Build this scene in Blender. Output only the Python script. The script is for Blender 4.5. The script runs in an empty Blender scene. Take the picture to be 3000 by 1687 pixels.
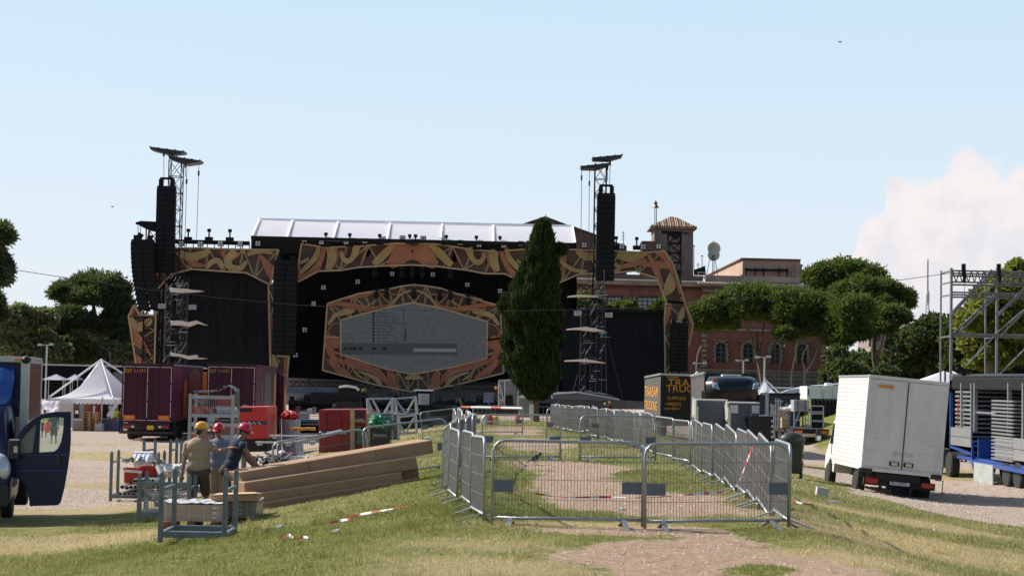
import bpy,bmesh,math,random
import numpy as np
from mathutils import Vector,Matrix,noise
PI=math.pi
R_=math.radians
rnd=random.Random(7)
sc=bpy.context.scene
COL=sc.collection
F,CX,CY=5200.0,1500.0,843.5
CAMZ=3.1
PITCH,ROLL=math.atan(276.5/F),R_(1.1)
cd=bpy.data.cameras.new('camera');cam=bpy.data.objects.new('camera',cd);COL.objects.link(cam)
cd.sensor_width=36.0;cd.lens=36.0*F/3000.0;cd.clip_end=12000;cd.clip_start=0.1
CM=Matrix.Rotation(PI/2+PITCH,3,'X')@Matrix.Rotation(ROLL,3,'Z')
cam.matrix_world=Matrix.Translation((0,0,CAMZ))@CM.to_4x4()
cd.dof.use_dof=False;cd.dof.focus_distance=120.0;cd.dof.aperture_fstop=9.0
sc.camera=cam
SUN_DIR=Vector((-0.78,0.36,0.74)).normalized()
EL=math.asin(SUN_DIR.z);AZ=math.atan2(SUN_DIR.x,SUN_DIR.y)
sd=bpy.data.lights.new('sun','SUN');sun=bpy.data.objects.new('sun',sd);COL.objects.link(sun)
sd.energy=4.8;sd.angle=R_(0.53);sd.color=(1.0,0.955,0.88)
sun.rotation_euler=SUN_DIR.to_track_quat('Z','Y').to_euler()
W=bpy.data.worlds.new('World');sc.world=W;W.use_nodes=True
sc.view_settings.view_transform='Standard';sc.view_settings.look='None'
sc.view_settings.exposure=0.3;sc.view_settings.gamma=1.0
def ray(px,py):
 d=CM@Vector(((px-CX)/F,-(py-CY)/F,-1.0));return d/d.y
def P(px,py,Y):
 d=ray(px,py);return Vector((d.x*Y,Y,CAMZ+d.z*Y))
def build_world():
 nt=W.node_tree;N=nt.nodes;L=nt.links;N.clear()
 out=N.new('ShaderNodeOutputWorld');bg=N.new('ShaderNodeBackground');bg.inputs[1].default_value=0.115
 sky=N.new('ShaderNodeTexSky');sky.sky_type='NISHITA';sky.sun_disc=False
 sky.sun_elevation=EL;sky.sun_rotation=AZ;sky.altitude=50;sky.air_density=1.0;sky.dust_density=2.2;sky.ozone_density=1.3
 tc=N.new('ShaderNodeTexCoord');sp=N.new('ShaderNodeSeparateXYZ');L.new(tc.outputs['Generated'],sp.inputs[0])
 def mth(op,a,b=None,c=None,clamp=False):
  n=N.new('ShaderNodeMath');n.operation=op;n.use_clamp=clamp
  for i,v in enumerate((a,b,c)):
   if v is None:continue
   if isinstance(v,(int,float)):n.inputs[i].default_value=v
   else:L.new(v,n.inputs[i])
  return n.outputs[0]
 yy=mth('MAXIMUM',sp.outputs['Y'],0.02)
 tx=mth('DIVIDE',sp.outputs['X'],yy);tz=mth('DIVIDE',sp.outputs['Z'],yy)
 fwd=mth('GREATER_THAN',sp.outputs['Y'],0.05)
 cv=N.new('ShaderNodeCombineXYZ');L.new(tx,cv.inputs[0]);L.new(tz,cv.inputs[1])
 n1=N.new('ShaderNodeTexNoise');n1.inputs['Scale'].default_value=55;n1.inputs['Detail'].default_value=5;n1.inputs['Roughness'].default_value=0.55
 L.new(cv.outputs[0],n1.inputs['Vector'])
 v1=N.new('ShaderNodeTexVoronoi');v1.inputs['Scale'].default_value=70;v1.feature='SMOOTH_F1';L.new(cv.outputs[0],v1.inputs['Vector'])
 n2=N.new('ShaderNodeTexNoise');n2.inputs['Scale'].default_value=14;n2.inputs['Detail'].default_value=4;L.new(cv.outputs[0],n2.inputs['Vector'])
 pts=[(2250,1000),(2350,900),(2385,820),(2430,745),(2500,690),(2530,630),(2590,575),(2605,525),(2650,500),(2720,490),(2780,462),(2830,440),(2880,450),(2930,468),(3000,462),(3150,520),(3500,700)]
 x0,x1=ray(2250,700).x,ray(3500,700).x
 z0,z1=-0.02,0.16
 fc=N.new('ShaderNodeFloatCurve');cm=fc.mapping.curves[0]
 q=[((ray(a,b).x-x0)/(x1-x0),(ray(a,b).z-z0)/(z1-z0))for a,b in pts]
 cm.points[0].location=(0,-1.0);cm.points[1].location=(1,q[-1][1])
 for a,b in q[1:-1]:cm.points.new(a,b)
 fc.mapping.update()
 L.new(mth('DIVIDE',mth('SUBTRACT',tx,x0),x1-x0,clamp=True),fc.inputs['Value'])
 top=mth('ADD',mth('MULTIPLY',fc.outputs[0],z1-z0),z0)
 bump=mth('ADD',mth('MULTIPLY',mth('SUBTRACT',n1.outputs[0],0.5),0.030),mth('MULTIPLY',mth('SUBTRACT',0.35,v1.outputs['Distance']),0.014))
 dlt=mth('SUBTRACT',mth('ADD',top,bump),tz)
 edge=N.new('ShaderNodeMapRange');edge.interpolation_type='SMOOTHSTEP'
 L.new(dlt,edge.inputs[0]);edge.inputs[1].default_value=0.0;edge.inputs[2].default_value=0.009
 low=N.new('ShaderNodeMapRange');low.interpolation_type='SMOOTHSTEP';L.new(tz,low.inputs[0]);low.inputs[1].default_value=0.012;low.inputs[2].default_value=0.06;low.inputs[3].default_value=0.35;low.inputs[4].default_value=0.95
 msk=mth('MULTIPLY',mth('MULTIPLY',edge.outputs[0],low.outputs[0]),fwd)
 mskn=mth('MULTIPLY',msk,mth('ADD',0.75,mth('MULTIPLY',n2.outputs[0],0.4),clamp=True))
 hz=N.new('ShaderNodeMapRange');hz.interpolation_type='SMOOTHSTEP';L.new(sp.outputs['Z'],hz.inputs[0])
 hz.inputs[1].default_value=0.25;hz.inputs[2].default_value=0.8;hz.inputs[3].default_value=0.92;hz.inputs[4].default_value=0.0
 fr=N.new('ShaderNodeMapRange');fr.interpolation_type='SMOOTHSTEP';L.new(sp.outputs['Y'],fr.inputs[0]);fr.inputs[1].default_value=-.3;fr.inputs[2].default_value=.75
 mixh=N.new('ShaderNodeMix');mixh.data_type='RGBA';L.new(mth('MULTIPLY',hz.outputs[0],fr.outputs[0]),mixh.inputs[0])
 L.new(sky.outputs[0],mixh.inputs[6]);vr=N.new('ShaderNodeMapRange');L.new(sp.outputs['Z'],vr.inputs[0]);vr.inputs[1].default_value=0.0;vr.inputs[2].default_value=0.24
 vc=N.new('ShaderNodeMix');vc.data_type='RGBA';L.new(vr.outputs[0],vc.inputs[0]);vc.inputs[6].default_value=(6.0,6.4,6.85,1);vc.inputs[7].default_value=(4.25,5.7,6.9,1);L.new(vc.outputs[2],mixh.inputs[7])
 mix=N.new('ShaderNodeMix');mix.data_type='RGBA';L.new(mskn,mix.inputs[0]);L.new(mixh.outputs[2],mix.inputs[6])
 shade=N.new('ShaderNodeMix');shade.data_type='RGBA';L.new(mth('ADD',mth('MULTIPLY',dlt,9),mth('MULTIPLY',mth('SUBTRACT',n1.outputs[0],0.45),2.6),clamp=True),shade.inputs[0])
 shade.inputs[6].default_value=(6.9,6.3,6.2,1);shade.inputs[7].default_value=(5.7,5.6,5.95,1)
 L.new(shade.outputs[2],mix.inputs[7])
 L.new(mix.outputs[2],bg.inputs[0]);L.new(bg.outputs[0],out.inputs[0])
build_world()
def sst(t):
 t=np.clip(t,0,1);return t*t*(3-2*t)
RY=[(-60,1.2),(40,1.2),(52,1.14),(66,1.05),(87,0.95),(120,0.5),(150,0.0),(9000,0.0)]
def zt_np(x,y):
 r=np.interp(y,[a for a,b in RY],[b for a,b in RY])
 d=np.abs(x-1.3)-3.2
 t=np.clip((d+.5)/9.0,0,1)
 z=r*(1-t)**1.4
 z=z+2.0*sst((x-15.5)/7)*sst((y-88)/14)
 z=z+.3*np.exp(-((x+10.5)/3.0)**2-((y-32)/5)**2)-.22*sst((np.abs(x-1.3)-8)/4)*sst((y-50)/25)
 z=z+0.035*np.sin(x*1.3+0.7*np.sin(y*.6))*np.sin(y*0.9+x*.4)*np.clip(1.2-y/90,0,1)
 z=z+0.012*np.sin(x*5.1+y*1.7)*np.sin(y*3.9-x)*np.clip(1.2-y/60,0,1)
 return z
def zt(x,y):return float(zt_np(np.float64(x),np.float64(y)))
def GP(px,py):
 d=ray(px,py);y=12.0
 while y<3000:
  if CAMZ+d.z*y<zt(d.x*y,y):break
  y*=1.004
 return Vector((d.x*y,y,zt(d.x*y,y)))
def gz(x,y,dz=0.0):return Vector((x,y,zt(x,y)+dz))
def pxY(px,Y):
 d=ray(px,1250);return gz(d.x*Y,Y)
def rotz(a):return Matrix.Rotation(a,3,'Z')
class MB:
 def __init__(s):s.v=[];s.f=[];s.m=[]
 def add(s,vs,fs,m=0):
  n=len(s.v);s.v.extend([tuple(v)for v in vs]);s.f.extend([tuple(i+n for i in f)for f in fs]);s.m.extend([m]*len(fs));return s
 def box(s,c,d,R=None,m=0,taper=1.0):
  c=Vector(c);x,y,z=d[0]/2,d[1]/2,d[2]/2
  vs=[Vector((a*x*(taper if k>0 else 1),b*y*(taper if k>0 else 1),k*z))for k in(-1,1)for b in(-1,1)for a in(-1,1)]
  if R is not None:
   if isinstance(R,(int,float)):R=rotz(R)
   vs=[R@v for v in vs]
  return s.add([c+v for v in vs],[(0,2,3,1),(4,5,7,6),(0,1,5,4),(2,6,7,3),(0,4,6,2),(1,3,7,5)],m)
 def frame(s,p,q):
  d=(Vector(q)-Vector(p));l=d.length;d=d/max(l,1e-9)
  up=Vector((0,0,1))if abs(d.z)<.95 else Vector((0,1,0))
  a=d.cross(up).normalized();b=a.cross(d).normalized();return d,a,b
 def bar(s,p,q,w,h=None,m=0):
  h=h or w;p=Vector(p);q=Vector(q);d,a,b=s.frame(p,q)
  vs=[o+a*(i*w/2)+b*(j*h/2)for o in(p,q)for i,j in((-1,-1),(1,-1),(1,1),(-1,1))]
  return s.add(vs,[(3,2,1,0),(4,5,6,7),(0,1,5,4),(1,2,6,5),(2,3,7,6),(3,0,4,7)],m)
 def tube(s,p,q,r,r2=None,n=6,m=0,caps=True):
  r2=r if r2 is None else r2;p=Vector(p);q=Vector(q);d,a,b=s.frame(p,q)
  vs=[o+(a*math.cos(2*PI*i/n)+b*math.sin(2*PI*i/n))*rr for o,rr in((p,r),(q,r2))for i in range(n)]
  fs=[(i,(i+1)%n,n+(i+1)%n,n+i)for i in range(n)]
  if caps:fs+=[tuple(range(n-1,-1,-1)),tuple(range(n,2*n))]
  return s.add(vs,fs,m)
 def path(s,pts,r,n=6,m=0,closed=False):
  pts=[Vector(p)for p in pts];k=len(pts);rings=[]
  rr=r if isinstance(r,(list,tuple))else[r]*k
  for i,p in enumerate(pts):
   if closed:t=(pts[(i+1)%k]-pts[i-1])
   else:t=pts[min(i+1,k-1)]-pts[max(i-1,0)]
   t.normalize()
   up=Vector((0,0,1))if abs(t.z)<.8 else Vector((0,1,0))
   if i and not closed:
    a=pa-t*pa.dot(t)
    a=a.normalized()if a.length>1e-5 else t.cross(up).normalized()
   else:a=t.cross(up).normalized()
   pa=a;b=t.cross(a)
   rings.append([p+(a*math.cos(2*PI*j/n)+b*math.sin(2*PI*j/n))*rr[i]for j in range(n)])
  vs=[v for g in rings for v in g];fs=[]
  for i in range(k if closed else k-1):
   i2=(i+1)%k
   fs+=[(i*n+j,i*n+(j+1)%n,i2*n+(j+1)%n,i2*n+j)for j in range(n)]
  if not closed:fs+=[tuple(range(n-1,-1,-1)),tuple(range((k-1)*n,k*n))]
  return s.add(vs,fs,m)
 def prism(s,poly,vec,m=0):
  n=len(poly);poly=[Vector(p)for p in poly];vec=Vector(vec)
  nr=Vector((0,0,0))
  for i in range(n):nr+=poly[i].cross(poly[(i+1)%n])
  if nr.dot(vec)<0:poly=poly[::-1]
  vs=poly+[p+vec for p in poly]
  fs=[tuple(range(n-1,-1,-1)),tuple(range(n,2*n))]+[(i,(i+1)%n,n+(i+1)%n,n+i)for i in range(n)]
  return s.add(vs,fs,m)
 def ell(s,c,r,R=None,nu=10,nv=7,m=0):
  c=Vector(c)
  if isinstance(r,(int,float)):r=(r,r,r)
  vs=[Vector((0,0,-r[2]))]
  for j in range(1,nv):
   t=-PI/2+PI*j/nv
   for i in range(nu):
    a=2*PI*i/nu;vs.append(Vector((r[0]*math.cos(t)*math.cos(a),r[1]*math.cos(t)*math.sin(a),r[2]*math.sin(t))))
  vs.append(Vector((0,0,r[2])))
  if R is not None:vs=[R@v for v in vs]
  fs=[(0,1+(i+1)%nu,1+i)for i in range(nu)]
  for j in range(nv-2):
   b=1+j*nu;fs+=[(b+i,b+(i+1)%nu,b+nu+(i+1)%nu,b+nu+i)for i in range(nu)]
  b=1+(nv-2)*nu;e=len(vs)-1
  fs+=[(b+i,b+(i+1)%nu,e)for i in range(nu)]
  return s.add([c+v for v in vs],fs,m)
 def lathe(s,prof,c=(0,0,0),n=16,m=0,axis='Z',squash=1.0):
  c=Vector(c);vs=[]
  for r,h in prof:
   for i in range(n):
    a=2*PI*i/n;x,y=r*math.cos(a),r*math.sin(a)*squash
    vs.append(c+(Vector((x,y,h))if axis=='Z' else Vector((h,x,y))if axis=='X' else Vector((x,h,y))))
  fs=[]
  for j in range(len(prof)-1):
   fs+=[(j*n+i,j*n+(i+1)%n,(j+1)*n+(i+1)%n,(j+1)*n+i)for i in range(n)]
  fs+=[tuple(range(n-1,-1,-1)),tuple(range((len(prof)-1)*n,len(prof)*n))]
  return s.add(vs,fs,m)
 def build(s,name,mats,parent=None,smooth=False,world=False,bevel=0.0):
  me=bpy.data.meshes.new(name)
  vs=s.v
  if world and parent is not None:
   o=Vector((0,0,0));q=parent
   while q is not None:o=o+q.location;q=q.parent
   vs=[(v[0]-o[0],v[1]-o[1],v[2]-o[2])for v in s.v]
  me.from_pydata(vs,[],s.f);
  if not isinstance(mats,(list,tuple)):mats=[mats]
  for m in mats:me.materials.append(m)
  if len(mats)>1:me.polygons.foreach_set('material_index',s.m)
  if smooth:me.polygons.foreach_set('use_smooth',[True]*len(me.polygons))
  me.update()
  ob=bpy.data.objects.new(name,me);COL.objects.link(ob)
  if parent is not None:ob.parent=parent
  if bevel:
   b=ob.modifiers.new('bevel','BEVEL');b.width=bevel;b.segments=2;b.limit_method='ANGLE'
  return ob
def tag(o,label=None,cat=None,group=None,kind=None):
 if label:o['label']=label
 if cat:o['category']=cat
 if group:o['group']=group
 if kind:o['kind']=kind
 return o
def thing(name,loc,label,cat,group=None,rz=0.0,rx=0.0,ry=0.0):
 o=bpy.data.objects.new(name,None);COL.objects.link(o);o.empty_display_size=.3
 o.location=loc;o.rotation_euler=(rx,ry,rz);return tag(o,label,cat,group)
def kids(o):return[c for c in bpy.data.objects if c.parent==o]
def copy_tree(o,parent=None,ch=None):
 if ch is None:
  ch={}
  for c in bpy.data.objects:
   if c.parent:ch.setdefault(c.parent.name,[]).append(c)
 c=o.copy();COL.objects.link(c)
 if parent is not None:c.parent=parent
 for k in ch.get(o.name,[]):copy_tree(k,c,ch)
 return c
MATS={}
def M(name,col=(.5,.5,.5),rough=.6,metal=0.0,var=.18,scale=4.0,bump=0.0,emit=None,alpha=None,trans=0.0,spec=.5,coat=0.0,col2=None,stretch=None):
 if name in MATS:return MATS[name]
 m=bpy.data.materials.new(name);m.use_nodes=True;nt=m.node_tree;b=nt.nodes['Principled BSDF'];N=nt.nodes;L=nt.links
 b.inputs['Roughness'].default_value=rough;b.inputs['Metallic'].default_value=metal;b.inputs['Specular IOR Level'].default_value=spec
 if coat:b.inputs['Coat Weight'].default_value=coat;b.inputs['Coat Roughness'].default_value=.08
 if trans:b.inputs['Transmission Weight'].default_value=trans
 if emit:b.inputs['Emission Color'].default_value=(*emit[:3],1);b.inputs['Emission Strength'].default_value=emit[3]
 if alpha is not None:b.inputs['Alpha'].default_value=alpha
 tc=N.new('ShaderNodeTexCoord');nz=N.new('ShaderNodeTexNoise');nz.inputs['Scale'].default_value=scale;nz.inputs['Detail'].default_value=6;nz.inputs['Roughness'].default_value=.65
 if stretch:
  mp=N.new('ShaderNodeMapping');mp.inputs['Scale'].default_value=stretch;L.new(tc.outputs['Object'],mp.inputs[0]);L.new(mp.outputs[0],nz.inputs['Vector'])
 else:L.new(tc.outputs['Object'],nz.inputs['Vector'])
 cr=N.new('ShaderNodeValToRGB');cr.color_ramp.elements[0].position=.3;cr.color_ramp.elements[1].position=.7
 lo=col2 if col2 else tuple(c*(1-var)for c in col);hi=tuple(min(1,c*(1+var))for c in col)if not col2 else col
 cr.color_ramp.elements[0].color=(*lo,1);cr.color_ramp.elements[1].color=(*hi,1)
 L.new(nz.outputs[0],cr.inputs[0]);L.new(cr.outputs[0],b.inputs['Base Color'])
 if bump:
  bp=N.new('ShaderNodeBump');bp.inputs['Strength'].default_value=bump;bp.inputs['Distance'].default_value=.05
  L.new(nz.outputs[0],bp.inputs['Height']);L.new(bp.outputs[0],b.inputs['Normal'])
 MATS[name]=m;return m
def blob_field(x,y,blobs):
 v=np.zeros_like(x)
 for px,py,rx,ry,w in blobs:
  c=GP(px,py);v=np.maximum(v,w*np.exp(-(((x-c.x)/rx)**2+((y-c.y)/ry)**2)**1.5))
 return v
def wob(x,y,s,seed=0.0):
 return(np.sin(x*s+seed)*np.sin(y*s*.8+1.7*np.sin(x*s*.45+seed))+.5*np.sin(x*s*2.3+2*seed+y*s)*np.sin(y*s*1.9-x*s*.7))/1.5
DIRT=[(1960,1640,2.0,2.2,1.1),(1700,1640,1.0,1.3,.75),(2150,1600,1.1,1.6,.8),(1800,1560,1.6,.9,.75),(2050,1560,1.6,1.0,.95),(1900,1470,1.9,4.0,1.15),(1700,1430,1.3,4.0,1.0),(2020,1500,1.0,2.0,.8),(1680,1370,1.5,6,1.0),(1560,1350,1.0,5,.7),(1570,1300,1.5,9,.95),(1520,1262,2.0,12,.8),(2150,1687,1.8,2,.8),(2240,1650,.7,1.2,.55)]
GREEN=[(1600,1508,1.3,.9,1.0),(1480,1470,.55,3,1.0),(1730,1520,1.0,.6,.8),(1640,1345,1.2,1.2,.8),(1450,1400,.7,4,.9),(1500,1330,.8,3,.6),(1560,1345,1.6,1.4,.8),(1780,1350,1.4,2.0,.9),(1480,1500,.8,2.2,1),(2150,1525,.7,1.2,1),(1900,1390,.8,2,.8),(1330,1400,1.2,7,.9),(700,1600,2.5,3,.8),(1750,1270,2.2,9,1.0),(1350,1300,1.5,8,.5),(1800,1500,.5,.5,.6),(1250,1480,2.0,2.5,.8),(2240,1560,.6,.9,.8),(2600,1400,1.5,2,.7),(300,1640,3,2,.5),(1130,1600,3,3,.5),(2450,1240,9,12,1.2),(2200,1665,.5,.7,.8),(2000,1425,.8,3,.8)]
DRY=[(480,1400,3,2,.7),(260,1420,3,2.5,.75),(620,1310,6,4,.7),(250,1300,5,5,.6),(2600,1290,4,6,.8),(2900,1490,3,2,.6),(2500,1330,3,6,.8),(300,1335,6,5,1.1),(800,1370,4,5,1.0),(560,1345,6,5,1.0),(1000,1300,3,6,.8),(1250,1260,2,7,.7),(150,1500,3,2,.9),(2900,1400,4,5,1.1),(2780,1380,2,5,1.0),(2380,1370,3,6,.9),(2500,1560,3,2.2,.7),(2800,1600,3,2,.55),(1680,1540,1.3,.9,1.0),(120,1600,3,1.5,.7),(1150,1330,1.2,6,.8),(1400,1600,1.2,1.2,.6),(1420,1660,1.3,1.3,.6),(2420,1640,1.2,1.5,.8),(900,1420,2,3,.4),(2650,1530,3,1.2,.6)]
def masks(x,y):
 w=wob(x,y,1.1,.4)*.22+wob(x,y,3.1,2.0)*.14
 d=blob_field(x,y,DIRT)+w*1.5
 rl=np.abs(x-1.3)-3.2
 flat=sst((rl-4.6-wob(x,y,.5,3)*.9)/1.4)
 gmask=flat*sst((y-36.8-wob(x,y,.4,1)*1.5)/2.5)
 far=sst((y-128)/12)
 gmask=np.maximum(gmask,far)
 bank=sst((x-15.0)/4)*sst((y-84)/6)
 gmask=gmask*(1-bank)
 gmask=np.where((x>6.5)&(y<41),gmask*sst((y-38)/3),gmask)
 dry=blob_field(x,y,DRY)+w*.8
 gmask=gmask*(1-np.clip(dry*1.2-.25,0,1)*.95)
 grn=blob_field(x,y,GREEN)+w
 d=d-.75*np.clip(grn,0,1)
 return np.clip(d,0,1),np.clip(gmask,0,1),np.clip(dry,0,1),np.clip(grn,0,1)
def ground_mat():
 m=bpy.data.materials.new('field');m.use_nodes=True;nt=m.node_tree;N=nt.nodes;L=nt.links;b=N['Principled BSDF']
 b.inputs['Roughness'].default_value=.95;b.inputs['Specular IOR Level'].default_value=.15
 at=N.new('ShaderNodeAttribute');at.attribute_name='zone';at.attribute_type='GEOMETRY'
 sp=N.new('ShaderNodeSeparateColor');L.new(at.outputs['Color'],sp.inputs[0])
 tc=N.new('ShaderNodeTexCoord')
 def noise_(s,d=6,r=.6,st=None):
  n=N.new('ShaderNodeTexNoise');n.inputs['Scale'].default_value=s;n.inputs['Detail'].default_value=d;n.inputs['Roughness'].default_value=r
  L.new(tc.outputs['Object'],n.inputs['Vector']);return n.outputs[0]
 def mix(f,a,c):
  n=N.new('ShaderNodeMix');n.data_type='RGBA'
  if isinstance(f,float):n.inputs[0].default_value=f
  else:L.new(f,n.inputs[0])
  for i,v in((6,a),(7,c)):
   if isinstance(v,tuple):n.inputs[i].default_value=(*v,1)
   else:L.new(v,n.inputs[i])
  return n.outputs[2]
 def rng(v,a,c,lo=0.,hi=1.):
  n=N.new('ShaderNodeMapRange');n.interpolation_type='SMOOTHSTEP';L.new(v,n.inputs[0]);n.inputs[1].default_value=a;n.inputs[2].default_value=c;n.inputs[3].default_value=lo;n.inputs[4].default_value=hi;return n.outputs[0]
 def mth(op,a,c):
  n=N.new('ShaderNodeMath');n.operation=op
  for i,v in((0,a),(1,c)):
   if isinstance(v,(int,float)):n.inputs[i].default_value=v
   else:L.new(v,n.inputs[i])
  return n.outputs[0]
 big,mid,fin,vfin=noise_(.35),noise_(2.2),noise_(9,8,.7),noise_(38,6,.75)
 green=mix(rng(fin,.35,.65),(.095,.11,.022),(.25,.25,.065))
 tan_=mix(rng(vfin,.35,.65),(.26,.20,.095),(.52,.42,.23))
 f_dry=rng(mth('ADD',mth('ADD',mth('MULTIPLY',sp.outputs[2],1.0),mth('MULTIPLY',mid,.9)),mth('SUBTRACT',mth('MULTIPLY',big,.5),mth('MULTIPLY',at.outputs['Alpha'],.75))),.55,1.15)
 gr=mix(f_dry,green,tan_)
 dirt=mix(rng(fin,.3,.7),(.31,.20,.135),(.50,.36,.255));dirt=mix(rng(vfin,.56,.72),dirt,(.62,.53,.45))
 dirt=mix(rng(mid,.58,.7,0,.55),dirt,(.24,.165,.11))
 vo=N.new('ShaderNodeTexVoronoi');vo.inputs['Scale'].default_value=14;L.new(tc.outputs['Object'],vo.inputs['Vector'])
 gv=mix(rng(vo.outputs['Distance'],.1,.6),(.64,.52,.43),(.27,.20,.155));gv=mix(rng(vfin,.45,.65,0,.8),gv,(.76,.65,.55));gv=mix(rng(mid,.48,.7,0,.75),gv,(.44,.345,.27));gv=mix(rng(fin,.55,.7,0,.5),gv,(.30,.24,.19))
 e=mth('MULTIPLY',mth('SUBTRACT',mth('ADD',mth('MULTIPLY',fin,.6),mth('MULTIPLY',mid,.4)),.5),1.1)
 c=mix(rng(mth('ADD',sp.outputs[0],e),.42,.62),gr,dirt)
 c=mix(rng(mth('ADD',sp.outputs[1],e),.42,.62),c,gv)
 L.new(c,b.inputs['Base Color'])
 bp=N.new('ShaderNodeBump');bp.inputs['Strength'].default_value=.9;bp.inputs['Distance'].default_value=.06
 L.new(mth('ADD',fin,mth('MULTIPLY',vfin,.5)),bp.inputs['Height']);L.new(bp.outputs[0],b.inputs['Normal'])
 return m
def grid_mesh(name,co,faces,col,mat):
 used,inv=np.unique(faces.ravel(),return_inverse=True)
 f=inv.reshape(faces.shape).astype(np.int32);me=bpy.data.meshes.new(name)
 me.vertices.add(len(used));me.vertices.foreach_set('co',co[used].astype(np.float32).ravel())
 k=faces.shape[1];me.loops.add(f.size);me.loops.foreach_set('vertex_index',f.ravel())
 me.polygons.add(len(f));me.polygons.foreach_set('loop_start',np.arange(0,f.size,k,dtype=np.int32));me.polygons.foreach_set('loop_total',np.full(len(f),k,dtype=np.int32))
 me.polygons.foreach_set('use_smooth',np.ones(len(f),dtype=bool))
 if col is not None:
  a=me.color_attributes.new('zone','FLOAT_COLOR','POINT');a.data.foreach_set('color',col[used].astype(np.float32).ravel())
 me.update(calc_edges=True);me.validate();me.materials.append(mat)
 o=bpy.data.objects.new(name,me);COL.objects.link(o);return o
def build_ground():
 ys=list(np.arange(-60,10,4.0));y=10.0
 while y<260:ys.append(y);y+=max(.11,.0062*y)
 while y<4000:ys.append(y);y*=1.12
 ys=np.array(ys);u=np.linspace(-1,1,361);u=np.sign(u)*(0.45*np.abs(u)+0.55*np.abs(u)**3)
 hw=16+np.maximum(ys,10)*.75
 X=u[None,:]*hw[:,None];Y=np.repeat(ys[:,None],len(u),1)
 Z=zt_np(X,Y);d,g,dr,gn=masks(X,Y)
 co=np.stack([X,Y,Z],-1).reshape(-1,3);col=np.stack([d,g,dr,gn],-1).reshape(-1,4)
 nr,nc=X.shape;i=np.arange((nr-1)*nc).reshape(nr-1,nc)[:,:-1].ravel()
 fc=np.stack([i,i+1,i+nc+1,i+nc],1)
 fd=col[fc].mean(1);cls=np.where(fd[:,1]>.5,2,np.where(fd[:,0]>.5,1,0))
 mat=ground_mat()
 for k,nm in((0,'ground'),(1,'path'),(2,'gravel')):
  tag(grid_mesh(nm,co,fc[cls==k],col,mat),kind='structure')
build_ground()
K_blk=M('black_scrim',(.010,.010,.011),.95,var=.5,scale=1.2,stretch=(8,8,.2),spec=.08)
K_blk2=M('black_paint',(.012,.012,.013),.7,var=.3,spec=.2)
K_steel=M('dark_steel',(.05,.05,.055),.45,.6,var=.3)
K_alu=M('bare_aluminium',(.42,.43,.44),.42,.75,var=.15)
K_wht=M('white_membrane',(.84,.84,.88),.75,var=.04,scale=.5)
K_seam=M('white_seam',(.9,.9,.9),.6,var=.02)
K_gold=M('gold_paint',(.40,.28,.115),.75,var=.2,scale=1.0)
K_or=M('orange_paint',(.37,.155,.085),.7,var=.2,scale=.8)
K_brn=M('brown_paint',(.095,.062,.045),.8,var=.25,scale=.5)
K_mar=M('maroon_paint',(.095,.042,.036),.8,var=.25,scale=.6)
K_tan=M('tan_paint',(.46,.33,.19),.7,var=.12)
K_flame=M('flame_paint',(.52,.17,.07),.7,var=.15)
K_lamp=M('lamp_glass',(.6,.62,.66),.15,.2,var=.1)
K_cloth=M('pale_sail_cloth',(.62,.58,.55),.8,var=.1)
YS=180.0
def PP(pts,Y):return[P(a,b,Y)for a,b in pts]
def sheet(mb,pts,Y,th=.08,m=0):return mb.prism(PP(pts,Y),(0,th,0),m)
def cat(pts,n=6):
 out=[];k=len(pts)
 for i in range(k-1):
  p0,p1,p2,p3=pts[max(i-1,0)],pts[i],pts[i+1],pts[min(i+2,k-1)]
  for j in range(n):
   t=j/n;out.append(tuple(.5*(2*b+(c-a)*t+(2*a-5*b+4*c-d)*t*t+(3*b-a-3*c+d)*t**3)for a,b,c,d in zip(p0,p1,p2,p3)))
 out.append(tuple(pts[-1]));return out
def strip(mb,pts,Y,th=.05,m=0,n=6):
 """painted ribbon: pts = (px, py, width px)"""
 c=cat(pts,n);L_,R2=[],[]
 for i,(x,y,w)in enumerate(c):
  a=c[max(i-1,0)];b=c[min(i+1,len(c)-1)];dx,dy=b[0]-a[0],b[1]-a[1];l=math.hypot(dx,dy)or 1
  w=max(w,.4)
  L_.append((x-dy/l*w/2,y+dx/l*w/2));R2.append((x+dy/l*w/2,y-dx/l*w/2))
 k=len(c);A,B=PP(L_,Y),PP(R2,Y);d=Vector((0,th,0));fs=[]
 for i in range(k-1):a=i*4;fs+=[(a,a+4,a+5,a+1),(a+2,a+3,a+7,a+6),(a,a+2,a+6,a+4),(a+1,a+5,a+7,a+3)]
 e=4*(k-1);mb.add([v for i in range(k)for v in(A[i],B[i],A[i]+d,B[i]+d)],fs+[(0,1,3,2),(e,e+2,e+3,e+1)],m)
def lattice(mb,top,bot,Y,w=3.2,th=.06,m=0,step=46,posts=True):
 """zig-zag between two outlines sampled by arc length"""
 def samp(pl,t):
  ls=[math.dist(pl[i],pl[i+1])for i in range(len(pl)-1)];T=t*sum(ls)
  for i,l in enumerate(ls):
   if T<=l:return tuple(pl[i][k]+(pl[i+1][k]-pl[i][k])*T/l for k in(0,1))
   T-=l
  return pl[-1]
 n=max(1,round(sum(math.dist(top[i],top[i+1])for i in range(len(top)-1))/step))
 for i in range(n+1):
  a,b=samp(top,i/n),samp(bot,i/n)
  if posts:
   for o in(-2.1,2.1):strip(mb,[(a[0]+o,a[1],w*.62),(b[0]+o,b[1],w*.62)],Y,th,m,1)
  if i<n:
   c=samp(bot,(i+1)/n)if i%2==0 else samp(top,(i+1)/n)
   s=a if i%2==0 else b
   strip(mb,[(*s,w),(*c,w)],Y-.01,th,m,1)
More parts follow.
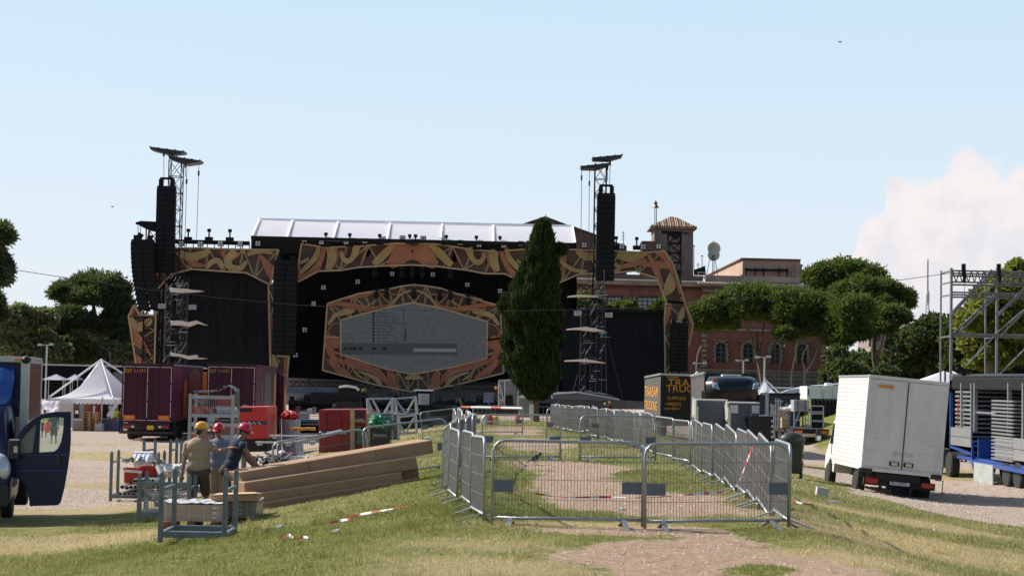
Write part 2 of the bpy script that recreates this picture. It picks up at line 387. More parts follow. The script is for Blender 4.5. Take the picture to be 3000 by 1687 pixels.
def outline(mb,pts,Y,w=4.5,m=0,closed=True):
 pts=list(pts)+([pts[0]]if closed else[])
 for i in range(len(pts)-1):strip(mb,[(*pts[i],w),(*pts[i+1],w)],Y-.003*(i%2),.06,m,1)
BASE=gz(-9,YS)
def art(name,label,panels,tops,bots,gold=(),orng=(),flame=(),maroon=(),Y=YS-1.4,step=46,lw=3.2,cat_='stage set'):
 t=thing(name,P(*panels[0][0],Y),label,cat_)
 mb=MB()
 for p in panels:sheet(mb,p,Y,.25)
 mb.build('panel',K_brn,t,world=True)
 if maroon:
  for q in maroon:mb=MB();sheet(mb,q,Y-.02,.02);mb.build('maroon_patch',K_mar,t,world=True)
 mb=MB()
 for a,b in zip(tops,bots):lattice(mb,a,b,Y-.09,m=0,step=step,w=lw)
 mb.build('lattice',K_tan,t,world=True)
 for nm,lst,mt,dy in(('orange_swirl',orng,K_or,.18),('gold_swirl',gold,K_gold,.26),('flame_line',flame,K_flame,.34)):
  for qi,q in enumerate(lst):
   dy+=.006;mb=MB();strip(mb,q,Y-dy,.05);ob=mb.build(nm,mt,t,world=True)
   if nm!='flame_line' and max(a[2]for a in q)>6:
    e=MB()
    for sg in(-1,1):
     c=cat(q,6);ed=[]
     for i,(x,y,w)in enumerate(c):
      a=c[max(i-1,0)];b=c[min(i+1,len(c)-1)];dx,dy_=b[0]-a[0],b[1]-a[1];l=math.hypot(dx,dy_)or 1
      ed.append((x-sg*dy_/l*w/2,y+sg*dx/l*w/2,1.5))
     strip(e,ed,Y-dy-.03,.03,n=1)
    e.build('swirl_edge',K_tan if nm=='gold_swirl' else K_flame,t,world=True).parent=ob
 mb=MB()
 for p in panels:outline(mb,p,Y-.42)
 mb.build('edge_trim',K_tan,t,world=True)
 return t
def fix_sub():
 pass
def mir(lst,cx=1212,tilt=.019):
 return[[(2*cx-x,y+(2*cx-2*x)*tilt,w)for x,y,w in q]for q in lst]
HT=[(883,714),(955,725),(1057,721),(1102,717),(1160,713),(1264,713),(1312,720),(1385,731),(1448,737),(1537,730),(1600,742)]
HB=[(866,829),(933,794),(996,792),(1049,783),(1135,778),(1208,776),(1279,780),(1367,791),(1420,801),(1481,802),(1560,842)]
gl=[[(1000,735,8),(1004,755,12),(1018,765,14),(1035,752,14),(1045,722,22)],[(1158,715,12),(1128,742,22),(1095,775,16)],[(935,720,8),(925,752,15),(895,785,12),(880,800,6)],[(960,790,14),(972,755,24),(968,727,22)],[(872,772,4),(892,765,8),(905,755,3)]]
ol=[[(1187,714,46),(1178,740,44),(1165,757,48),(1140,777,20)],[(1150,774,12),(1180,757,22),(1210,748,20)],[(950,726,12),(940,760,12),(915,795,16),(872,822,10)],[(868,775,10),(878,800,16),(870,822,8)],[(985,728,8),(984,755,12),(965,792,10)]]
art('stage_header','arched brown and gold ornamental header across the centre of the stage front',[HT+HB[::-1]],[HT[1:-2]],[HB[1:-2]],gold=gl+mir(gl,1209,.010),orng=ol+mir(ol,1209,.010),maroon=[[(1010,725),(1060,722),(1090,735),(1060,780),(1030,782)],[(1330,728),(1380,735),(1360,785),(1320,780)],[(940,728),(965,728),(955,790),(935,792)],[(1070,735),(1110,722),(1120,740),(1080,775)],[(1300,722),(1330,730),(1340,770),(1310,760)]],step=62)
LT=[(505,727),(580,726),(660,729),(740,731),(816,732)];LB=[(507,802),(561,788),(640,794),(721,799),(791,834)]
art('stage_header','left wing header with curling gold leaves and a pale crescent hole above the side screen',[LT+[(806,768)]+LB[::-1]],[LT],[LB],gold=[[(520,738,16),(555,752,22),(590,746,20),(616,733,10)],[(605,785,8),(620,768,14),(640,764,14),(655,785,10)],[(690,735,24),(668,760,20),(675,782,18),(705,785,14),(722,765,8)],[(725,745,10),(760,736,10),(800,742,6)]],orng=[[(545,760,6),(575,775,14),(600,778,4)],[(765,750,8),(790,790,26),(800,820,10)],[(650,735,10),(665,765,8),(700,745,8)]],maroon=[[(610,745),(640,738),(665,745),(660,775),(615,765)],[(715,735),(745,735),(730,790),(712,790)],[(520,760),(560,775),(540,788),(512,795)]],step=52)
K_sky=M('pale_gap',(.75,.8,.85),.8,var=.02)
art('stage_column','narrow tan and orange column between the left screen and the hanging speakers',[[(786,836),(806,826),(803,1000),(815,1043),(847,1043),(838,1125),(820,1160),(792,1110),(790,990)]],[[(789,850),(792,1100)]],[[(801,850),(822,1100)]],orng=[[(795,930,3),(799,985,10),(795,1030,4)],[(838,1045,10),(838,1100,12),(830,1120,10)]],gold=[[(797,1035,6),(803,1070,20),(797,1090,6)]],step=40)
art('stage_column','flaring orange column at the far left of the stage, its foot wider than its top',[[(392,893),(410,922),(456,924),(452,1085),(401,1085),(376,926)]],[[(380,930),(402,1080)]],[[(452,930),(450,1080)]],orng=[[(378,932,4),(400,985,20),(425,1020,16),(428,1030,4)],[(398,1040,6),(412,1060,16),(418,1085,14)]],gold=[[(384,930,8),(400,960,22),(432,945,20),(446,930,6)]],flame=[[(384,925,3),(395,905,4),(408,926,2)],[(392,965,3),(420,1000,4),(448,1058,3)]],step=38)
art('stage_column','upper orange strip of the left stage leg rising behind the tall loudspeaker hang',[[(462,745),(438,768),(436,812),(448,850),(452,924),(462,905),(458,850),(505,800),(498,745)]],[[(440,770),(455,915)]],[[(500,760),(462,915)]],orng=[[(450,760,10),(450,790,22),(460,810,10)],[(446,812,6),(456,840,20),(450,860,6)]],step=50)
RT=[(1600,742),(1654,730),(1744,734),(1798,735),(1898,740),(1946,734),(1973,775)];RB=[(1600,850),(1643,826),(1697,802),(1798,799),(1861,794),(1925,815),(1930,830)]
art('stage_header','right wing header whose painted panel bends down at its outer shoulder',[RT+[(1990,830),(2007,887),(1952,882),(1925,815)]+RB[::-1][2:]],[RT[:-1]],[RB[:-1]],gold=[[(1690,735,12),(1720,752,22),(1760,745,16)],[(1810,742,26),(1850,755,24),(1895,742,8)],[(1640,765,8),(1680,790,10),(1720,795,6)],[(1800,772,10),(1815,785,8),(1798,795,6)],[(1962,800,3),(1962,838,32),(1945,865,6)]],orng=[[(1640,760,18),(1655,775,10),(1640,800,14)],[(1820,782,10),(1860,772,14),(1895,762,8)],[(1880,775,8),(1930,775,20),(1970,782,12)],[(1925,738,12),(1960,770,14),(1995,860,9)],[(1900,745,8),(1925,800,16),(1940,840,10)]],maroon=[[(1770,742),(1800,742),(1795,790),(1775,790)],[(1930,745),(1950,750),(1960,775),(1925,770)],[(1975,830),(1990,840),(1998,878),(1970,880)]],step=54)
art('stage_column','right stage leg dropping from the shoulder to the ground beside the small speaker hang',[[(1952,882),(2007,887),(2031,953),(2018,1012),(2012,985),(2012,945),(1966,938),(1962,1100),(1949,1100),(1947,929)]],[[(1952,886),(1949,930),(1951,1090)]],[[(2006,890),(2010,935),(1961,1090)]],gold=[[(2002,900,6),(1995,925,18),(1988,938,6)]],orng=[[(1965,890,8),(1958,915,12),(1952,950,5)],[(2018,930,4),(2024,950,9),(2017,990,4)],[(1996,870,8),(2012,905,8),(2026,945,5)]],step=48)
SO=[(959,889),(1050,860),(1142,846),(1178,838),(1212,834),(1250,838),(1290,844),(1370,870),(1466,896),(1476,1092),(1330,1128),(1234,1146),(1202,1146),(1106,1128),(945,1084)]
SI=[(998,938),(1038,926),(1130,902),(1210,886),(1290,902),(1428,942),(1426,1050),(1322,1076),(1210,1096),(1130,1080),(998,1038)]
YC=YS-.6
ringU=[SO[0],SO[1],SO[2],SO[3],SO[4],SO[5],SO[6],SO[7],SO[8],(1470,990),(1427,996),SI[5],SI[4],SI[3],SI[2],SI[1],SI[0],(998,988),(952,986)]
ringD=[(952,986),(998,988),SI[10],SI[9],SI[8],SI[7],SI[6],(1427,996),(1470,990),SO[9],SO[10],SO[11],SO[12],SO[13],SO[14]]
sg=[[(975,925,8),(1000,917,13),(1035,908,13),(1040,908,3)],[(1138,905,12),(1152,885,7),(1175,862,5),(1205,850,3)],[(962,950,6),(975,932,10),(985,922,4)],[(1060,905,3),(1095,885,4),(1105,878,3)],[(1022,1060,2),(1045,1095,6),(1070,1112,3)],[(1050,1088,2),(1085,1100,7),(1115,1128,3)],[(1082,1096,2),(1105,1112,12),(1122,1132,3)],[(980,1030,4),(990,1035,6),(998,1034,3)]]
so=[[(962,893,6),(1000,890,10),(1050,900,14),(1100,905,12),(1138,895,5)],[(1010,876,4),(1060,868,6),(1100,858,4)],[(1105,860,5),(1150,862,5),(1175,860,3)],[(958,968,4),(962,1000,24),(972,1038,16),(995,1058,10),(1020,1062,16),(1025,1078,3)],[(1010,1052,10),(1045,1068,24),(1085,1080,18),(1115,1100,14),(1135,1125,6)],[(1137,1085,6),(1148,1105,20),(1150,1130,26),(1170,1140,16)],[(965,1050,6),(990,1080,20),(1020,1098,10),(1035,1105,3)],[(970,985,14),(985,1000,20),(985,1020,12)]]
sf=[[(965,890,2.5),(1010,893,2.5),(1060,905,3),(1130,895,2.5),(1160,885,2)],[(952,965,2.5),(958,1010,2.5),(980,1045,2.5),(1010,1060,2.5)],[(1010,876,2.5),(1060,862,2.5),(1110,856,2.5)],[(1100,1075,2),(1125,1098,3),(1136,1120,2.5),(1139,1085,2.5),(1165,1115,2)],[(955,1050,2.5),(975,1075,2.5),(1010,1095,2.5),(1035,1106,2)],[(1025,1052,2),(1040,1068,2.5),(1060,1070,2),(1090,1078,2.5)],[(1000,905,2),(1030,903,2.5),(1070,912,2)],[(960,970,2),(975,950,2.5),(998,945,2)]]
ta=art('screen_surround','flame painted surround framing the hexagonal video screen at centre stage',[ringU,ringD],[SO[0:9]],[[SI[0],SI[1],SI[2],SI[3],SI[4],SI[5]]],gold=sg+mir(sg,1212,.005)+[[(1185,1108,2),(1212,1104,14),(1240,1108,2)]],orng=so+mir(so,1212,.005),flame=sf+mir(sf,1212,.005),Y=YC,step=38)
mb=MB();lattice(mb,[(998,1040),(1130,1082),(1210,1098),(1322,1078),(1426,1052)],[(985,1096),(1106,1126),(1210,1144),(1330,1126),(1436,1102)],YC-.09,step=30,w=2.6);mb.build('lattice',K_tan,ta,world=True)
def screen_mat():
 m=bpy.data.materials.new('led_screen');m.use_nodes=True;nt=m.node_tree;N=nt.nodes;L=nt.links;b=N['Principled BSDF']
 tc=N.new('ShaderNodeTexCoord');n=N.new('ShaderNodeTexNoise');n.inputs['Scale'].default_value=3.2;n.inputs['Detail'].default_value=4;n.inputs['Roughness'].default_value=.9;L.new(tc.outputs['Object'],n.inputs[0])
 v=N.new('ShaderNodeTexBrick');v.inputs['Scale'].default_value=.25;v.offset=0;v.inputs['Mortar Size'].default_value=.004;mp=N.new('ShaderNodeMapping');mp.inputs['Rotation'].default_value=(PI/2,0,0);L.new(tc.outputs['Object'],mp.inputs[0]);L.new(mp.outputs[0],v.inputs[0])
 v.inputs['Color1'].default_value=(1,1,1,1);v.inputs['Color2'].default_value=(.9,.92,.92,1);v.inputs['Mortar'].default_value=(.75,.75,.75,1)
 cr=N.new('ShaderNodeValToRGB');cr.color_ramp.elements[0].position=.3;cr.color_ramp.elements[1].position=.7;cr.color_ramp.elements[0].color=(.075,.088,.098,1);cr.color_ramp.elements[1].color=(.175,.19,.20,1)
 L.new(n.outputs[0],cr.inputs[0]);mx=N.new('ShaderNodeMix');mx.data_type='RGBA';mx.blend_type='MULTIPLY';mx.inputs[0].default_value=1;L.new(cr.outputs[0],mx.inputs[6]);L.new(v.outputs[0],mx.inputs[7])
 L.new(mx.outputs[2],b.inputs['Emission Color']);b.inputs['Emission Strength'].default_value=.36;b.inputs['Base Color'].default_value=(.006,.006,.007,1);b.inputs['Roughness'].default_value=.8;b.inputs['Specular IOR Level'].default_value=.1
 return m
def flat_text(txt,size,mat,loc,rot,name,parent=None,ext=.0,sx=1.0,align='LEFT'):
 cu=bpy.data.curves.new(name,'FONT');cu.body=txt;cu.size=size;cu.extrude=ext;cu.align_x=align
 ob=bpy.data.objects.new(name,cu);COL.objects.link(ob)
 dg=bpy.context.evaluated_depsgraph_get();me=bpy.data.meshes.new_from_object(ob.evaluated_get(dg));bpy.data.objects.remove(ob)
 me.name=name;me.materials.clear();me.materials.append(mat)
 o=bpy.data.objects.new(name,me);COL.objects.link(o);o.location=loc;o.rotation_euler=rot;o.scale=(sx,1,1)
 if parent is not None:o.parent=parent
 return o
ts=thing('video_screen',P(1210,1096,YS-.3),'grey hexagonal video screen at centre stage showing a computer file list','video screen')
mb=MB();sheet(mb,SI,YS-.3,.3);mb.build('led_panel',screen_mat(),ts,world=True)
K_ui=M('screen_dark_bar',(.008,.009,.01),.8,spec=.1,emit=(.052,.060,.065,.45));K_ui2=M('screen_text',(.005,.005,.006),.8,spec=.1,emit=(.012,.016,.02,.5));K_ui3=M('screen_light_field',(.02,.02,.02),.8,spec=.1,emit=(.12,.13,.135,.62))
mb=MB();sheet(mb,[(999,1004),(1340,1006),(1340,1041),(999,1038)],YS-.34,.02);mb.build('toolbar',K_ui,ts,world=True)
mb=MB();sheet(mb,[(1211,1020),(1337,1021),(1337,1031),(1211,1030)],YS-.38,.02);mb.build('text_field',K_ui3,ts,world=True)
mb=MB()
for bx in(1006,1022,1034,1050,1090,1122):sheet(mb,[(bx,1017),(bx+11,1017.3),(bx+11,1025),(bx,1024.7)],YS-.37,.02)
mb.build('toolbar_button',K_ui2,ts,world=True)
names=['04.7 guests','08.6 influenza','10.5.1 (8th pair).mov','16.1 catch and Treasure','06.1 everything','16.1 Rage a Bach','08.1.17 doc','04.1 influential','00.1 media','06.1 late [reserved]']
for i,nm in enumerate(names):
 yy=916+i*9.15
 o=flat_text(nm,.27,K_ui2,P(1103,yy+3,YS-.36)-ts.location,(PI/2,0,-.0),'file_name',ts)
 mb=MB();sheet(mb,[(1090,yy-2),(1098,yy-2),(1098,yy+3.5),(1090,yy+3.5)],YS-.36,.02);mb.build('file_icon',K_ui2,ts,world=True)
mb=MB();[sheet(mb,q,YS-.36,.02)for q in([(1182,900),(1183.5,900),(1184,1003),(1182.5,1003)],[(1187,962),(1190,962),(1190,1000),(1187,1000)])];mb.build('scroll_bar',K_ui2,ts,world=True)
st=thing('concert_stage',BASE,'big black concert stage with a white membrane roof and dark deck','stage')
def slope(mb,pts,Yf,Yb,m=0,th=-.12):
 a,b,c,d=pts
 mb.prism([P(*a,Yb),P(*b,Yb),P(*c,Yf),P(*d,Yf)],(0,.1,th),m)
xs_t=[760,857,990,1143,1295,1445,1677];ys_t=[643,646.5,650.5,654,657.5,660.5,663]
xs_b=[738,840,975,1133,1290,1445,1685];ys_b=[694,699,703,706,709,711,714]
mb=MB();se=MB()
for i in range(6):slope(mb,[(xs_t[i],ys_t[i]),(xs_t[i+1],ys_t[i+1]),(xs_b[i+1],ys_b[i+1]),(xs_b[i],ys_b[i])],YS-3,YS+6)
for i in range(7):se.bar(P(xs_t[i],ys_t[i]-1,YS+5.6),P(xs_b[i],ys_b[i]-3,YS-3.5),.2,.1)
se.bar(P(760,642,YS+6),P(1677,662,YS+6),.2,.2)
def membrane():
 m=M('roof_membrane',(.86,.86,.90),.6,var=.03);b=m.node_tree.nodes['Principled BSDF'];N=m.node_tree.nodes;L=m.node_tree.links
 tr=N.new('ShaderNodeBsdfTranslucent');tr.inputs[0].default_value=(.88,.88,.92,1);mx=N.new('ShaderNodeMixShader');mx.inputs[0].default_value=.5
 L.new(b.outputs[0],mx.inputs[1]);L.new(tr.outputs[0],mx.inputs[2]);L.new(mx.outputs[0],N['Material Output'].inputs[0]);return m
rf=mb.build('roof',membrane(),st,world=True);se.build('roof_seam',K_seam,rf,world=True)
mb=MB();mb.prism([P(1677,663,YS+6),P(1685,714,YS-3),P(1712,722,YS+12)],(.1,0,0));
mb=MB();sheet(mb,[(736,694),(1688,715),(1688,742),(880,742),(735,742)],YS-1.0,.5)
mb.bar(P(736,696,YS-3.4),P(1688,717,YS-3.4),.45,.32);mb.build('roof_beam',K_blk2,st,world=True)
mb=MB()
sheet(mb,[(800,735),(1690,740),(1690,1125),(1400,1118),(1240,1130),(1160,1130),(1000,1112),(800,1104)],YS+3,.3);mb.build('backdrop',K_blk,st,world=True)
mb=MB();sheet(mb,[(860,735),(1540,745),(1540,900),(1212,830),(960,885),(864,930)],YS+1.5,.1);mb.build('upper_drape',K_blk,st,world=True)
K_deckw=M('grey_back_panel',(.30,.31,.33),.7,var=.15)
K_win=M('shadow_interior',(.02,.02,.022),.8)
mb=MB();sheet(mb,[(800,1085),(1960,1100),(1960,1200),(800,1185)],YS+5,.2);mb.build('rear_wall',K_deckw,st,world=True)
mb=MB()
for i in range(36):
 x=850+i*19;mb.bar(P(x,1118,YS+3.7),P(x+10,1128,YS+3.7),.08);mb.bar(P(x+10,1128,YS+3.7),P(x+19,1118,YS+3.7),.08)
mb.bar(P(848,1117,YS+3.7),P(1540,1128,YS+3.7),.12);mb.bar(P(848,1130,YS+3.7),P(1540,1141,YS+3.7),.12);mb.build('ladder_truss',K_steel,st,world=True)
mb=MB()
dk=[P(845,1172,YS-6),P(1700,1184,YS-6)]
mb.prism([dk[0],dk[1],dk[1]+Vector((0,12,0)),dk[0]+Vector((0,12,0))],(0,0,-.35));mb.build('deck',K_blk2,st,world=True)
mb=MB();sheet(mb,[(845,1178),(1700,1190),(1700,1224),(845,1222)],YS-5.8,.2);mb.build('deck_skirt',K_blk,st,world=True)
mb=MB();
for i in range(60):
 x=900+i*10.5
 if 1160<x<1260:continue
 mb.bar(P(x,1172+(x-845)*.014,YS-5.5),P(x,1146+(x-845)*.014,YS-5.5),.05)
for a,b in((900,1158),(1262,1530)):
 for yy in(1146,1158):mb.bar(P(a,yy+(a-845)*.014,YS-5.5),P(b,yy+(b-845)*.014,YS-5.5),.07)
mb.build('handrail',K_steel,st,world=True)
mb=MB()
for x,y0,y1 in((905,1108,1175),(1000,1120,1178),(1092,1130,1178),(1335,1125,1185),(1345,1125,1185),(1140,1140,1180),(1288,1140,1182)):mb=MB();mb.bar(P(x,y0,YS-3),P(x,y1,YS-3),.35);mb.build('stage_leg',K_steel,st,world=True)
def dark_screen(label,pts,Y,frame):
 t=thing('side_screen',P(*pts[0],Y),label,'stage screen','dark side screens of the stage')
 mb=MB();sheet(mb,pts,Y,.25);mb.build('netting',M('screen_net',(.020,.020,.023),.9,var=.35,scale=1.5,stretch=(8,8,.2),spec=.15),t,world=True)
 m2=M('screen_rib',(.026,.027,.03),.9,var=.5,spec=.1);mb=MB();x0=min(p[0]for p in pts);x1=max(p[0]for p in pts);rr=random.Random(int(x0))
 def topy(x):
  for a,b in zip(pts,pts[1:]):
   if a[0]<=x<=b[0]:return a[1]+(b[1]-a[1])*(x-a[0])/max(1e-6,b[0]-a[0])
  return max(p[1]for p in pts)
 x=x0+4
 while x<x1-4:
  y0=topy(x)+8+rr.random()*80;y1=1060-rr.random()*120
  if rr.random()<.6:mb.bar(P(x,y0,Y-.06),P(x+.5,y1,Y-.06),.06,.04)
  x+=3+rr.random()*4
 mb.build('rib',m2,t,world=True)
 mb=MB();[mb.bar(P(*a,Y-.1),P(*b,Y-.1),.25)for a,b in zip(frame,frame[1:])];mb.build('frame',K_blk2,t,world=True)
 return t
dark_screen('dark side screen under the left wing header, behind the two purple trailers',[(458,800),(512,802),(561,793),(640,798),(721,803),(788,838),(792,1130),(452,1110)],YS+.4,[(512,803),(561,793),(721,803),(788,838),(790,1100)])
dark_screen('dark side screen right of the cypress, below the palace windows',[(1648,914),(1700,913),(1800,915),(1949,921),(1952,1180),(1648,1160)],YS+.4,[(1648,914),(1949,921)])
mb=MB();sheet(mb,[(1636,826),(1672,806),(1676,1160),(1636,1160)],YS+1,.3);mb.build('wing_drape',K_blk,st,world=True)
mb=MB();mb.bar(P(1700,909,YS-.2),P(1948,913,YS-.2),.3)
for x in range(1660,1950,40):mb.bar(P(x,907,YS-.3),P(x,922,YS-.3),.1)
mb.build('screen_rail',K_blk2,st,world=True)
mb=MB();mb.box(P(620,716,YS-.5),(8.4,.6,.45));
mb=MB();a,b=P(505,707,YS-.6),P(731,713,YS-.6);mb.bar(a,b,.45,.4);mb.bar(a-Vector((0,0,.95)),b-Vector((0,0,.85)),.1)
for i in range(12):mb.bar(a.lerp(b,i/11)-Vector((0,0,.9)),a.lerp(b,i/11),.08)
mb.build('wing_truss',K_blk2,st,world=True)
def quad_lamp(name,px,py,Y,label,group,s=.42,rows=2,cols=2,frame=True):
 t=thing(name,P(px,py,Y),label,'stage light',group)
 mb=MB()
 if frame:mb.box((0,.12,0),(s*cols*1.25,.2,s*rows*1.2));mb.box((0,.2,-s*rows*.85),(s*.5,.1,s*.5))
 mb.build('housing',K_blk2,t)
 for i in range(cols):
  for j in range(rows):
   q=MB();q.lathe([(s*.46,0),(s*.5,-.1),(s*.3,-.12)],((i-(cols-1)/2)*s*1.1,0,(j-(rows-1)/2)*s*1.05),8,axis='Y');q.build('lamp',K_lamp,t)
 return t
WHERE=['above the left end of the roof edge','above the arch left shoulder','second along the header','third along the header']
spots=[(892,702),(942,709),(1014,709),(1069,706),(1122,701),(1179,698),(1240,699),(1295,705),(1349,711),(1404,717),(1476,719),(1526,714),(1654,719),(1712,718),(1822,722),(1884,723),(1930,722),(531,713),(587,714),(646,713),(704,714),(756,713)]
ORD=['first','second','third','fourth','fifth','sixth','seventh','eighth','ninth','tenth','eleventh','twelfth','thirteenth','fourteenth','fifteenth','sixteenth','seventeenth','eighteenth','nineteenth','twentieth','twenty-first','twenty-second','twenty-third','twenty-fourth','twenty-fifth','twenty-sixth','twenty-seventh','twenty-eighth','twenty-ninth','thirtieth']
spots.sort()
for i,(x,y)in enumerate(spots):quad_lamp('spot_light',x,y,YS-2.6,'small four-lamp spot on the stage top edge, %s from the left'%ORD[i],'four-lamp spots along the stage top',s=.23)
hang=[(893,966),(919,889),(948,842),(1048,825),(1149,802),(1268,804),(1369,834),(1465,852),(866,1040)]
for i,(x,y)in enumerate(sorted(hang)):
 quad_lamp('spot_light',x,y,YS+1.0,'pale four-lamp spot hanging on the black drape round the screen, %s from the left'%ORD[i],'four-lamp spots on the black drape',s=.22)
up=[(551,675,705),(612,675,705),(673,676,706),(954,686,722),(1024,688,722),(1112,690,716),(1200,691,713),(1217,691,713),(1307,693,716),(1395,695,730),(1464,696,735),(1805,697,730),(1865,699,730)]
for i,(x,y0,y1)in enumerate(up):
 t=thing('follow_spot',P(x,y1,YS-1.8),'slender upright lamp on a post on the stage top, %s from the left'%ORD[i],'stage light','upright lamps along the stage top')
 h=(y1-y0)*YS/F;mb=MB();mb.tube((0,0,0),(0,0,h),.08,n=6);mb.build('post',K_blk2,t)
 mb=MB();mb.box((0,0,h),(.34,.3,.3));mb.build('lamp_head',K_blk2,t)
 mb=MB();mb.box((0,0,.15),(.75,.5,.42));mb.build('yoke',K_blk2,t)
for i,(x,y)in enumerate([(1102,862),(1133,862),(1288,868),(1320,866),(1372,880),(1212,862),(1098,798),(1178,800),(1208,800),(1238,800),(1320,804)]):
 t=thing('hanging_lamp',P(x,y,YS-1.5),'black moving-head lamp hung below the stage grid, %s of its row'%ORD[i],'stage light','black lamps hung over the screen')
 mb=MB();mb.box((0,0,.5),(.5,.35,.3));mb.build('base',K_blk2,t);mb=MB();mb.ell((0,0,-.1),(.28,.28,.42),nu=8,nv=6);mb.build('head',K_blk2,t,smooth=True)
K_spk=M('speaker_grille',(.008,.008,.009),.75,var=.4,scale=9,spec=.2)
K_edge=M('speaker_edge',(.035,.035,.04),.4,var=.3)
def line_array(x0,x1,ytop,ybot,Y,n,label,cols=2,curve=0.0,yoke=True,ridges=0):
 """curve: how far the foot bends back towards the stage, px"""
 tl,br=P(x0,ytop,Y),P(x1,ybot,Y);w=br.x-tl.x;H=tl.z-br.z
 t=thing('speaker_array',Vector(((tl.x+br.x)/2,Y,br.z)),label,'loudspeaker')
 lean=math.tan(ROLL)*H
 for i in range(n):
  z=H*(i+.5)/n;k=1-z/H
  dx=curve*(Y/F)*(k**2.0 if curve else 0)-0
  rot=math.atan2(2*curve*Y/F*k,H)if curve else 0
  for c in range(cols):
   mb=MB();cw=w/cols*.97
   mb.box((0,0,0),(cw,.8,H/n*.985));mb.box((0,-.41,H/n*.45),(cw*.9,.03,H/n*.05),m=1)
   o=mb.build('speaker_cabinet',[K_spk,K_edge],t)
   o.location=((c-(cols-1)/2)*w/cols+dx,.1*k,z);o.rotation_euler=(0,rot*.8,0)
 mb=MB();mb.box((0,0,H+.12),(w*.95,.7,.22))
 for sx in(-.3,.3):mb.box((sx*w,0,H+.55),(w*.22,.5,.75))
 mb.box((0,0,H+1.0),(w*.7,.4,.2));
 if yoke:mb.build('flying_frame',K_blk2,t)
 else:
  mb=MB();mb.box((0,0,H+.12),(w*.95,.7,.2));[mb.box((sx*w,0,H+.4),(w*.2,.4,.5))for sx in(-.3,.3)];mb.build('flying_frame',K_blk2,t)
 return t
line_array(461,509,552,800,YS-4,17,'tall straight black loudspeaker hang left of the left mast, highest on that side')
line_array(385,447,708,910,YS-5,15,'curved black loudspeaker hang at the far left edge of the stage',curve=28,yoke=False)
line_array(804,866,768,1040,YS-4,18,'black loudspeaker hang between the left side screen and the centre arch',yoke=False)
line_array(1749,1799,573,823,YS-6,17,'tall straight black loudspeaker hang on the right mast')
line_array(1963,2014,952,1090,YS-4,12,'short black loudspeaker hang inside the right stage leg',yoke=False)
def truss_tower(mb,c,w,z0,z1,r=.05,seg=None,lean=0.0,m=0):
 seg=seg or w*1.35;n=max(2,round((z1-z0)/seg));c=Vector(c)
 cs=[Vector((a*w/2,b*w/2,0))for a,b in((-1,-1),(1,-1),(1,1),(-1,1))]
 def at(z):return c+Vector((lean*(z-z0),0,0))
 for k in cs:mb.tube(at(z0)+k+Vector((0,0,z0)),at(z1)+k+Vector((0,0,z1)),r,n=4)
 for i in range(n):
  za,zb=z0+(z1-z0)*i/n,z0+(z1-z0)*(i+1)/n
  for j in range(4):
   a,b=cs[j],cs[(j+1)%4]
   mb.tube(at(za)+a+Vector((0,0,za)),at(za)+b+Vector((0,0,za)),r*.7,n=4)
   mb.tube(at(za)+(a if i%2 else b)+Vector((0,0,za)),at(zb)+(b if i%2 else a)+Vector((0,0,zb)),r*.6,n=4)
   if j==0:mb.tube(at(za)+(b if i%2 else a)+Vector((0,0,za)),at(zb)+(a if i%2 else b)+Vector((0,0,zb)),r*.5,n=4)
def mast(label,px,ytop,Y,w,arms,cables,ledge=()):
 b=pxY(px,Y);top=P(px,ytop,Y).z
 px2=px-(1240-ytop)*math.sin(ROLL)*0
 d=P(px,ytop,Y);t=thing('lattice_mast',Vector((d.x,Y,b.z)),label,'rigging mast')
 mb=MB();truss_tower(mb,(0,0,0),w,0,top-b.z,r=.055);mb.build('mast_truss',K_blk2,t)
 for(xa,ya,xb,yb,th)in arms:
  mb=MB();a,c=P(xa,ya,Y)-t.location,P(xb,yb,Y)-t.location
  d_=(c-a);mb.prism([a+Vector((0,-1,.08)),c+Vector((0,-1,.05)),c+Vector((0,-1,-.12)),a+(c-a)*.55+Vector((0,-1,-th)),a+Vector((0,-1,-th*.4))],(0,2,0))
  for k in range(5):mb.bar(a.lerp(c,k/4)+Vector((0,-1.1,.05)),a.lerp(c,k/4)+Vector((0,1.1,.05)),.12)
  mb.build('crane_arm',K_steel,t)
 for(xa,ya,xb,yb)in cables:
  mb=MB();a,c=P(xa,ya,Y)-t.location,P(xb,yb,Y)-t.location;mb.tube(a,c,.028,n=4);mb.box(a.lerp(c,.12),(.16,.16,.5));mb.build('hoist_cable',K_steel,t)
 return t
mast('tall left rigging mast with two crane arms on top',517,470,YS-2,1.25,[(446,436,541,448,.45),(500,462,590,475,.55)],[(480,442,480,520),(548,478,536,930),(583,482,576,700),(543,480,544,520)])
mast('tall right rigging mast with two crane arms on top',1760,480,YS-2,1.15,[(1736,467,1821,458,.35),(1702,492,1784,482,.4)],[(1704,494,1702,720),(1727,494,1724,860),(1788,470,1786,545),(1780,485,1780,530)])
t=thing('lattice_mast',pxY(428,YS-1),'shorter left rigging mast with a single arm reaching left','rigging mast')
mb=MB();top=P(455,665,YS-1);truss_tower(mb,Vector((top.x-t.location.x,0,0)),1.5,0,top.z-t.location.z,r=.07);mb.build('mast_truss',K_blk2,t)
mb=MB();mb.prism([P(396,652,YS-2),P(412,647,YS-2),P(470,650,YS-2),P(470,680,YS-2),P(430,672,YS-2),P(410,662,YS-2)],(0,2,0));mb.bar(P(398,655,YS-1),P(418,656,YS-1),.2);mb.build('crane_arm',K_blk2,t,world=True)
for x in(404,411):mb=MB();mb.tube(P(x,655,YS-1),P(x+1,690,YS-1),.035,n=4);mb.build('hoist_cable',K_steel,t,world=True)
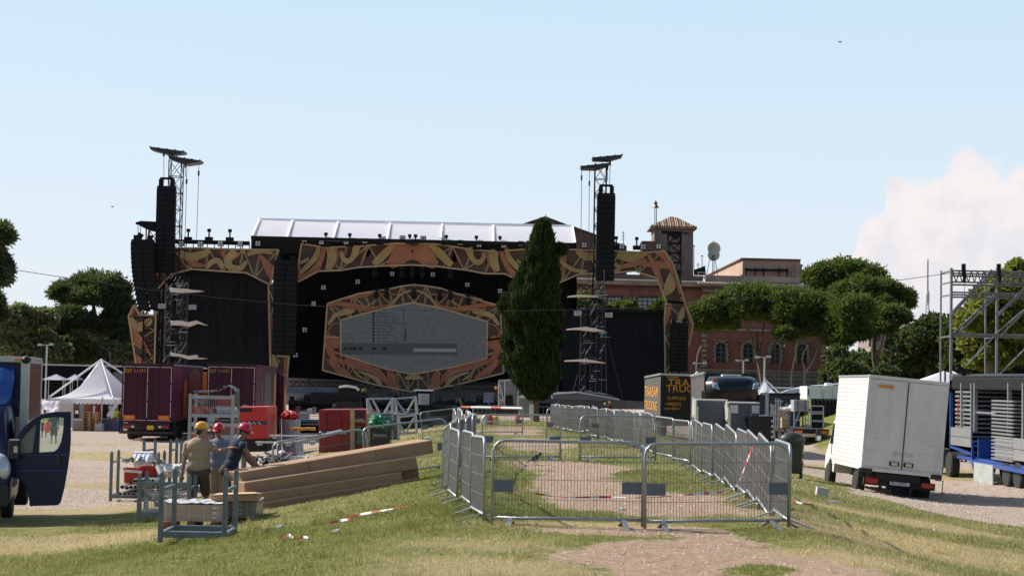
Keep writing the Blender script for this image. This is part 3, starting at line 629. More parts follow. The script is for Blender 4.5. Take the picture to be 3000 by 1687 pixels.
mb=MB();mb.box(P(410,692,YS-2),(.5,.5,.6),R=Matrix.Rotation(.5,3,'Y'));mb.box(P(404,704,YS-2),(.7,.5,.4));mb.build('hoist',K_blk2,t,world=True)
t=thing('lattice_mast',pxY(1972,YS+1),'short dark rigging mast in front of the tiled tower','rigging mast')
mb=MB();top=P(1975,685,YS+1);truss_tower(mb,Vector((top.x-t.location.x,0,0)),1.3,0,top.z-t.location.z,r=.09,seg=1.0);mb.build('mast_truss',K_blk2,t)
mb=MB();mb.prism([P(1936,676,YS),P(2000,678,YS),P(1998,690,YS),P(1980,700,YS),P(1962,684,YS),P(1936,682,YS)],(0,1.5,0));mb.bar(P(2002,682,YS),P(2018,686,YS),.15);mb.build('crane_arm',K_blk2,t,world=True)
def light_tower(label,px,ytop,Y,levels,wing,cloths,lamps):
 b=pxY(px,Y);X=P(px,ytop,Y).x;t=thing('lighting_tower',Vector((X,Y,b.z)),label,'lighting tower','lighting towers in front of the stage');H=P(px,ytop,Y).z-b.z;rr=random.Random(px)
 mb=MB();w=66*Y/F
 for sx in(-.35,.1,.35):
  truss_tower(mb,(sx*w,rr.uniform(-.3,.3),0),.5,0,H*rr.uniform(.92,1.0),r=.045,seg=.8)
 mb.build('tower_truss',K_steel,t)
 for k in range(34):
  z=rr.uniform(.3,H);x=rr.uniform(-.55,.55)*w;mb=MB();mb.box((x,rr.uniform(-.6,.2),z),(rr.uniform(.15,.7),.3,rr.uniform(.12,.5)),R=Matrix.Rotation(rr.uniform(-.4,.4),3,'Y'));mb.build('fixture',K_blk2,t)
 mb=MB()
 for k in range(46):
  z=rr.uniform(.3,H);x=rr.uniform(-.55,.4)*w;a=rr.choice([0,0,1.1,1.0]);l=rr.uniform(.3,1.0)
  mb.bar((x,-.6,z),(x+l*math.cos(a),-.6,z+l*math.sin(a)),rr.uniform(.03,.06))
 for pts in lamps:
  for i in range(4):
   for j in range(2):mb.lathe([(.12,0),(.13,.1)],P(pts[0]+i*5.2,pts[1]+j*7,Y-.8)-t.location,7,axis='Y')
 mb.build('bright_fitting',K_alu,t)
 for(pts)in cloths:
  mb=MB();n=len(pts);top=[P(x,y,Y-.9)-t.location for x,y,h in pts];bot=[P(x,y+h,Y-.6)-t.location for x,y,h in pts]
  vs=top+bot+[v+Vector((0,1.5,.05))for v in bot];mb.add(vs,[(i,i+1,n+i+1,n+i)for i in range(n-1)]+[(n+i,n+i+1,2*n+i+1,2*n+i)for i in range(n-1)])
  o=mb.build('sail_cloth',K_cloth,t,smooth=True);s=o.modifiers.new('s','SOLIDIFY');s.thickness=.03
 return t
light_tower('left lighting tower of dark trusses with three pale sail cloths, above the purple trailers',522,812,YS-16,4,60,[[(498,843,12),(520,845,14),(545,846,10),(575,850,4),(592,851,2)],[(500,940,12),(528,938,14),(550,944,12),(575,938,8),(602,950,2)],[(500,1032,10),(528,1036,8),(552,1042,10),(578,1038,12),(582,1048,3),(600,1048,2)]],[(466,893),(556,896)])
light_tower('right lighting tower of dark trusses with pale pointed sail cloths, beside the cypress',1735,830,YS-16,4,60,[[(1663,868,2),(1690,864,5),(1720,864,6),(1755,866,4)],[(1660,964,2),(1688,960,5),(1715,958,10),(1745,962,9),(1772,968,2)],[(1655,1056,2),(1690,1053,5),(1712,1052,8),(1745,1056,6),(1775,1062,2)]],[(1685,914),(1776,919)])
for i,(a,b)in enumerate([((1770,790),(1778,1240)),((1752,880),(1830,1190)),((1702,1060),(1668,1190))]):
 mb=MB();p,q=P(*a,YS-15),P(*b,YS-18);q.z=max(q.z,.02);mb.tube(p,q,.035,n=4)
 o=mb.build('guy_cable',K_steel);tag(o,['steep thin cable running down the right side of the right lighting tower','slanting thin cable across the right side screen','short thin cable slanting left of the right lighting tower'][i],'cable')
YP=250.0
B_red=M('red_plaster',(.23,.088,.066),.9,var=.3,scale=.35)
B_dk=M('brown_plaster',(.115,.075,.065),.9,var=.25,scale=.3)
B_stone=M('weathered_stone',(.26,.215,.18),.9,var=.3,scale=.6,bump=.4)
B_lite=M('pale_stone_edge',(.62,.58,.52),.9,var=.1)
B_glass=M('window_glass',(.03,.035,.04),.12,var=.3)
B_glass2=M('pale_window_glass',(.36,.37,.42),.2,var=.3,scale=2)
B_fr=M('dark_window_bar',(.03,.03,.035),.6)
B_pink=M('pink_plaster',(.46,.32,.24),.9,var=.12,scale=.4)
def tile_mat():
 m=M('roof_tiles',(.40,.27,.19),.9,var=.35,scale=1.5);nt=m.node_tree;N=nt.nodes;L=nt.links;b=N['Principled BSDF']
 tc=N.new('ShaderNodeTexCoord');w=N.new('ShaderNodeTexWave');w.inputs['Scale'].default_value=.9;w.inputs['Distortion'].default_value=1.0;w.inputs['Detail'].default_value=2;L.new(tc.outputs['Object'],w.inputs[0])
 bp=N.new('ShaderNodeBump');bp.inputs['Strength'].default_value=1;bp.inputs['Distance'].default_value=.3;L.new(w.outputs[0],bp.inputs['Height']);L.new(bp.outputs[0],b.inputs['Normal']);return m
B_tile=tile_mat()
pal=thing('palace',gz(P(2200,1100,YP).x,YP),'long red palace with stone cornice and arched windows behind the pines','palace')
mb=MB();mb.prism(PP([(1500,812),(2060,826),(2060,1215),(1500,1205)],YP),(0,14,0));mb.build('wall',B_red,pal,world=True)
mb=MB();mb.prism(PP([(2060,826),(2422,834),(2420,1215),(2060,1215)],YP-.6),(0,16,0));mb.build('wall',B_red,pal,world=True)
mb=MB();mb.prism(PP([(2040,1085),(2424,1093),(2422,1215),(2040,1215)],YP-.75),(0,.1,0));mb.prism(PP([(2040,1079),(2426,1088),(2426,1093),(2040,1085)],YP-1.0),(0,.3,0));mb.build('plinth',B_stone,pal,world=True)
for i in range(9):
 mb=MB();y=1098+i*13;mb.bar(P(2040,y,YP-.78),P(2424,y+8,YP-.78),.1);mb.build('plinth_joint',B_dk,pal,world=True)
def bandp(x0,y0,x1,y1,h,Y,mat,nm,d=1.0,par=pal):mb=MB();mb.prism(PP([(x0,y0),(x1,y1),(x1,y1+h),(x0,y0+h)],Y),(0,d,0));return mb.build(nm,mat,par,world=True)
bandp(2068,806,2415,814,18,YP-.4,B_stone,'parapet')
bandp(2045,826,2434,836,4,YP-2.2,B_lite,'cornice_edge',2)
bandp(2048,830,2430,839.5,7,YP-1.9,B_stone,'cornice',2)
bandp(2055,837,2424,846.5,9,YP-1.4,B_dk,'cornice',1.5)
bandp(2060,847,2421,856,6,YP-1.0,B_stone,'frieze',1)
bandp(1640,812,2062,823,4,YP-1.6,B_lite,'cornice_edge',2)
bandp(1640,816,2058,827,12,YP-1.2,B_stone,'cornice',2)
bandp(1640,800,2060,808,13,YP-.6,B_dk,'parapet',2)
for x in(2056,2405):
 for k in range(24):
  y=862+k*14.5
  if y>1080:break
  bandp(x,y,x+17-(k%2)*3,y+.4,9,YP-.95,B_stone,'quoin',.4)
bandp(2050,960,2420,968,7,YP-.95,B_stone,'string_course',.4)
def awin(px,ybot,w,h,Y):
 wv=thing('w',(0,0,0),None,None);bpy.data.objects.remove(wv)
 yb=ybot;x0,x1=px-w/2,px+w/2
 arc=lambda r,n=10:[(px+r*math.cos(PI-PI*i/n),yb-h+w/2-r*math.sin(PI-PI*i/n))for i in range(n+1)]
 ro,ri=w/2+8.5,w/2
 mb=MB();a,b=arc(ro),arc(ri)
 for i in range(10):
  k=.5 if i%2 else 1.0
  ao=[(px+(ri+8.5*k)*math.cos(PI-PI*(i+q)/10),yb-h+w/2-(ri+8.5*k)*math.sin(PI-PI*(i+q)/10))for q in(0,1)]
  mb.prism(PP([b[i],ao[0],ao[1],b[i+1]],Y-.35),(0,.4,0))
 for s_ in(-1,1):
  for k in range(7):
   ww=8.5 if k%2 else 5.5;y0=yb-h+w/2+k*(h-w/2)/7;y1=y0+(h-w/2)/7-.8
   xa,xb=sorted((px+s_*ri,px+s_*(ri+ww)));mb.prism(PP([(xa,y0),(xb,y0),(xb,y1),(xa,y1)],Y-.35),(0,.4,0))
 mb.prism(PP([(px-ro-3,yb-h-8),(px+ro+3,yb-h-8),(px+ro+3,yb-h-5),(px-ro-3,yb-h-5)],Y-.5),(0,.5,0))
 fr=mb.build('window',B_stone,pal,world=True)
 mb=MB();mb.prism(PP([(x0,yb),*arc(ri),(x1,yb)],Y-.08),(0,.05,0));g=mb.build('pane',B_glass,pal,world=True);g.parent=fr
 mb=MB()
 for q in(-.0,):mb.bar(P(px,yb,Y-.15),P(px,yb-h,Y-.15),.12)
 for k in(.25,.5,.72):mb.bar(P(x0,yb-h*k,Y-.15),P(x1,yb-h*k,Y-.15),.1)
 g2=mb.build('window_bar',M('green_window_bar',(.10,.11,.09),.6),pal,world=True);g2.parent=fr
for x,y in((2112,1061),(2192,1063),(2271,1064),(2350,1065)):awin(x,y,29,58,YP-.6)
for x in(2152,2232,2311):bandp(x-3,1012,x+3,1012,50,YP-.62,B_red,'wall_panel',.05)
def rwin(x0,x1,y0,y1,Y,nx=4,ny=3):
 mb=MB();mb.prism(PP([(x0-4,y0-4),(x1+4,y0-4),(x1+4,y1+4),(x0-4,y1+4)],Y-.12),(0,.1,0));fr=mb.build('window',B_dk,pal,world=True)
 mb=MB();mb.prism(PP([(x0,y0),(x1,y0),(x1,y1),(x0,y1)],Y-.2),(0,.05,0));mb.build('pane',B_glass2,pal,world=True).parent=fr
 mb=MB()
 for i in range(nx+1):x=x0+(x1-x0)*i/nx;mb.bar(P(x,y0,Y-.27),P(x,y1,Y-.27),.09 if i%nx else .16)
 for i in range(ny+1):y=y0+(y1-y0)*i/ny;mb.bar(P(x0,y,Y-.27),P(x1,y,Y-.27),.09 if i%ny else .16)
 mb.build('window_bar',B_fr,pal,world=True).parent=fr
for a,b in((1686,1728),(1779,1821),(1868,1925)):rwin(a,b,869+(a-1680)*.012,902+(a-1680)*.012,YP)
bandp(1640,838,2055,846,5,YP-.25,B_dk,'string_course',.2)
for x in(1752,1845,1990):bandp(x,845,x+8,845,130,YP-.2,B_dk,'pilaster',.15)
bandp(1640,912,2055,920,5,YP-.25,B_stone,'string_course',.2)
for x in(1780,1870,1960):awin(x,1040,24,50,YP)
def gable(pts,Y,d,label):
 t=thing('gabled_hall',P(*pts[0],Y),label,'building','brown gabled halls behind the stage roof');z=Vector((0,d,0))
 mb=MB();mb.prism(PP(pts+[(pts[-1][0],830),(pts[0][0],820)],Y),z);mb.build('wall',B_dk,t,world=True)
 mb=MB()
 for a,b in zip(pts,pts[1:]):mb.prism([P(a[0],a[1]-1,Y-.6),P(b[0],b[1]-1,Y-.6),P(b[0],b[1]-4,Y-.6),P(a[0],a[1]-4,Y-.6)],(0,d+1,0))
 mb.build('roof',M('dark_roof',(.10,.075,.065),.9),t,world=True)
gable([(1530,660),(1597,637),(1662,662)],YP+16,20,'far brown gable peeking over the right end of the white stage roof')
gable([(1640,660),(1676,665),(1745,690),(1790,708),(1836,724)],YP+8,20,'long brown sloping roof right of the white stage roof')
tw=thing('tiled_tower',P(1975,800,YP+5),'square plaster tower with a shallow tiled roof rising over the palace','tower')
Yt=YP+5;s_=Yt/F
mb=MB();mb.prism(PP([(1917,664),(2031,666),(2031,850),(1917,850)],Yt),(0,5.5,0));mb.build('wall',M('tower_plaster',(.22,.165,.14),.95,var=.35,scale=.5,stretch=(1,1,.3)),tw,world=True)
mb=MB();e=[P(1905,663,Yt-.7),P(2042,666,Yt-.7)];e+=[e[1]+Vector((0,7,0)),e[0]+Vector((0,7,0))];e=[v+Vector((0,0,.0))for v in e];ap=P(1972,636,Yt+2.8)
ap0,ap1=ap-Vector((.5,0,0)),ap+Vector((.5,0,0))
lo=[v-Vector((0,0,.25))for v in e]
mb.add(e+[ap0,ap1]+lo,[(0,1,5,4),(1,2,5),(2,3,4,5),(3,0,4),(6,7,1,0),(7,8,2,1),(8,9,3,2),(9,6,0,3),(9,8,7,6)]);rf_=mb.build('roof',B_tile,tw,world=True)
mb=MB()
for i in range(26):
 t_=(i+.5)/26;a=e[0].lerp(e[1],t_)+Vector((0,-.02,.0));b=(ap0 if t_<.5 else ap1);k=min(1,2*min(t_,1-t_)*1.05)
 top=a.lerp(Vector((a.x*.0+(a.x),ap.y,ap.z)),k*.97);top.x=a.x
 mb.tube(a,top+Vector((0,0,.03)),.13,n=5)
mb.build('tile_row',B_tile,tw,world=True).parent=rf_
mb=MB();mb.prism(PP([(1880,706),(1918,706),(1918,840),(1880,840)],YP+4),(0,4,0));mb.build('annex',B_dk,tw,world=True)
for a in kids(rf_):a.location=(0,0,0)
t=thing('rooftop_lantern',P(1921,700,YP+3),'thin double pole with a hooded lantern and finial left of the tiled tower','lantern')
mb=MB()
for dx in(-2.4,2.4):mb.tube(P(1921+dx,710,YP+3),P(1921+dx,610,YP+3),.06,n=5)
mb.build('pole',K_steel,t,world=True)
mb=MB();c=P(1921,609,YP+3)-t.location;mb.lathe([(.5,0),(.42,.12),(.2,.45),(.12,.6)],c,12);mb.build('hood',M('bronze',(.16,.10,.06),.5,.5),t)
mb=MB();mb.ell(P(1921,596,YP+3)-t.location,(.25,.25,.3));mb.tube(P(1921,592,YP+3)-t.location,P(1921,586,YP+3)-t.location,.06);mb.build('finial',K_steel,t)
t=thing('satellite_dish',P(2092,800,YP-1),'pair of round grey dishes, one below the other, on a pole over the palace roof','dish')
m_d=M('dish_metal',(.48,.46,.42),.45,.3,var=.3,scale=.8)
for x,y,r,dy in((2092,728,.92,-1.2),(2091,747,.85,.2)):
 mb=MB();c=P(x,y,YP+dy)-t.location;mb.lathe([(.05,.32),(r*.5,.25),(r*.85,.1),(r,0),(r,.05),(r*.5,.34),(.05,.4)],c,24,axis='Y');mb.tube(c+Vector((0,.2,0)),c+Vector((0,-.7,0)),.035);mb.build('dish',m_d,t,smooth=False)
mb=MB()
for a,b in(((2088,806),(2088,735)),((2092,806),(2092,735)),((2070,806),(2078,765)),((2078,765),(2090,750)),((2103,806),(2096,765)),((2090,712),(2090,704))):mb.tube(P(*a,YP)-t.location,P(*b,YP)-t.location,.05,n=5)
mb.build('pole',K_steel,t)
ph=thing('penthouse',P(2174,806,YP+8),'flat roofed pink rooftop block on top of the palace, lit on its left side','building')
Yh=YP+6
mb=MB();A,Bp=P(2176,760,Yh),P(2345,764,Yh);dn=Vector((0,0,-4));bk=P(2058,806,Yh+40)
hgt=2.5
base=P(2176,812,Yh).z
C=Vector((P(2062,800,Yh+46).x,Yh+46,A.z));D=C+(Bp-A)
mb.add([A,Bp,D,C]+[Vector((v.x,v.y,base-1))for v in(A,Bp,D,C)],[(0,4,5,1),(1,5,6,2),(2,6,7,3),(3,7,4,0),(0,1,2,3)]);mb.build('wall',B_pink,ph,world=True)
mb=MB();
for a,b in((A,Bp),(A,C)):mb.bar(a+Vector((0,-.15,.1)),b+Vector((0,-.15,.1)),.5,.22)
mb.build('roof_edge',B_dk,ph,world=True)
mb=MB();mb.bar(P(2183,790,Yh-.5),P(2310,792,Yh-.5),.32)
for x in(2186,2213,2237,2282,2306):mb.bar(P(x,784,Yh-.5),P(x,812,Yh-.5),.16)
mb.build('pipe_rack',K_blk2,ph,world=True)
mb=MB();mb.tube(P(2326,776,Yh-.6),P(2326,812,Yh-.6),.25,n=10);mb.build('flue',B_stone,ph,world=True)
mb=MB();mb.prism(PP([(2344,772),(2354,777),(2350,783),(2346,786)],Yh+1),(0,2,0));mb.prism(PP([(2344,782),(2348,782),(2348,812),(2344,812)],Yh+1),(0,2,0));mb.build('side_stair',B_pink,ph,world=True)
for i,(x,y0,y1,br)in enumerate([(1826,678,724,3),(2033,718,800,0),(2045,770,800,1),(2057,748,806,0),(1900,612,622,0)]):
 mb=MB();Y=YP+2;mb.tube(P(x,y1,Y),P(x,y0,Y),.05,n=4)
 for k in range(br):mb.bar(P(x-6,y0+5+k*9,Y),P(x+6,y0+5+k*9,Y),.05)
 if br==0:mb.bar(P(x-3,y0+2,Y),P(x+3,y0+2,Y),.12)
 if i==4:continue
 tag(mb.build('roof_antenna',K_steel),['branched television aerial above the long brown roof','black pipe right of the tiled tower','small bracket aerial right of the tiled tower','thin aerial just left of the dishes'][i],'aerial')
t=thing('roof_railing',P(2050,806,YP-1),'dark rooftop railing and stair between the tower and the dishes','railing')
mb=MB();mb.prism(PP([(2033,790),(2046,786),(2066,778),(2068,806),(2033,806)],YP-.5),(0,.3,0));mb.build('stair',K_blk2,t,world=True)
mb=MB();mb.bar(P(2046,797,YP-1.2),P(2066,799,YP-1.2),.08);mb.bar(P(2046,797,YP-1.2),P(2046,812,YP-1.2),.08);mb.build('rail',B_lite,t,world=True)
def leaf_mat(name,a,b,sc_=1.2,tr=.25):
 m=M(name,b,.7,var=.2,scale=sc_,col2=a,spec=.25);nt=m.node_tree;N=nt.nodes;L=nt.links;p=N['Principled BSDF']
 t=N.new('ShaderNodeBsdfTranslucent');t.inputs[0].default_value=(b[0]*1.6,b[1]*1.7,b[2],1);mx=N.new('ShaderNodeMixShader');mx.inputs[0].default_value=tr
 L.new(p.outputs[0],mx.inputs[1]);L.new(t.outputs[0],mx.inputs[2]);L.new(mx.outputs[0],N['Material Output'].inputs[0]);return m
LM_pine=leaf_mat('pine_needles',(.036,.056,.014),(.115,.155,.038))
LM_pined=leaf_mat('dark_pine_needles',(.032,.048,.020),(.09,.115,.048))
LM_cyp=leaf_mat('cypress_foliage',(.012,.022,.005),(.042,.062,.014),2.5,.12)
LM_plane=leaf_mat('plane_leaves',(.07,.09,.02),(.22,.23,.055),.8,.35)
LM_oak=leaf_mat('oak_leaves',(.03,.042,.016),(.085,.105,.045),.7)
LM_hazy=leaf_mat('hazed_leaves',(.07,.085,.045),(.17,.19,.10),.5,.3)  # leaf colour lightened to stand in for distance haze
BARK=M('pine_bark',(.15,.105,.08),.95,var=.4,scale=3,bump=.5,stretch=(1,1,.3))
BARKL=M('pale_bark',(.36,.30,.24),.95,var=.3,scale=3)
def leaves(name,C,Nn,L_,Wd,k,mat,parent,seed,up=.35,spread=.8):
 """C: leaf positions, Nn: outward directions; k blades per position"""
 rs=np.random.RandomState(seed);n=len(C)
 C=np.repeat(C,k,0);Nn=np.repeat(Nn,k,0)
 d=Nn+rs.normal(0,spread,C.shape);d[:,2]+=up;d/=np.linalg.norm(d,axis=1)[:,None]+1e-9
 s=np.cross(d,rs.normal(0,1,C.shape));s/=np.linalg.norm(s,axis=1)[:,None]+1e-9
 l=L_*rs.uniform(.6,1.3,(len(C),1));w=Wd*rs.uniform(.6,1.3,(len(C),1))
 j=rs.normal(0,L_*.25,C.shape)
 v=np.stack([C+j-s*w,C+j+s*w,C+j+d*l+s*w*.5,C+j+d*l-s*w*.5],1).reshape(-1,3)
 f=np.arange(len(v)).reshape(-1,4)
 o=grid_mesh(name,v-np.array(parent.location),f,None,mat);o.parent=parent;
 o.data.polygons.foreach_set('use_smooth',np.zeros(len(o.data.polygons),dtype=bool));return o
def crown(parent,lobes,mat,seed,sub=34,per=50,L_=.46,Wd=.085,flat=.0,core=True,k=2,rs_=(.32,.48),up=.35):
 """lobes: (cx, cy, cz, rx, ry, rz) world"""
 rs=np.random.RandomState(seed);Cs,Ns=[],[];mb=MB()
 for(cx,cy,cz,rx,ry,rz)in lobes:
  nsub=max(6,int(sub));u=rs.normal(0,1,(nsub,3));u/=np.linalg.norm(u,axis=1)[:,None]
  u[:,2]=np.where(u[:,2]<-.35,-u[:,2]*.6,u[:,2])
  sc_=np.array([rx,ry,rz]);c0=np.array([cx,cy,cz])+u*sc_*rs.uniform(.62,.86,(nsub,1))
  rr=rs.uniform(*rs_,nsub)*min(rx,rz*1.5)
  for c,r in zip(c0,rr):
   q=rs.normal(0,1,(per,3));q/=np.linalg.norm(q,axis=1)[:,None]
   Cs.append(c+q*np.array([r*1.15,r*1.15,r*.85])*rs.uniform(.75,1.05,(per,1)));Ns.append(q)
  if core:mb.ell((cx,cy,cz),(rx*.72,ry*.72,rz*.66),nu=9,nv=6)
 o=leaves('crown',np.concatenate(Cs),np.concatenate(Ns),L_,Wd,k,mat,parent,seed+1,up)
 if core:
  c=mb.build('light_block_core',M('light_block_core',(.012,.02,.008),.9),parent,world=True)  # dark core added inside the crown to block light
 return o
def limb(mb,pts,r0,r1,n=7):
 c=cat([(p[0],p[1],p[2])for p in pts],4);k=len(c);mb.path([Vector(q)for q in c],[r0+(r1-r0)*i/(k-1)for i in range(k)],n)
def tree(name,label,Y,trunk,lobes,mat,cat_='tree',group=None,seed=1,limbs=(),dy=None,r=.4,bark=None,base=None,**kw):
 g=gz(P(trunk[0][0],trunk[0][1],Y).x,Y);t=thing(name,g,label,cat_,group)
 s=Y/F;rr=random.Random(seed);LB=[]
 for(px,py,rx,ry)in lobes:
  c=P(px,py,Y+rr.uniform(-1.5,1.5));LB.append((c.x,c.y,c.z,rx*s,(dy or rx*.9)*s,ry*s))
 mb=MB();pts=[g+Vector((0,0,-.2))]+[P(a,b,Y)for a,b in trunk[1:]];limb(mb,pts,r,r*.55)
 for l in limbs:limb(mb,[P(a,b,Y+(i*.7 if k_%2 else-i*.7))for i,(a,b)in enumerate(l)for k_ in(len(l),)],r*.5,r*.18,5)
 mb.build('trunk',bark or BARK,t,world=True)
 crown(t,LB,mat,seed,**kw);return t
G1='umbrella pines beside the palace'
tree('stone_pine','umbrella pine with a broad flat crown nearest the right stage leg',215,[(2240,1230),(2235,1120),(2222,1050),(2215,975)],[(2060,925,52,38),(2105,905,55,36),(2155,885,62,40),(2215,875,70,40),(2270,885,62,42),(2180,915,62,30),(2040,950,42,30),(2230,915,60,32),(2120,945,40,22)],LM_pine,group=G1,seed=3,limbs=[[(2225,1060),(2208,1010),(2190,960),(2170,920)],[(2233,1090),(2262,1020),(2285,970),(2290,930)],[(2222,1040),(2232,990),(2240,940)],[(2040,1180),(2045,1040),(2075,990),(2090,950)]],r=.42)
tree('stone_pine','umbrella pine with bare pale forked trunks in front of the palace corner',212,[(2385,1230),(2400,1180),(2392,1150)],[(2310,925,55,45),(2360,895,62,42),(2410,905,50,45),(2340,960,60,34),(2390,960,50,38),(2310,890,60,40),(2300,980,30,20)],LM_pine,group=G1,seed=5,limbs=[[(2352,1190),(2358,1090),(2350,1050),(2366,1010)],[(2358,1095),(2385,1050),(2400,1010)],[(2335,1180),(2318,1110),(2330,1040),(2335,990)],[(2350,1200),(2356,1140),(2360,1090)]],r=.3,bark=BARKL)
tree('stone_pine','umbrella pine with crowded dark trunks left of the pale houses',210,[(2495,1230),(2490,1120),(2488,1040)],[(2475,925,58,44),(2510,905,50,34),(2460,970,45,40),(2500,975,48,40),(2450,1000,40,30)],LM_pine,group=G1,seed=7,limbs=[[(2500,1180),(2492,1080),(2480,1010)],[(2520,1200),(2560,1120),(2575,1020)]],r=.36)
tree('stone_pine','umbrella pine with a low right hand crown over a long leaning trunk',214,[(2600,1230),(2582,1120),(2560,1050),(2565,980)],[(2570,935,50,36),(2610,930,46,34),(2640,935,26,24),(2545,960,42,30),(2590,960,40,22)],LM_pine,group=G1,seed=9,limbs=[[(2540,1220),(2560,1150),(2572,1060),(2590,980)]],r=.38)
tree('stone_pine','tallest umbrella pine, its rounded crown topping the group right of the palace',232,[(2470,1200),(2470,1000),(2470,850)],[(2400,815,44,28),(2440,800,52,34),(2490,795,58,36),(2545,810,46,30),(2470,825,70,28),(2420,850,40,26)],LM_pine,group=G1,seed=11,r=.4)
tree('stone_pine','umbrella pine with the dark crown furthest right of the group, just under the tallest crown',226,[(2560,1200),(2560,1000),(2555,900)],[(2480,865,52,32),(2530,850,56,36),(2585,858,56,36),(2635,875,42,30),(2560,885,66,24),(2650,890,26,18)],LM_pine,group=G1,seed=13,r=.4)
G2='pines left of the stage'
tree('stone_pine','dark umbrella pine with a domed crown standing left of the stage',200,[(238,1190),(245,1080),(262,1010),(276,930),(270,870)],[(210,855,52,30),(185,862,36,22),(260,838,50,34),(310,838,52,34),(350,850,32,26),(270,875,70,30),(320,880,44,24),(220,880,40,20)],LM_pined,group=G2,seed=15,limbs=[[(262,1010),(290,960),(310,900)],[(268,970),(240,910),(215,880)]],r=.34)
tree('stone_pine','low spreading dark pine under the domed pine, left of the stage',196,[(205,1190),(205,1060),(195,980)],[(195,935,58,32),(150,960,42,26),(105,980,52,28),(150,985,50,26),(240,945,40,28),(75,985,30,20)],LM_pined,group=G2,seed=17,limbs=[[(200,1020),(170,990),(140,970)],[(200,1010),(225,970),(240,950)]],r=.26)
tree('stone_pine','dark pine half hidden behind the orange stage leg at the far left',198,[(330,1190),(340,1060),(345,980)],[(350,900,38,40),(335,945,42,36),(375,935,34,44),(310,965,40,26),(365,985,36,30)],LM_pined,group=G2,seed=19,limbs=[[(320,1130),(335,1040),(350,990)]],r=.26)
tree('stone_pine','dark pine cut off by the left edge of the picture',150,[(-40,1230),(-30,1000),(-20,800)],[(-10,700,42,32),(5,690,26,30),(0,790,34,34),(-30,760,50,50),(-10,820,40,20),(0,925,12,14),(-25,900,30,40)],LM_pined,group=G2,seed=21,r=.34)
G3='leafy trees behind the black fence on the left'
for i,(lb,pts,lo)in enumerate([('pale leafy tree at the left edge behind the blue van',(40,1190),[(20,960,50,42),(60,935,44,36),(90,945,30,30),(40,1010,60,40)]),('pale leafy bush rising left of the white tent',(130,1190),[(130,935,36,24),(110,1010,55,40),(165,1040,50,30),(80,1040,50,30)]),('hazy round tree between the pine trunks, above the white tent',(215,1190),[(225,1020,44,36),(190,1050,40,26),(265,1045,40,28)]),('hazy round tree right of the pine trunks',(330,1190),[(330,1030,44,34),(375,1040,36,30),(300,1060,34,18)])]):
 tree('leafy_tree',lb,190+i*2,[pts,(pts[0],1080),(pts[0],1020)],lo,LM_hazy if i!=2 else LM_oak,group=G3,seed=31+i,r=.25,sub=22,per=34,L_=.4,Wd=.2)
G4='tree tops over the right side screen'
for i,(lb,x,lo)in enumerate([('bright green tree top left of the right mast',1705,[(1690,885,26,20),(1715,880,30,24),(1740,890,22,18)]),('bright green tree top right of the right mast, under the palace window',1820,[(1815,902,26,14),(1845,900,20,16),(1790,908,18,8)]),('bright green tree top tucked against the right stage leg',1940,[(1935,898,18,16),(1960,890,22,20),(1915,910,18,8)])]):
 tree('leafy_tree',lb,205,[(x,1190),(x,1000),(x,905)],lo,LM_pine,group=G4,seed=41+i,r=.2,sub=16,per=30,L_=.35,Wd=.15)
G5='broad trees at the right'
tree('leafy_tree','dark round tree left of the grey scaffold',205,[(2720,1190),(2720,1080),(2720,1020)],[(2690,1000,55,40),(2740,970,55,38),(2780,1000,50,50),(2700,1060,60,40),(2760,1060,55,40),(2660,1050,35,36),(2730,945,30,20)],LM_oak,group=G5,seed=51,sub=24,per=40,L_=.38,Wd=.17)
tree('leafy_tree','dark shrubby tree below the pines, in front of the pale houses',200,[(2450,1190),(2450,1120),(2450,1090)],[(2450,1050,30,40),(2480,1090,45,40),(2440,1110,30,40),(2530,1110,40,30),(2600,1100,28,34)],LM_pined,group=G5,seed=52,sub=22,per=36,L_=.38,Wd=.17)
tree('plane_tree','sunlit yellow green plane tree behind the scaffold',140,[(2900,1220),(2900,1050),(2900,960)],[(2870,925,50,46),(2905,880,52,52),(2950,860,55,60),(2990,810,40,42),(2860,1000,52,50),(2920,970,60,60),(2980,940,50,60),(2900,1050,60,50),(2975,1040,55,50),(2840,945,30,36)],LM_plane,group=G5,seed=53,sub=30,per=46,L_=.30,Wd=.15)
tree('leafy_tree','darker green tree just left of the plane tree',160,[(2820,1210),(2820,1060),(2820,1000)],[(2815,945,36,30),(2790,1000,34,40),(2830,1050,44,44),(2800,1080,40,30)],LM_oak,group=G5,seed=54,sub=22,per=40,L_=.32,Wd=.14)
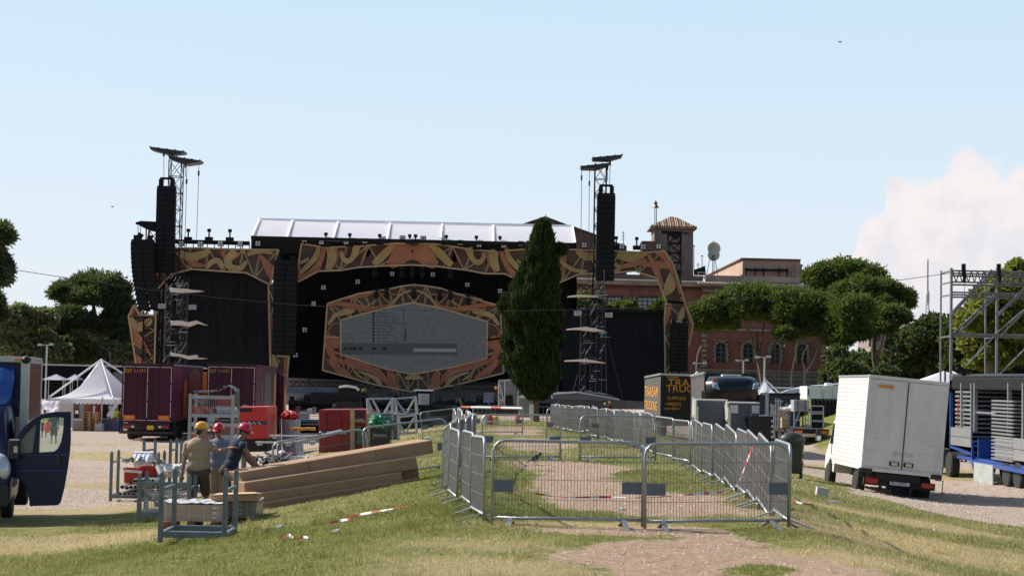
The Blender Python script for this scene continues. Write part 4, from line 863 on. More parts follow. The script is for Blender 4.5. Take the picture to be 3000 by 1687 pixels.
def cypress():
 Y=118.0;g=gz(P(1571,1229,Y).x,Y);g.x=P(1571,1229,Y).x;t=thing('cypress',g,'tall dark cypress in front of the stage, right of the video screen','tree')
 mb=MB();limb(mb,[g-Vector((0,0,.3)),P(1570,1180,Y),P(1568,1080,Y)],.27,.2);mb.build('trunk',BARK,t,world=True)
 prof=[(652,1588,1600),(664,1577,1609),(680,1566,1614),(705,1555,1621),(735,1546,1627),(770,1534,1633),(810,1516,1638),(850,1498,1640),(885,1478,1642),(920,1470,1643),(980,1472,1644),(1040,1474,1644),(1080,1482,1642),(1115,1498,1636),(1145,1522,1624),(1165,1545,1600),(1172,1560,1580)]
 rs=np.random.RandomState(5);ys=np.array([p[0]for p in prof]);xl=np.array([p[1]for p in prof]);xr=np.array([p[2]for p in prof])
 n=30000;y=rs.uniform(652,1170,n);wgt=(np.interp(y,ys,xr)-np.interp(y,ys,xl));keep=rs.rand(n)<(wgt/170)**.8;y=y[keep];n=len(y)
 l,r=np.interp(y,ys,xl),np.interp(y,ys,xr);a=rs.uniform(0,2*PI,n)
 lob=1+.10*np.sin(a*5+y*.035)+.08*np.sin(a*9-y*.06)+.07*np.sin(y*.11+a*3)+rs.normal(0,.045,n)
 rad=(r-l)/2*(.83*lob);s=Y/F;cx=(l+r)/2
 pc=np.array([list(P(c,yy,Y))for c,yy in zip(cx,y)])
 C=pc+np.stack([np.cos(a)*rad*s,np.sin(a)*rad*s,np.zeros(n)],1);Nn=np.stack([np.cos(a)*.3,np.sin(a)*.3,np.ones(n)*1.3],1)
 ex=[]
 for(px,py,rr)in((1638,733,9),(1648,736,6),(1478,905,14),(1484,880,9)):
  c=P(px,py,Y);q=rs.normal(0,1,(260,3));q/=np.linalg.norm(q,axis=1)[:,None];C=np.concatenate([C,np.array(c)+q*rr*s]);Nn=np.concatenate([Nn,q*.6+np.array([0,0,.8])])
 leaves('crown',C,Nn,.30,.05,3,LM_cyp,t,8,up=.3,spread=.3)
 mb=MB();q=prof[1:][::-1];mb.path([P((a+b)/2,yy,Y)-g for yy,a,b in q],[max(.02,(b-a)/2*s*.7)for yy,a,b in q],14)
 mb.build('light_block_core',MATS['light_block_core'],t)  # dark core added inside the cypress to stop light passing through
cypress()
def house(name,label,pts,Y,d,wm,rm,roof,wins=(),wmat=None,group=None):
 t=thing(name,P(*pts[-1],Y),label,'building',group);mb=MB();mb.prism(PP(pts,Y),(0,d,0));mb.build('wall',wm,t,world=True)
 mb=MB();a,b,c_,e_=roof
 mb.add([P(*a,Y-.6),P(*b,Y-.6),P(*c_,Y+d/2),P(*e_,Y+d/2),P(*a,Y-.6)+Vector((0,d+1,0)),P(*b,Y-.6)+Vector((0,d+1,0))],[(0,1,2,3),(4,3,2,5),(0,3,4),(1,5,2),(0,4,5,1)]);mb.build('roof',rm,t,world=True)
 for w in wins:
  mb=MB();mb.prism(PP([(w[0],w[1]),(w[2],w[1]),(w[2],w[3]),(w[0],w[3])],Y-.1),(0,.1,0));mb.build('window',B_glass,t,world=True)
 return t
H1=M('grey_brown_wall',(.26,.20,.19),.9,var=.12);H2=M('cream_wall',(.55,.43,.30),.9,var=.12);H3=M('brick_wall',(.42,.17,.11),.9,var=.2)
house('house','tall brown house with a tiled roof right of the pines',[(2545,970),(2650,972),(2648,1070),(2545,1070)],320,10,H1,B_tile,[(2610,968),(2694,966),(2676,952),(2648,950)],[(2562,980,2580,998),(2618,982,2636,998),(2618,1008,2636,1024)])
bt=house('house','small house with an orange tiled roof under the tall brown house',[(2540,1040),(2650,1046),(2650,1130),(2540,1130)],290,8,H1,B_tile,[(2545,1038),(2602,1042),(2580,1024),(2552,1014)],[(2570,1060,2590,1080)])
mb=MB();mb.prism(PP([(2596,1052),(2648,1054),(2648,1084),(2596,1084)],285),(0,6,0));t=thing('house',P(2596,1084,285),'cream walled house with a brick base between pines and dark tree','building');mb.build('wall',H2,t,world=True)
mb=MB();mb.prism(PP([(2596,1084),(2652,1086),(2652,1160),(2596,1160)],285),(0,6,0));mb.build('base_wall',H3,t,world=True)
mb=MB();mb.prism(PP([(2592,1046),(2652,1048),(2652,1053),(2592,1051)],284),(0,8,0));mb.build('roof',B_lite,t,world=True)
mb=MB();mb.prism(PP([(2628,1060),(2642,1060),(2642,1080),(2628,1080)],284.9),(0,.1,0));mb.build('window',B_glass,t,world=True)
t=thing('radio_mast',P(2716,960,900),'distant pale lattice radio mast above the dark tree','radio mast')
mb=MB();b0=P(2716,965,900)-t.location;tp=P(2717,890,900)-t.location
for dx in(-1.4,1.4):
 mb.tube(b0+Vector((dx,0,0)),tp+Vector((dx*.5,0,0)),.22,n=4)
for k in range(8):a=b0.lerp(tp,k/8);b=b0.lerp(tp,(k+1)/8);mb.tube(a+Vector((-1.4+k*.09,0,0)),b+Vector((1.3-k*.09,0,0)),.14,n=4);mb.tube(a+Vector((1.4-k*.09,0,0)),b+Vector((-1.3+k*.09,0,0)),.14,n=4)
mb.build('lattice',M('pale_mast',(.55,.55,.6),.7),t)
mb=MB();mb.lathe([(.9,0),(1.1,1.5),(1.1,5),(.6,7),(.5,14),(.5,22),(.1,23)],tp,8);mb.build('antenna',MATS['pale_mast'],t)
bf=thing('black_fence',pxY(260,132),'long black hoarding with a pale top rail behind the white tent','fence')
mb=MB();a,b=P(110,1069,132),P(800,1085,132);mb.prism([a,b,Vector((b.x,b.y,-.1)),Vector((a.x,a.y,-.1))],(0,.1,0));mb.build('screen_cloth',K_blk,bf,world=True)
mb=MB();mb.bar(a+Vector((0,-.06,.05)),b+Vector((0,-.06,.05)),.12);mb.build('top_rail',K_alu,bf,world=True)
mb=MB();a,b=P(330,1090,131.5),P(400,1090,131.5);c_=P(400,1128,131.5);mb.prism([a,b,c_,P(345,1128,131.5)],(0,.05,0));mb.build('grey_panel',M('grey_sheet',(.14,.14,.15),.8),bf,world=True)
V_blue=M('blue_paint',(.006,.013,.055),.35,var=.08,coat=.15,spec=.3)
V_blue2=M('bright_blue_paint',(.014,.068,.29),.35,var=.1,coat=.4)
V_tyre=M('tyre_rubber',(.018,.018,.018),.85,var=.3,scale=8)
V_rim=M('wheel_rim',(.38,.38,.39),.4,.6,var=.2)
V_glass=M('dark_glass',(.02,.028,.03),.06,var=.1,spec=.8)
V_plast=M('black_plastic',(.02,.02,.021),.55,var=.2)
V_chas=M('chassis_black',(.016,.015,.015),.8,var=.4)
V_white=M('dirty_white_paint',(.76,.735,.70),.5,scale=1.7,stretch=(1.6,1.6,.5),col2=(.62,.59,.54))
V_alu=M('body_aluminium',(.50,.50,.50),.38,.7,var=.1)
V_purp=M('purple_paint',(.060,.008,.026),.4,var=.15,scale=.8,spec=.25)
V_purp2=M('plum_paint',(.12,.014,.06),.35,var=.15,scale=.8,spec=.3)
V_or=M('orange_vinyl',(.72,.24,.02),.45,var=.15)
V_red=M('red_lamp',(.45,.012,.012),.2,var=.1)
V_amb=M('amber_lamp',(.75,.25,.03),.25,var=.1)
V_lens=M('clear_lens',(.6,.62,.65),.08,.3,var=.2,scale=20)
V_plate=M('yellow_plate',(.80,.48,.03),.5,var=.05)
V_pw=M('white_plate',(.65,.65,.62),.5,var=.05)
V_txt=M('orange_letter',(.82,.33,.02),.5,var=.05)
V_ink=M('black_ink',(.02,.02,.02),.7)
def clear_glass():
 m=M('clear_glass',(.75,.85,.82),.03,var=.02);b=m.node_tree.nodes['Principled BSDF'];N=m.node_tree.nodes;L=m.node_tree.links
 t=N.new('ShaderNodeBsdfTransparent');t.inputs[0].default_value=(.86,.93,.90,1);mx=N.new('ShaderNodeMixShader');mx.inputs[0].default_value=.86
 L.new(b.outputs[0],mx.inputs[1]);L.new(t.outputs[0],mx.inputs[2]);L.new(mx.outputs[0],N['Material Output'].inputs[0]);return m
V_clear=clear_glass()
def wheel(parent,loc,r,w,n=24,dual=False,rimm=None):
 x,y,z=loc;mb=MB();mb.lathe([(r*.62,-w/2),(r*.9,-w/2),(r,-w*.36),(r,w*.36),(r*.9,w/2),(r*.62,w/2)],loc,n,axis='X')
 o=mb.build('wheel',V_tyre,parent)
 mb=MB();s_=-1 if x<0 else 1;xs=w/2-.0
 for sg in(-1,1):
  c=(x+sg*(w/2-.06),y,z);mb.lathe([(.02,sg*.03),(r*.22,sg*.03),(r*.26,0),(r*.5,-sg*.02),(r*.6,sg*.055),(r*.64,sg*.058)][::sg],c,n,axis='X')
 mb.build('rim',rimm or V_rim,o);return o
def van():
 o=thing('box_van',Vector((-10.29,33.5,.37)),'dark blue box van at the left edge with its driver door wide open','van',rz=R_(11))
 secs=[(.30,-.88,.93),(.42,-.97,.97),(.7,-.99,.99),(.95,-.95,.99),(1.12,-.82,.985),(1.28,-.60,.97),(1.34,-.50,.96),(1.65,-.27,.91),(1.95,-.02,.86),(2.08,.14,.83),(2.15,.34,.79),(2.18,.6,.72)]
 mb=MB();vs=[];K=20
 for z,yf,hw in secs:
  yb=1.02;cy,hy=(yf+yb)/2,(yb-yf)/2;rc=.24 if z>1.2 else .30
  for q in range(4):
   cx_,cy_=((1,-1),(1,1),(-1,1),(-1,-1))[q];rr=rc if cy_<0 else .04
   for k in range(5):
    a=-PI/2+q*PI/2+k*PI/8;vs.append((cx_*(hw-rr)+math.cos(a)*rr,cy+cy_*(hy-rr)+math.sin(a)*rr,z))
 n=20;fs=[]
 for j in range(len(secs)-1):fs+=[(j*n+i,j*n+(i+1)%n,(j+1)*n+(i+1)%n,(j+1)*n+i)for i in range(n)]
 fs.append(tuple(range((len(secs)-1)*n,len(secs)*n)));mb.add(vs,fs);cab=mb.build('cab',V_blue,o,smooth=True)
 mb=MB()
 def ws(x,z):
  yf=np.interp(z,[s[0]for s in secs],[s[1]for s in secs]);hw=np.interp(z,[s[0]for s in secs],[s[2]for s in secs]);return(x*hw,yf-.012+.10*(abs(x)**6),z)
 g=[[ws(-.86+1.72*i/12,1.36+.62*j/4)for i in range(13)]for j in range(5)];mb.add([v for r in g for v in r],[(j*13+i,j*13+i+1,(j+1)*13+i+1,(j+1)*13+i)for j in range(4)for i in range(12)]);mb.build('windscreen',V_glass,o,smooth=True)
 mb=MB()
 for k in(0,1):mb.path([ws((-.9 if k==0 else .9),1.34+.68*i/5)for i in range(6)],.02)
 mb.build('windscreen_trim',V_plast,o)
 mb=MB();mb.box((.62,-.48,1.45),(.16,.01,.09),R=Matrix.Rotation(-.6,3,'X'));mb.build('windscreen_sticker',M('sticker',(.35,.6,.7),.5),o)
 for s in(-1,1):
  mb=MB();mb.ell((s*.80,-.80,1.0),(.17,.16,.26),R=Matrix.Rotation(-s*.25,3,'Y')@Matrix.Rotation(-.35,3,'X'),nu=14,nv=10);mb.build('headlight',V_lens,o,smooth=True)
  mb=MB();mb.box((s*1.0,-.33,.62),(.1,.62,.5));
 mb=MB();mb.box((0,-1.0,.48),(1.9,.1,.4));mb.box((0,-1.03,.78),(.9,.05,.14));mb.build('bumper',V_plast,o,bevel=.03)
 mb=MB();mb.box((.99,.02,1.25),(.02,.85,1.3));mb.build('door_opening',V_chas,o)
 mb=MB();vs=[]
 for j,(z,y0,hw)in enumerate([(2.14,.12,.72),(2.3,.22,.82),(2.6,.48,.86),(2.8,.72,.84),(2.88,.98,.8)]):
  for i in range(9):a=-1+i/4;vs.append((a*hw,y0+.22*abs(a)**3,z-.03*abs(a)**4))
 mb.add(vs,[(j*9+i,j*9+i+1,(j+1)*9+i+1,(j+1)*9+i)for j in range(4)for i in range(8)])
 for s in(-1,1):mb.prism([(s*.72,.34,2.14),(s*.84,.7,2.6),(s*.8,1.05,2.86),(s*.8,1.05,2.14)],(-.02*s,0,0))
 mb.build('wind_deflector',V_blue2,o,smooth=False)
 mb=MB();mb.box((0,2.9,1.95),(2.16,3.6,2.06));mb.build('box_body',V_blue,o)
 mb=MB();K2=V_alu
 for s in(-1,1):
  mb.box((s*1.03,1.08,1.95),(.17,.08,2.1));mb.box((s*1.085,2.9,2.99),(.05,3.68,.12));mb.box((s*1.085,2.9,.93),(.05,3.66,.12));mb.box((s*1.085,4.72,1.95),(.06,.1,2.1))
 mb.box((0,1.07,2.99),(2.1,.07,.11));mb.build('corner_rail',V_alu,o,bevel=.01)
 mb=MB();mb.box((1.097,2.9,1.96),(.012,3.5,1.92));mb.build('side_panel',M('brown_reflection_panel',(.17,.10,.095),.22,var=.5,scale=.6,coat=.6,stretch=(1,1,.5)),o)  # brownish glossy panel, with a red reflection put into its colour
 mb=MB();mb.box((0,2.9,3.045),(2.2,3.7,.02));mb.build('roof',V_white,o)
 mb=MB();mb.ell((1.04,1.06,2.99),(.10,.10,.08));mb.build('corner_cap',V_plast,o)
 mb=MB();mb.box((.88,1.02,2.99),(.12,.06,.05));mb.build('marker_lamp',V_amb,o,bevel=.01)
 for s in(-1,1):wheel(o,(s*.86,0,.34),.34,.22);wheel(o,(s*.84,3.4,.34),.34,.3)
 mb=MB();mb.box((0,2.2,.6),(1.2,5,.35));mb.box((0,.1,.75),(1.7,1.3,.5));mb.build('chassis',V_chas,o)
 d=bpy.data.objects.new('door',None)
 def U(px,py,y=0.0):return Vector(((px-45)/158.0,y,3.1-(py-1093)/158.0-.37))
 dy=.05
 def pr(mb,pts):mb.prism([U(*p,-dy/2)for p in pts],(0,dy,0))
 mb=MB();pr(mb,[(47,1330),(214,1318),(209,1370),(201,1425),(191,1470),(183,1478),(101,1482),(97,1455),(88,1425),(70,1405),(48,1398)])
 pr(mb,[(193,1204),(213,1203),(215,1290),(214,1319),(166,1322),(178,1312),(187,1292),(192,1260)])
 pr(mb,[(104,1226),(125,1213),(145,1208),(175,1204),(194,1204),(193,1222),(165,1220),(130,1226),(116,1236)])
 pr(mb,[(47,1290),(60,1272),(82,1245),(106,1225),(117,1236),(92,1262),(68,1291),(66,1331),(46,1332)])
 pr(mb,[(113,1236),(124,1228),(122,1326),(104,1330)])
 door=mb.build('door',V_blue,o,bevel=.012);door.location=(.97,-.52,0);door.rotation_euler=(0,0,R_(-11))
 mb=MB();mb.prism([U(*p,-.004)for p in[(66,1331),(68,1291),(92,1262),(115,1237),(104,1330)]],(0,.008,0));mb.build('window_pane',M('smoky_glass',(.16,.19,.19),.1,var=.2),door)
 mb=MB();mb.prism([U(*p,-.004)for p in[(122,1326),(124,1228),(165,1220),(193,1222),(192,1260),(187,1292),(178,1312),(166,1322)]],(0,.008,0));mb.build('window_pane',V_clear,door)
 mb=MB();a=U(182,1347,-.05);mb.box(a,(.09,.03,.2));mb.build('handle',V_plast,door,bevel=.01)
 for y1,y2 in((1376,1380),(1330,1333)):
  mb=MB();mb.bar(U(50,y2,-.03),U(206,y1,-.03),.012,.02);mb.build('crease',M('door_crease',(.02,.04,.16),.3),door)
 mb=MB();mb.box(U(56,1318,-.16),(.2,.14,.36));mb.bar(U(48,1335,-.0),U(56,1325,-.14),.06);m_=mb.build('mirror',V_plast,door,bevel=.04)
 mb=MB();mb.box(U(57,1288,-.16),(.17,.1,.03));mb.box(U(64,1316,-.235),(.07,.01,.12));mb.build('mirror_glass',V_lens,m_)
van()
def white_truck():
 o=thing('box_truck',Vector((10.86,49.6,.05)),'dirty white corrugated box truck leaning to the right beside the gravel','truck',rz=R_(.7),ry=R_(4.6))
 W2,L2,Z0,Z1=2.2,4.3,.74,3.34
 mb=MB();mb.box((0,L2/2,(Z0+Z1)/2),(W2,L2,Z1-Z0));bx=mb.build('box_body',V_white,o)
 for s in(-1,1):
  mb=MB();z=Z0+.12
  while z<Z1-.1:
   mb.prism([(s*W2/2,.05,z),(s*(W2/2+.014),.05,z+.012),(s*(W2/2+.014),.05,z+.07),(s*W2/2,.05,z+.085)],(0,L2-.1,0));z+=.118
  mb.build('side_corrugation',V_white,o)
 for s in(-1,1):
  mb=MB();mb.box((s*.545,-.02,(Z0+Z1)/2+.03),(1.06,.04,Z1-Z0-.2));d=mb.build('rear_door',V_white,o)
  mb=MB();z=Z0+.35
  while z<Z1-.25:mb.prism([(s*.545-.5,-.04,z),(s*.545-.5,-.052,z+.012),(s*.545-.5,-.052,z+.055),(s*.545-.5,-.04,z+.07)],(1.0,0,0));z+=.118
  mb.build('door_corrugation',V_white,d)
  for z in(Z0+.28,Z0+.55,(Z0+Z1)/2+.25,Z1-.3):mb=MB();mb.box((s*1.0,-.06,z),(.22,.03,.035));mb.build('hinge',V_white,d)
  mb=MB();mb.box((s*.16,-.07,Z0+.52),(.2,.04,.03));mb.box((s*.22,-.07,Z0+.52),(.05,.06,.09));mb.build('handle',V_alu,d)
  mb=MB();mb.box((s*.2+(-.02),-.065,Z0+.24),(.27,.03,.12));mb.build('plate_holder',V_plast,d)
  mb=MB();mb.box((s*.2+(-.02),-.085,Z0+.24),(.17,.015,.085));mb.build('lit_plate',M('cream_plate',(.62,.58,.42),.4,var=.2,scale=30),d)
 mb=MB();mb.box((0,-.045,(Z0+Z1)/2),(.025,.02,Z1-Z0-.2));mb.build('door_gap',V_chas,o)
 mb=MB()
 for s in(-1,1):mb.box((s*W2/2,0,(Z0+Z1)/2),(.06,.09,Z1-Z0+.04))
 mb.box((0,0,Z1),(W2+.06,.1,.09));mb.box((0,0,Z0+.03),(W2+.04,.1,.1));mb.build('rear_frame',V_white,o,bevel=.01)
 mb=MB();[mb.box((s*W2/2,L2/2,Z1),(.07,L2,.07))for s in(-1,1)];mb.build('roof_rail',V_alu,o,bevel=.01)
 mb=MB();mb.box((-.62,-.068,Z1-.24),(.42,.012,.075));mb.build('orange_sticker',V_or,o)
 mb=MB();mb.box((-1.0,-.03,Z0-.01),(.35,.1,.12));mb.box((.98,-.03,Z0-.01),(.3,.1,.14));mb.build('rubber_buffer',V_plast,o)
 mb=MB();mb.box((0,.12,Z0-.3),(2.0,.12,.2));mb.box((0,.6,Z0-.15),(1.1,1.2,.2));mb.box((0,2.6,.55),(.9,4.2,.25));mb.bar((-.5,.1,Z0-.4),(-.58,.1,Z0-.52),.08);mb.bar((.35,.1,Z0-.4),(.3,.1,Z0-.56),.08)
 mb.build('bumper',V_chas,o)
 for s in(-1,1):
  mb=MB();mb.box((s*.78,.03,Z0-.28),(.34,.06,.13));mb.build('tail_light',V_red,o)
 mb=MB();mb.box((.0,.03,Z0-.28),(.55,.04,.13));pl=mb.build('number_plate',V_pw,o)
 flat_text('BS 720DJ',.115,V_ink,(-.25,.0,Z0-.32),(PI/2,0,0),'plate_number',pl)
 mb=MB();mb.path([(1.0,.1,Z0-.1),(1.22,.1,Z0-.1),(1.22,.1,Z0-.5),(1.0,.1,Z0-.5)],.015,4);mb.build('side_guard',V_chas,o)
 wheel(o,(-.93,1.05,.36),.36,.24);wheel(o,(.84,1.05,.36),.36,.42);wheel(o,(-.98,4.95,.36),.36,.22);wheel(o,(.9,4.95,.36),.36,.22)
 mb=MB();mb.lathe([(.3,-.1),(.32,0),(.3,.1)],(.12,.35,.33),16,axis='Y');mb.build('spare_wheel',V_tyre,o)
 mb=MB()
 prof=[(4.35,.45),(4.55,.45),(4.62,.72),(4.95,.86),(5.28,.72),(5.35,.45),(5.75,.5),(5.8,.95),(5.35,1.35),(4.95,2.0),(4.35,2.1)]
 mb.prism([(-1.02,a,b)for a,b in prof],(2.04,0,0));mb.build('cab',M('white_cab_paint',(.72,.72,.72),.35,var=.06),o,bevel=.03)
 mb=MB();mb.prism([(-1.035,4.5,1.3),(-1.035,5.2,1.3),(-1.035,4.9,1.9),(-1.035,4.5,1.95)],(.01,0,0));mb.build('cab_window',V_glass,o)
 mb=MB();mb.box((-1.42,5.1,1.52),(.17,.1,.38));mb.bar((-1.0,5.1,1.5),(-1.4,5.1,1.55),.05);mb.build('wing_mirror',V_plast,o,bevel=.03)
 mb=MB();mb.box((-1.42,5.03,1.42),(.12,.02,.14));mb.build('mirror_lens',V_lens,o)
white_truck()
def trailer(px,py,Y,label,num,rz,side,zb=-.2):
 x=P(px,py,Y).x;g=Vector((x-1.27,Y,zt(x,Y)+.02));Z1=P(px,py,Y).z-g.z
 o=thing('trailer',g,label,'trailer','purple box trailers',rz=rz);Z0=.95;L2=13.4
 mb=MB();mb.box((0,L2/2,(Z0+Z1)/2),(2.54,L2,Z1-Z0));mb.build('box_body',V_purp,o)
 mb=MB();mb.box((0,-.02,Z1-.03),(2.58,.1,.12));[mb.box((s*1.24,-.02,(Z0+Z1)/2),(.08,.1,Z1-Z0))for s in(-1,1)];mb.box((0,-.02,Z0+.02),(2.5,.1,.1));mb.build('rear_frame',V_purp,o)
 mb=MB()
 for x_ in(-1.185,0,1.185):
  for k in range(3):mb.box((x_,-.085,Z0+.2+(Z1-Z0-.3)*(k+.5)/3),(.03,.03,(Z1-Z0-.3)/3-.08))
 for k in range(4):mb.box((-.93+.62*k,-.085,Z1-.14),(.56,.02,.03));mb.box((-.93+.62*k,-.085,Z0+.1),(.56,.02,.03))
 mb.build('door_seal',V_alu,o)
 mb=MB()
 for x_ in(-.55,-.2,.2,.55):mb.tube((x_,-.09,Z0+.1),(x_,-.09,Z1-.15),.02)
 mb.build('lock_rod',M('dark_purple_rod',(.04,.008,.025),.4),o)
 for s in(-1,1):mb=MB();mb.box((s*.86,-.09,Z0+.24),(.6,.02,.26));q=mb.build('hazard_plate',V_red,o);mb=MB();mb.box((s*.86,-.105,Z0+.24),(.5,.015,.18));mb.build('hazard_panel',V_or,q)
 flat_text(num,.24,V_txt,(-1.15,-.1,Z1-.43),(PI/2,0,0),'fleet_number',o)
 mb=MB();mb.box((0,.05,.75),(2.3,.1,.3));mb.box((0,-.1,.42),(2.5 if num[-1]=='5' else 2.7,.12,.12));mb.box((0,5,.8),(1.0,10,.25));mb.build('bumper',M('dark_maroon',(.05,.015,.02),.5),o)
 for s in(-1,1):
  mb=MB();mb.box((s*.95,-.03,.72),(.3,.06,.12));mb.build('tail_light',V_red,o);mb=MB();mb.box((s*.68,-.03,.72),(.14,.06,.1));mb.build('reverse_light',V_lens,o)
 mb=MB();mb.box((.2,-.02,.68),(.34,.04,.22));mb.build('number_plate',V_plate,o)
 for y in(2.0,3.3,4.6):[wheel(o,(s*1.02,y,.5),.5,.36,18)for s in(-1,1)]
 mb=MB();mb.box((0,3.3,.5),(1.6,4,.6));mb.box((0,12,.55),(1.8,2,.9));mb.build('axle_unit',V_chas,o)
 mb=MB()
 mb.box((1.275,L2/2,Z1-.02),(.03,L2,.08));mb.build('roof_rail',V_alu if num[-1]=='7' else V_purp2,o)
 mb=MB();mb.box((1.272,2.0,(Z0+Z1)/2-.02),(.008,3.9,Z1-Z0-.2));mb.build('side_graphic',V_purp2,o)
 for(y,w,a,b,m)in side:
  mb=MB();zs=[Z0+(Z1-Z0)*t for t in(a,b)]
  mb.prism([(1.28,y,zs[0]),(1.28,y+w,zs[0]),(1.28,y+w*.8,zs[1]-.3),(1.28,y+w*.4,zs[1]),(1.28,y+w*.1,zs[1]-.4)],(.012,0,0));mb.build('side_graphic',m,o)
 return o
V_brn=M('bronze_vinyl',(.20,.075,.03),.4,var=.4,scale=.6);V_grey=M('grey_vinyl',(.10,.09,.11),.35,var=.3,scale=.5)
trailer(508,1068,90,'left of the two purple box trailers, numbered EST 11177','EST 11177',R_(3.5),[(4.3,1.8,.05,.8,V_or),(6.0,7.2,.05,.97,V_brn)])
trailer(751,1069,93,'right of the two purple box trailers, numbered EST 11175','EST 11175',R_(3.0),[(3.2,1.2,.05,.8,V_brn),(4.5,5.5,.05,.9,V_grey),(11.5,1.7,.05,.9,V_or)])
def tractor(px,Y,label,col,rz,flame=False):
 g=pxY(px,Y);o=thing('tractor_unit',g,label,'truck',rz=rz)
 mb=MB();mb.box((0,0,2.25),(2.4,2.1,2.5));mb.build('cab',col,o,bevel=.08)
 mb=MB();mb.box((0,-1.2,3.0),(2.0,.5,1.2));mb.build('rear_panel',col,o)
 mb=MB();mb.box((1.21,.3,2.3),(.01,1.0,.8));mb.build('side_window',V_glass,o)
 mb=MB();mb.box((0,-1.5,.8),(1.0,5,.3));mb.box((1.05,-1.6,.7),(.4,1.1,.6));mb.build('chassis',V_chas,o)
 for y in(.3,-3.2):[wheel(o,(s*1.0,y,.5),.5,.34,18)for s in(-1,1)]
 if flame:mb=MB();mb.prism([(1.22,-1.0,1.2),(1.22,.9,1.2),(1.22,.2,3.2),(1.22,-.4,2.2),(1.22,-.9,3.4)],(.01,0,0));mb.build('flame_graphic',V_or,o)
 return o
tractor(597,107,'purple and orange tractor unit just visible ahead of the left purple trailer',V_or,R_(3.5),True)
tractor(775,109,'dark tractor unit ahead of the right purple trailer',V_purp,R_(3.0),True)
V_bk=M('gloss_black_paint',(.008,.009,.012),.3,var=.1,coat=.15,spec=.3)
V_curt=M('grey_curtain_side',(.085,.08,.078),.6,var=.35,scale=.8,stretch=(6,6,.1))
def black_trucks():
 Y=92;s=F/Y
 A,B_,C_=P(1890,1107,Y+9),P(1937,1098,Y),P(2002,1101,Y-.4)
 o=thing('trailer',Vector((B_.x,Y,zt(B_.x,Y))),'black box trailer with orange lettering beside the grey curtain trailer','trailer')
 bz=Vector((0,0,1));lo=1.0
 def dn(v,z):return Vector((v.x,v.y,o.location.z+z))
 D=Vector((C_.x+1.2,A.y,A.z))
 mb=MB();q=[A,B_,C_+Vector((.7,0,0)),D]
 mb.add(q+[dn(v,lo)for v in q],[(0,4,5,1),(1,5,6,2),(2,6,7,3),(3,7,4,0),(0,1,2,3)]);mb.build('box_body',V_bk,o,world=True)
 mb=MB();off=Vector((-.02,-.02,0));mb.add([A+off-bz*.08,B_+off-bz*.08,dn(B_,lo)+off,dn(A,lo)+off],[(0,3,2,1)]);mb.build('side_curtain',V_curt,o,world=True)
 mb=MB();pts=[A.lerp(B_,.04),A.lerp(B_,.9)];t0,t1=P(0,1132,Y).z,P(0,1162,Y).z
 z0,z1=B_.z-.62,B_.z-1.12
 dirv=(B_-A).normalized();ang=math.atan2(dirv.y,dirv.x)
 mb.add([Vector((pts[0].x,pts[0].y,z0))+off*2,Vector((pts[1].x,pts[1].y,z0))+off*2,Vector((pts[1].x,pts[1].y,z1))+off*2,Vector((pts[0].x,pts[0].y,z1))+off*2],[(0,3,2,1)])
 t=flat_text('TRANSAM',.82,V_txt,Vector((pts[0].x,pts[0].y,z1-.05))+off*3-o.location,(PI/2,0,ang),'side_lettering',o,sx=2.1)
 flat_text('TRUCKING',.70,V_txt,Vector((pts[0].x,pts[0].y,z1-.75))+off*3-o.location,(PI/2,0,ang),'side_lettering',o,sx=2.1).hide_render=False
 for k,(tx,sz,px,py,sx)in enumerate([('TRA',.52,1956,1130,1.15),('TRUC',.52,1951,1147,1.05),('SUFFOLK',.24,1955,1170,1.0),('+44(0)15',.25,1948,1187,.9),('transam@btcon',.15,1945,1198,.85),('TRANSAM',.14,1952,1107,1.0)]):
  flat_text(tx,sz,V_txt,P(px,py,Y-.55)-o.location,(PI/2,0,0),'rear_lettering',o,sx=sx)
 mb=MB()
 for y in(2,3.3):wheel(o,(.3,y,.5),.5,.34,16)
 mb.box((1,5,.8),(1.6,8,.4));mb.build('chassis',V_chas,o)
 mb=MB();mb.bar(A+bz*.05,B_+bz*.05,.1);mb.bar(B_+bz*.04,C_+bz*.04+Vector((.5,0,0)),.1);mb.build('roof_rail',V_alu,o,world=True)
 Y2=86;A=P(1999,1106,Y2+9.5);B_=P(2065,1092,Y2);C_=P(2216,1094,Y2)
 o=thing('trailer',Vector((B_.x,Y2,zt(B_.x,Y2))),'grey curtain sided trailer behind the black truck cab','trailer')
 D=A+(C_-B_)
 mb=MB();q=[A,B_,C_,D];mb.add(q+[dn(v,1.0)for v in q],[(0,4,5,1),(1,5,6,2),(2,6,7,3),(3,7,4,0),(0,1,2,3)]);mb.build('box_body',V_bk,o,world=True)
 mb=MB();mb.add([A+off,B_+off,dn(B_,1.0)+off,dn(A,1.0)+off],[(0,3,2,1)]);mb.build('side_curtain',V_curt,o,world=True)
 mb=MB()
 for k in range(9):a=A.lerp(B_,(k+.5)/9)+off*2;mb.bar(a-bz*.05,a-bz*.2,.07)
 mb.bar(A,B_,.12);mb.build('curtain_rail',V_alu,o,world=True)
 mb=MB();mb.prism([P(2030,1100,Y2+4),P(2045,1088,Y2+4),P(2052,1094,Y2+4),P(2040,1103,Y2+4)],(0,.5,0));mb.build('roof_flap',V_white,o,world=True)
 mb=MB();mb.box((1.5,5,.8),(1.6,8,.4));mb.build('chassis',V_chas,o)
 Y3=84.5;o=thing('truck_cab',pxY(2146,Y3),'shiny black truck cab facing the camera with a white air conditioner on its roof','truck');gz_=o.location.z;cx=P(2146,1150,Y3).x;o.location.x=cx
 k=Y3/F
 def Q(px,py,y=0.0):v=P(px,py,Y3);return Vector((v.x-cx,y,v.z-gz_))
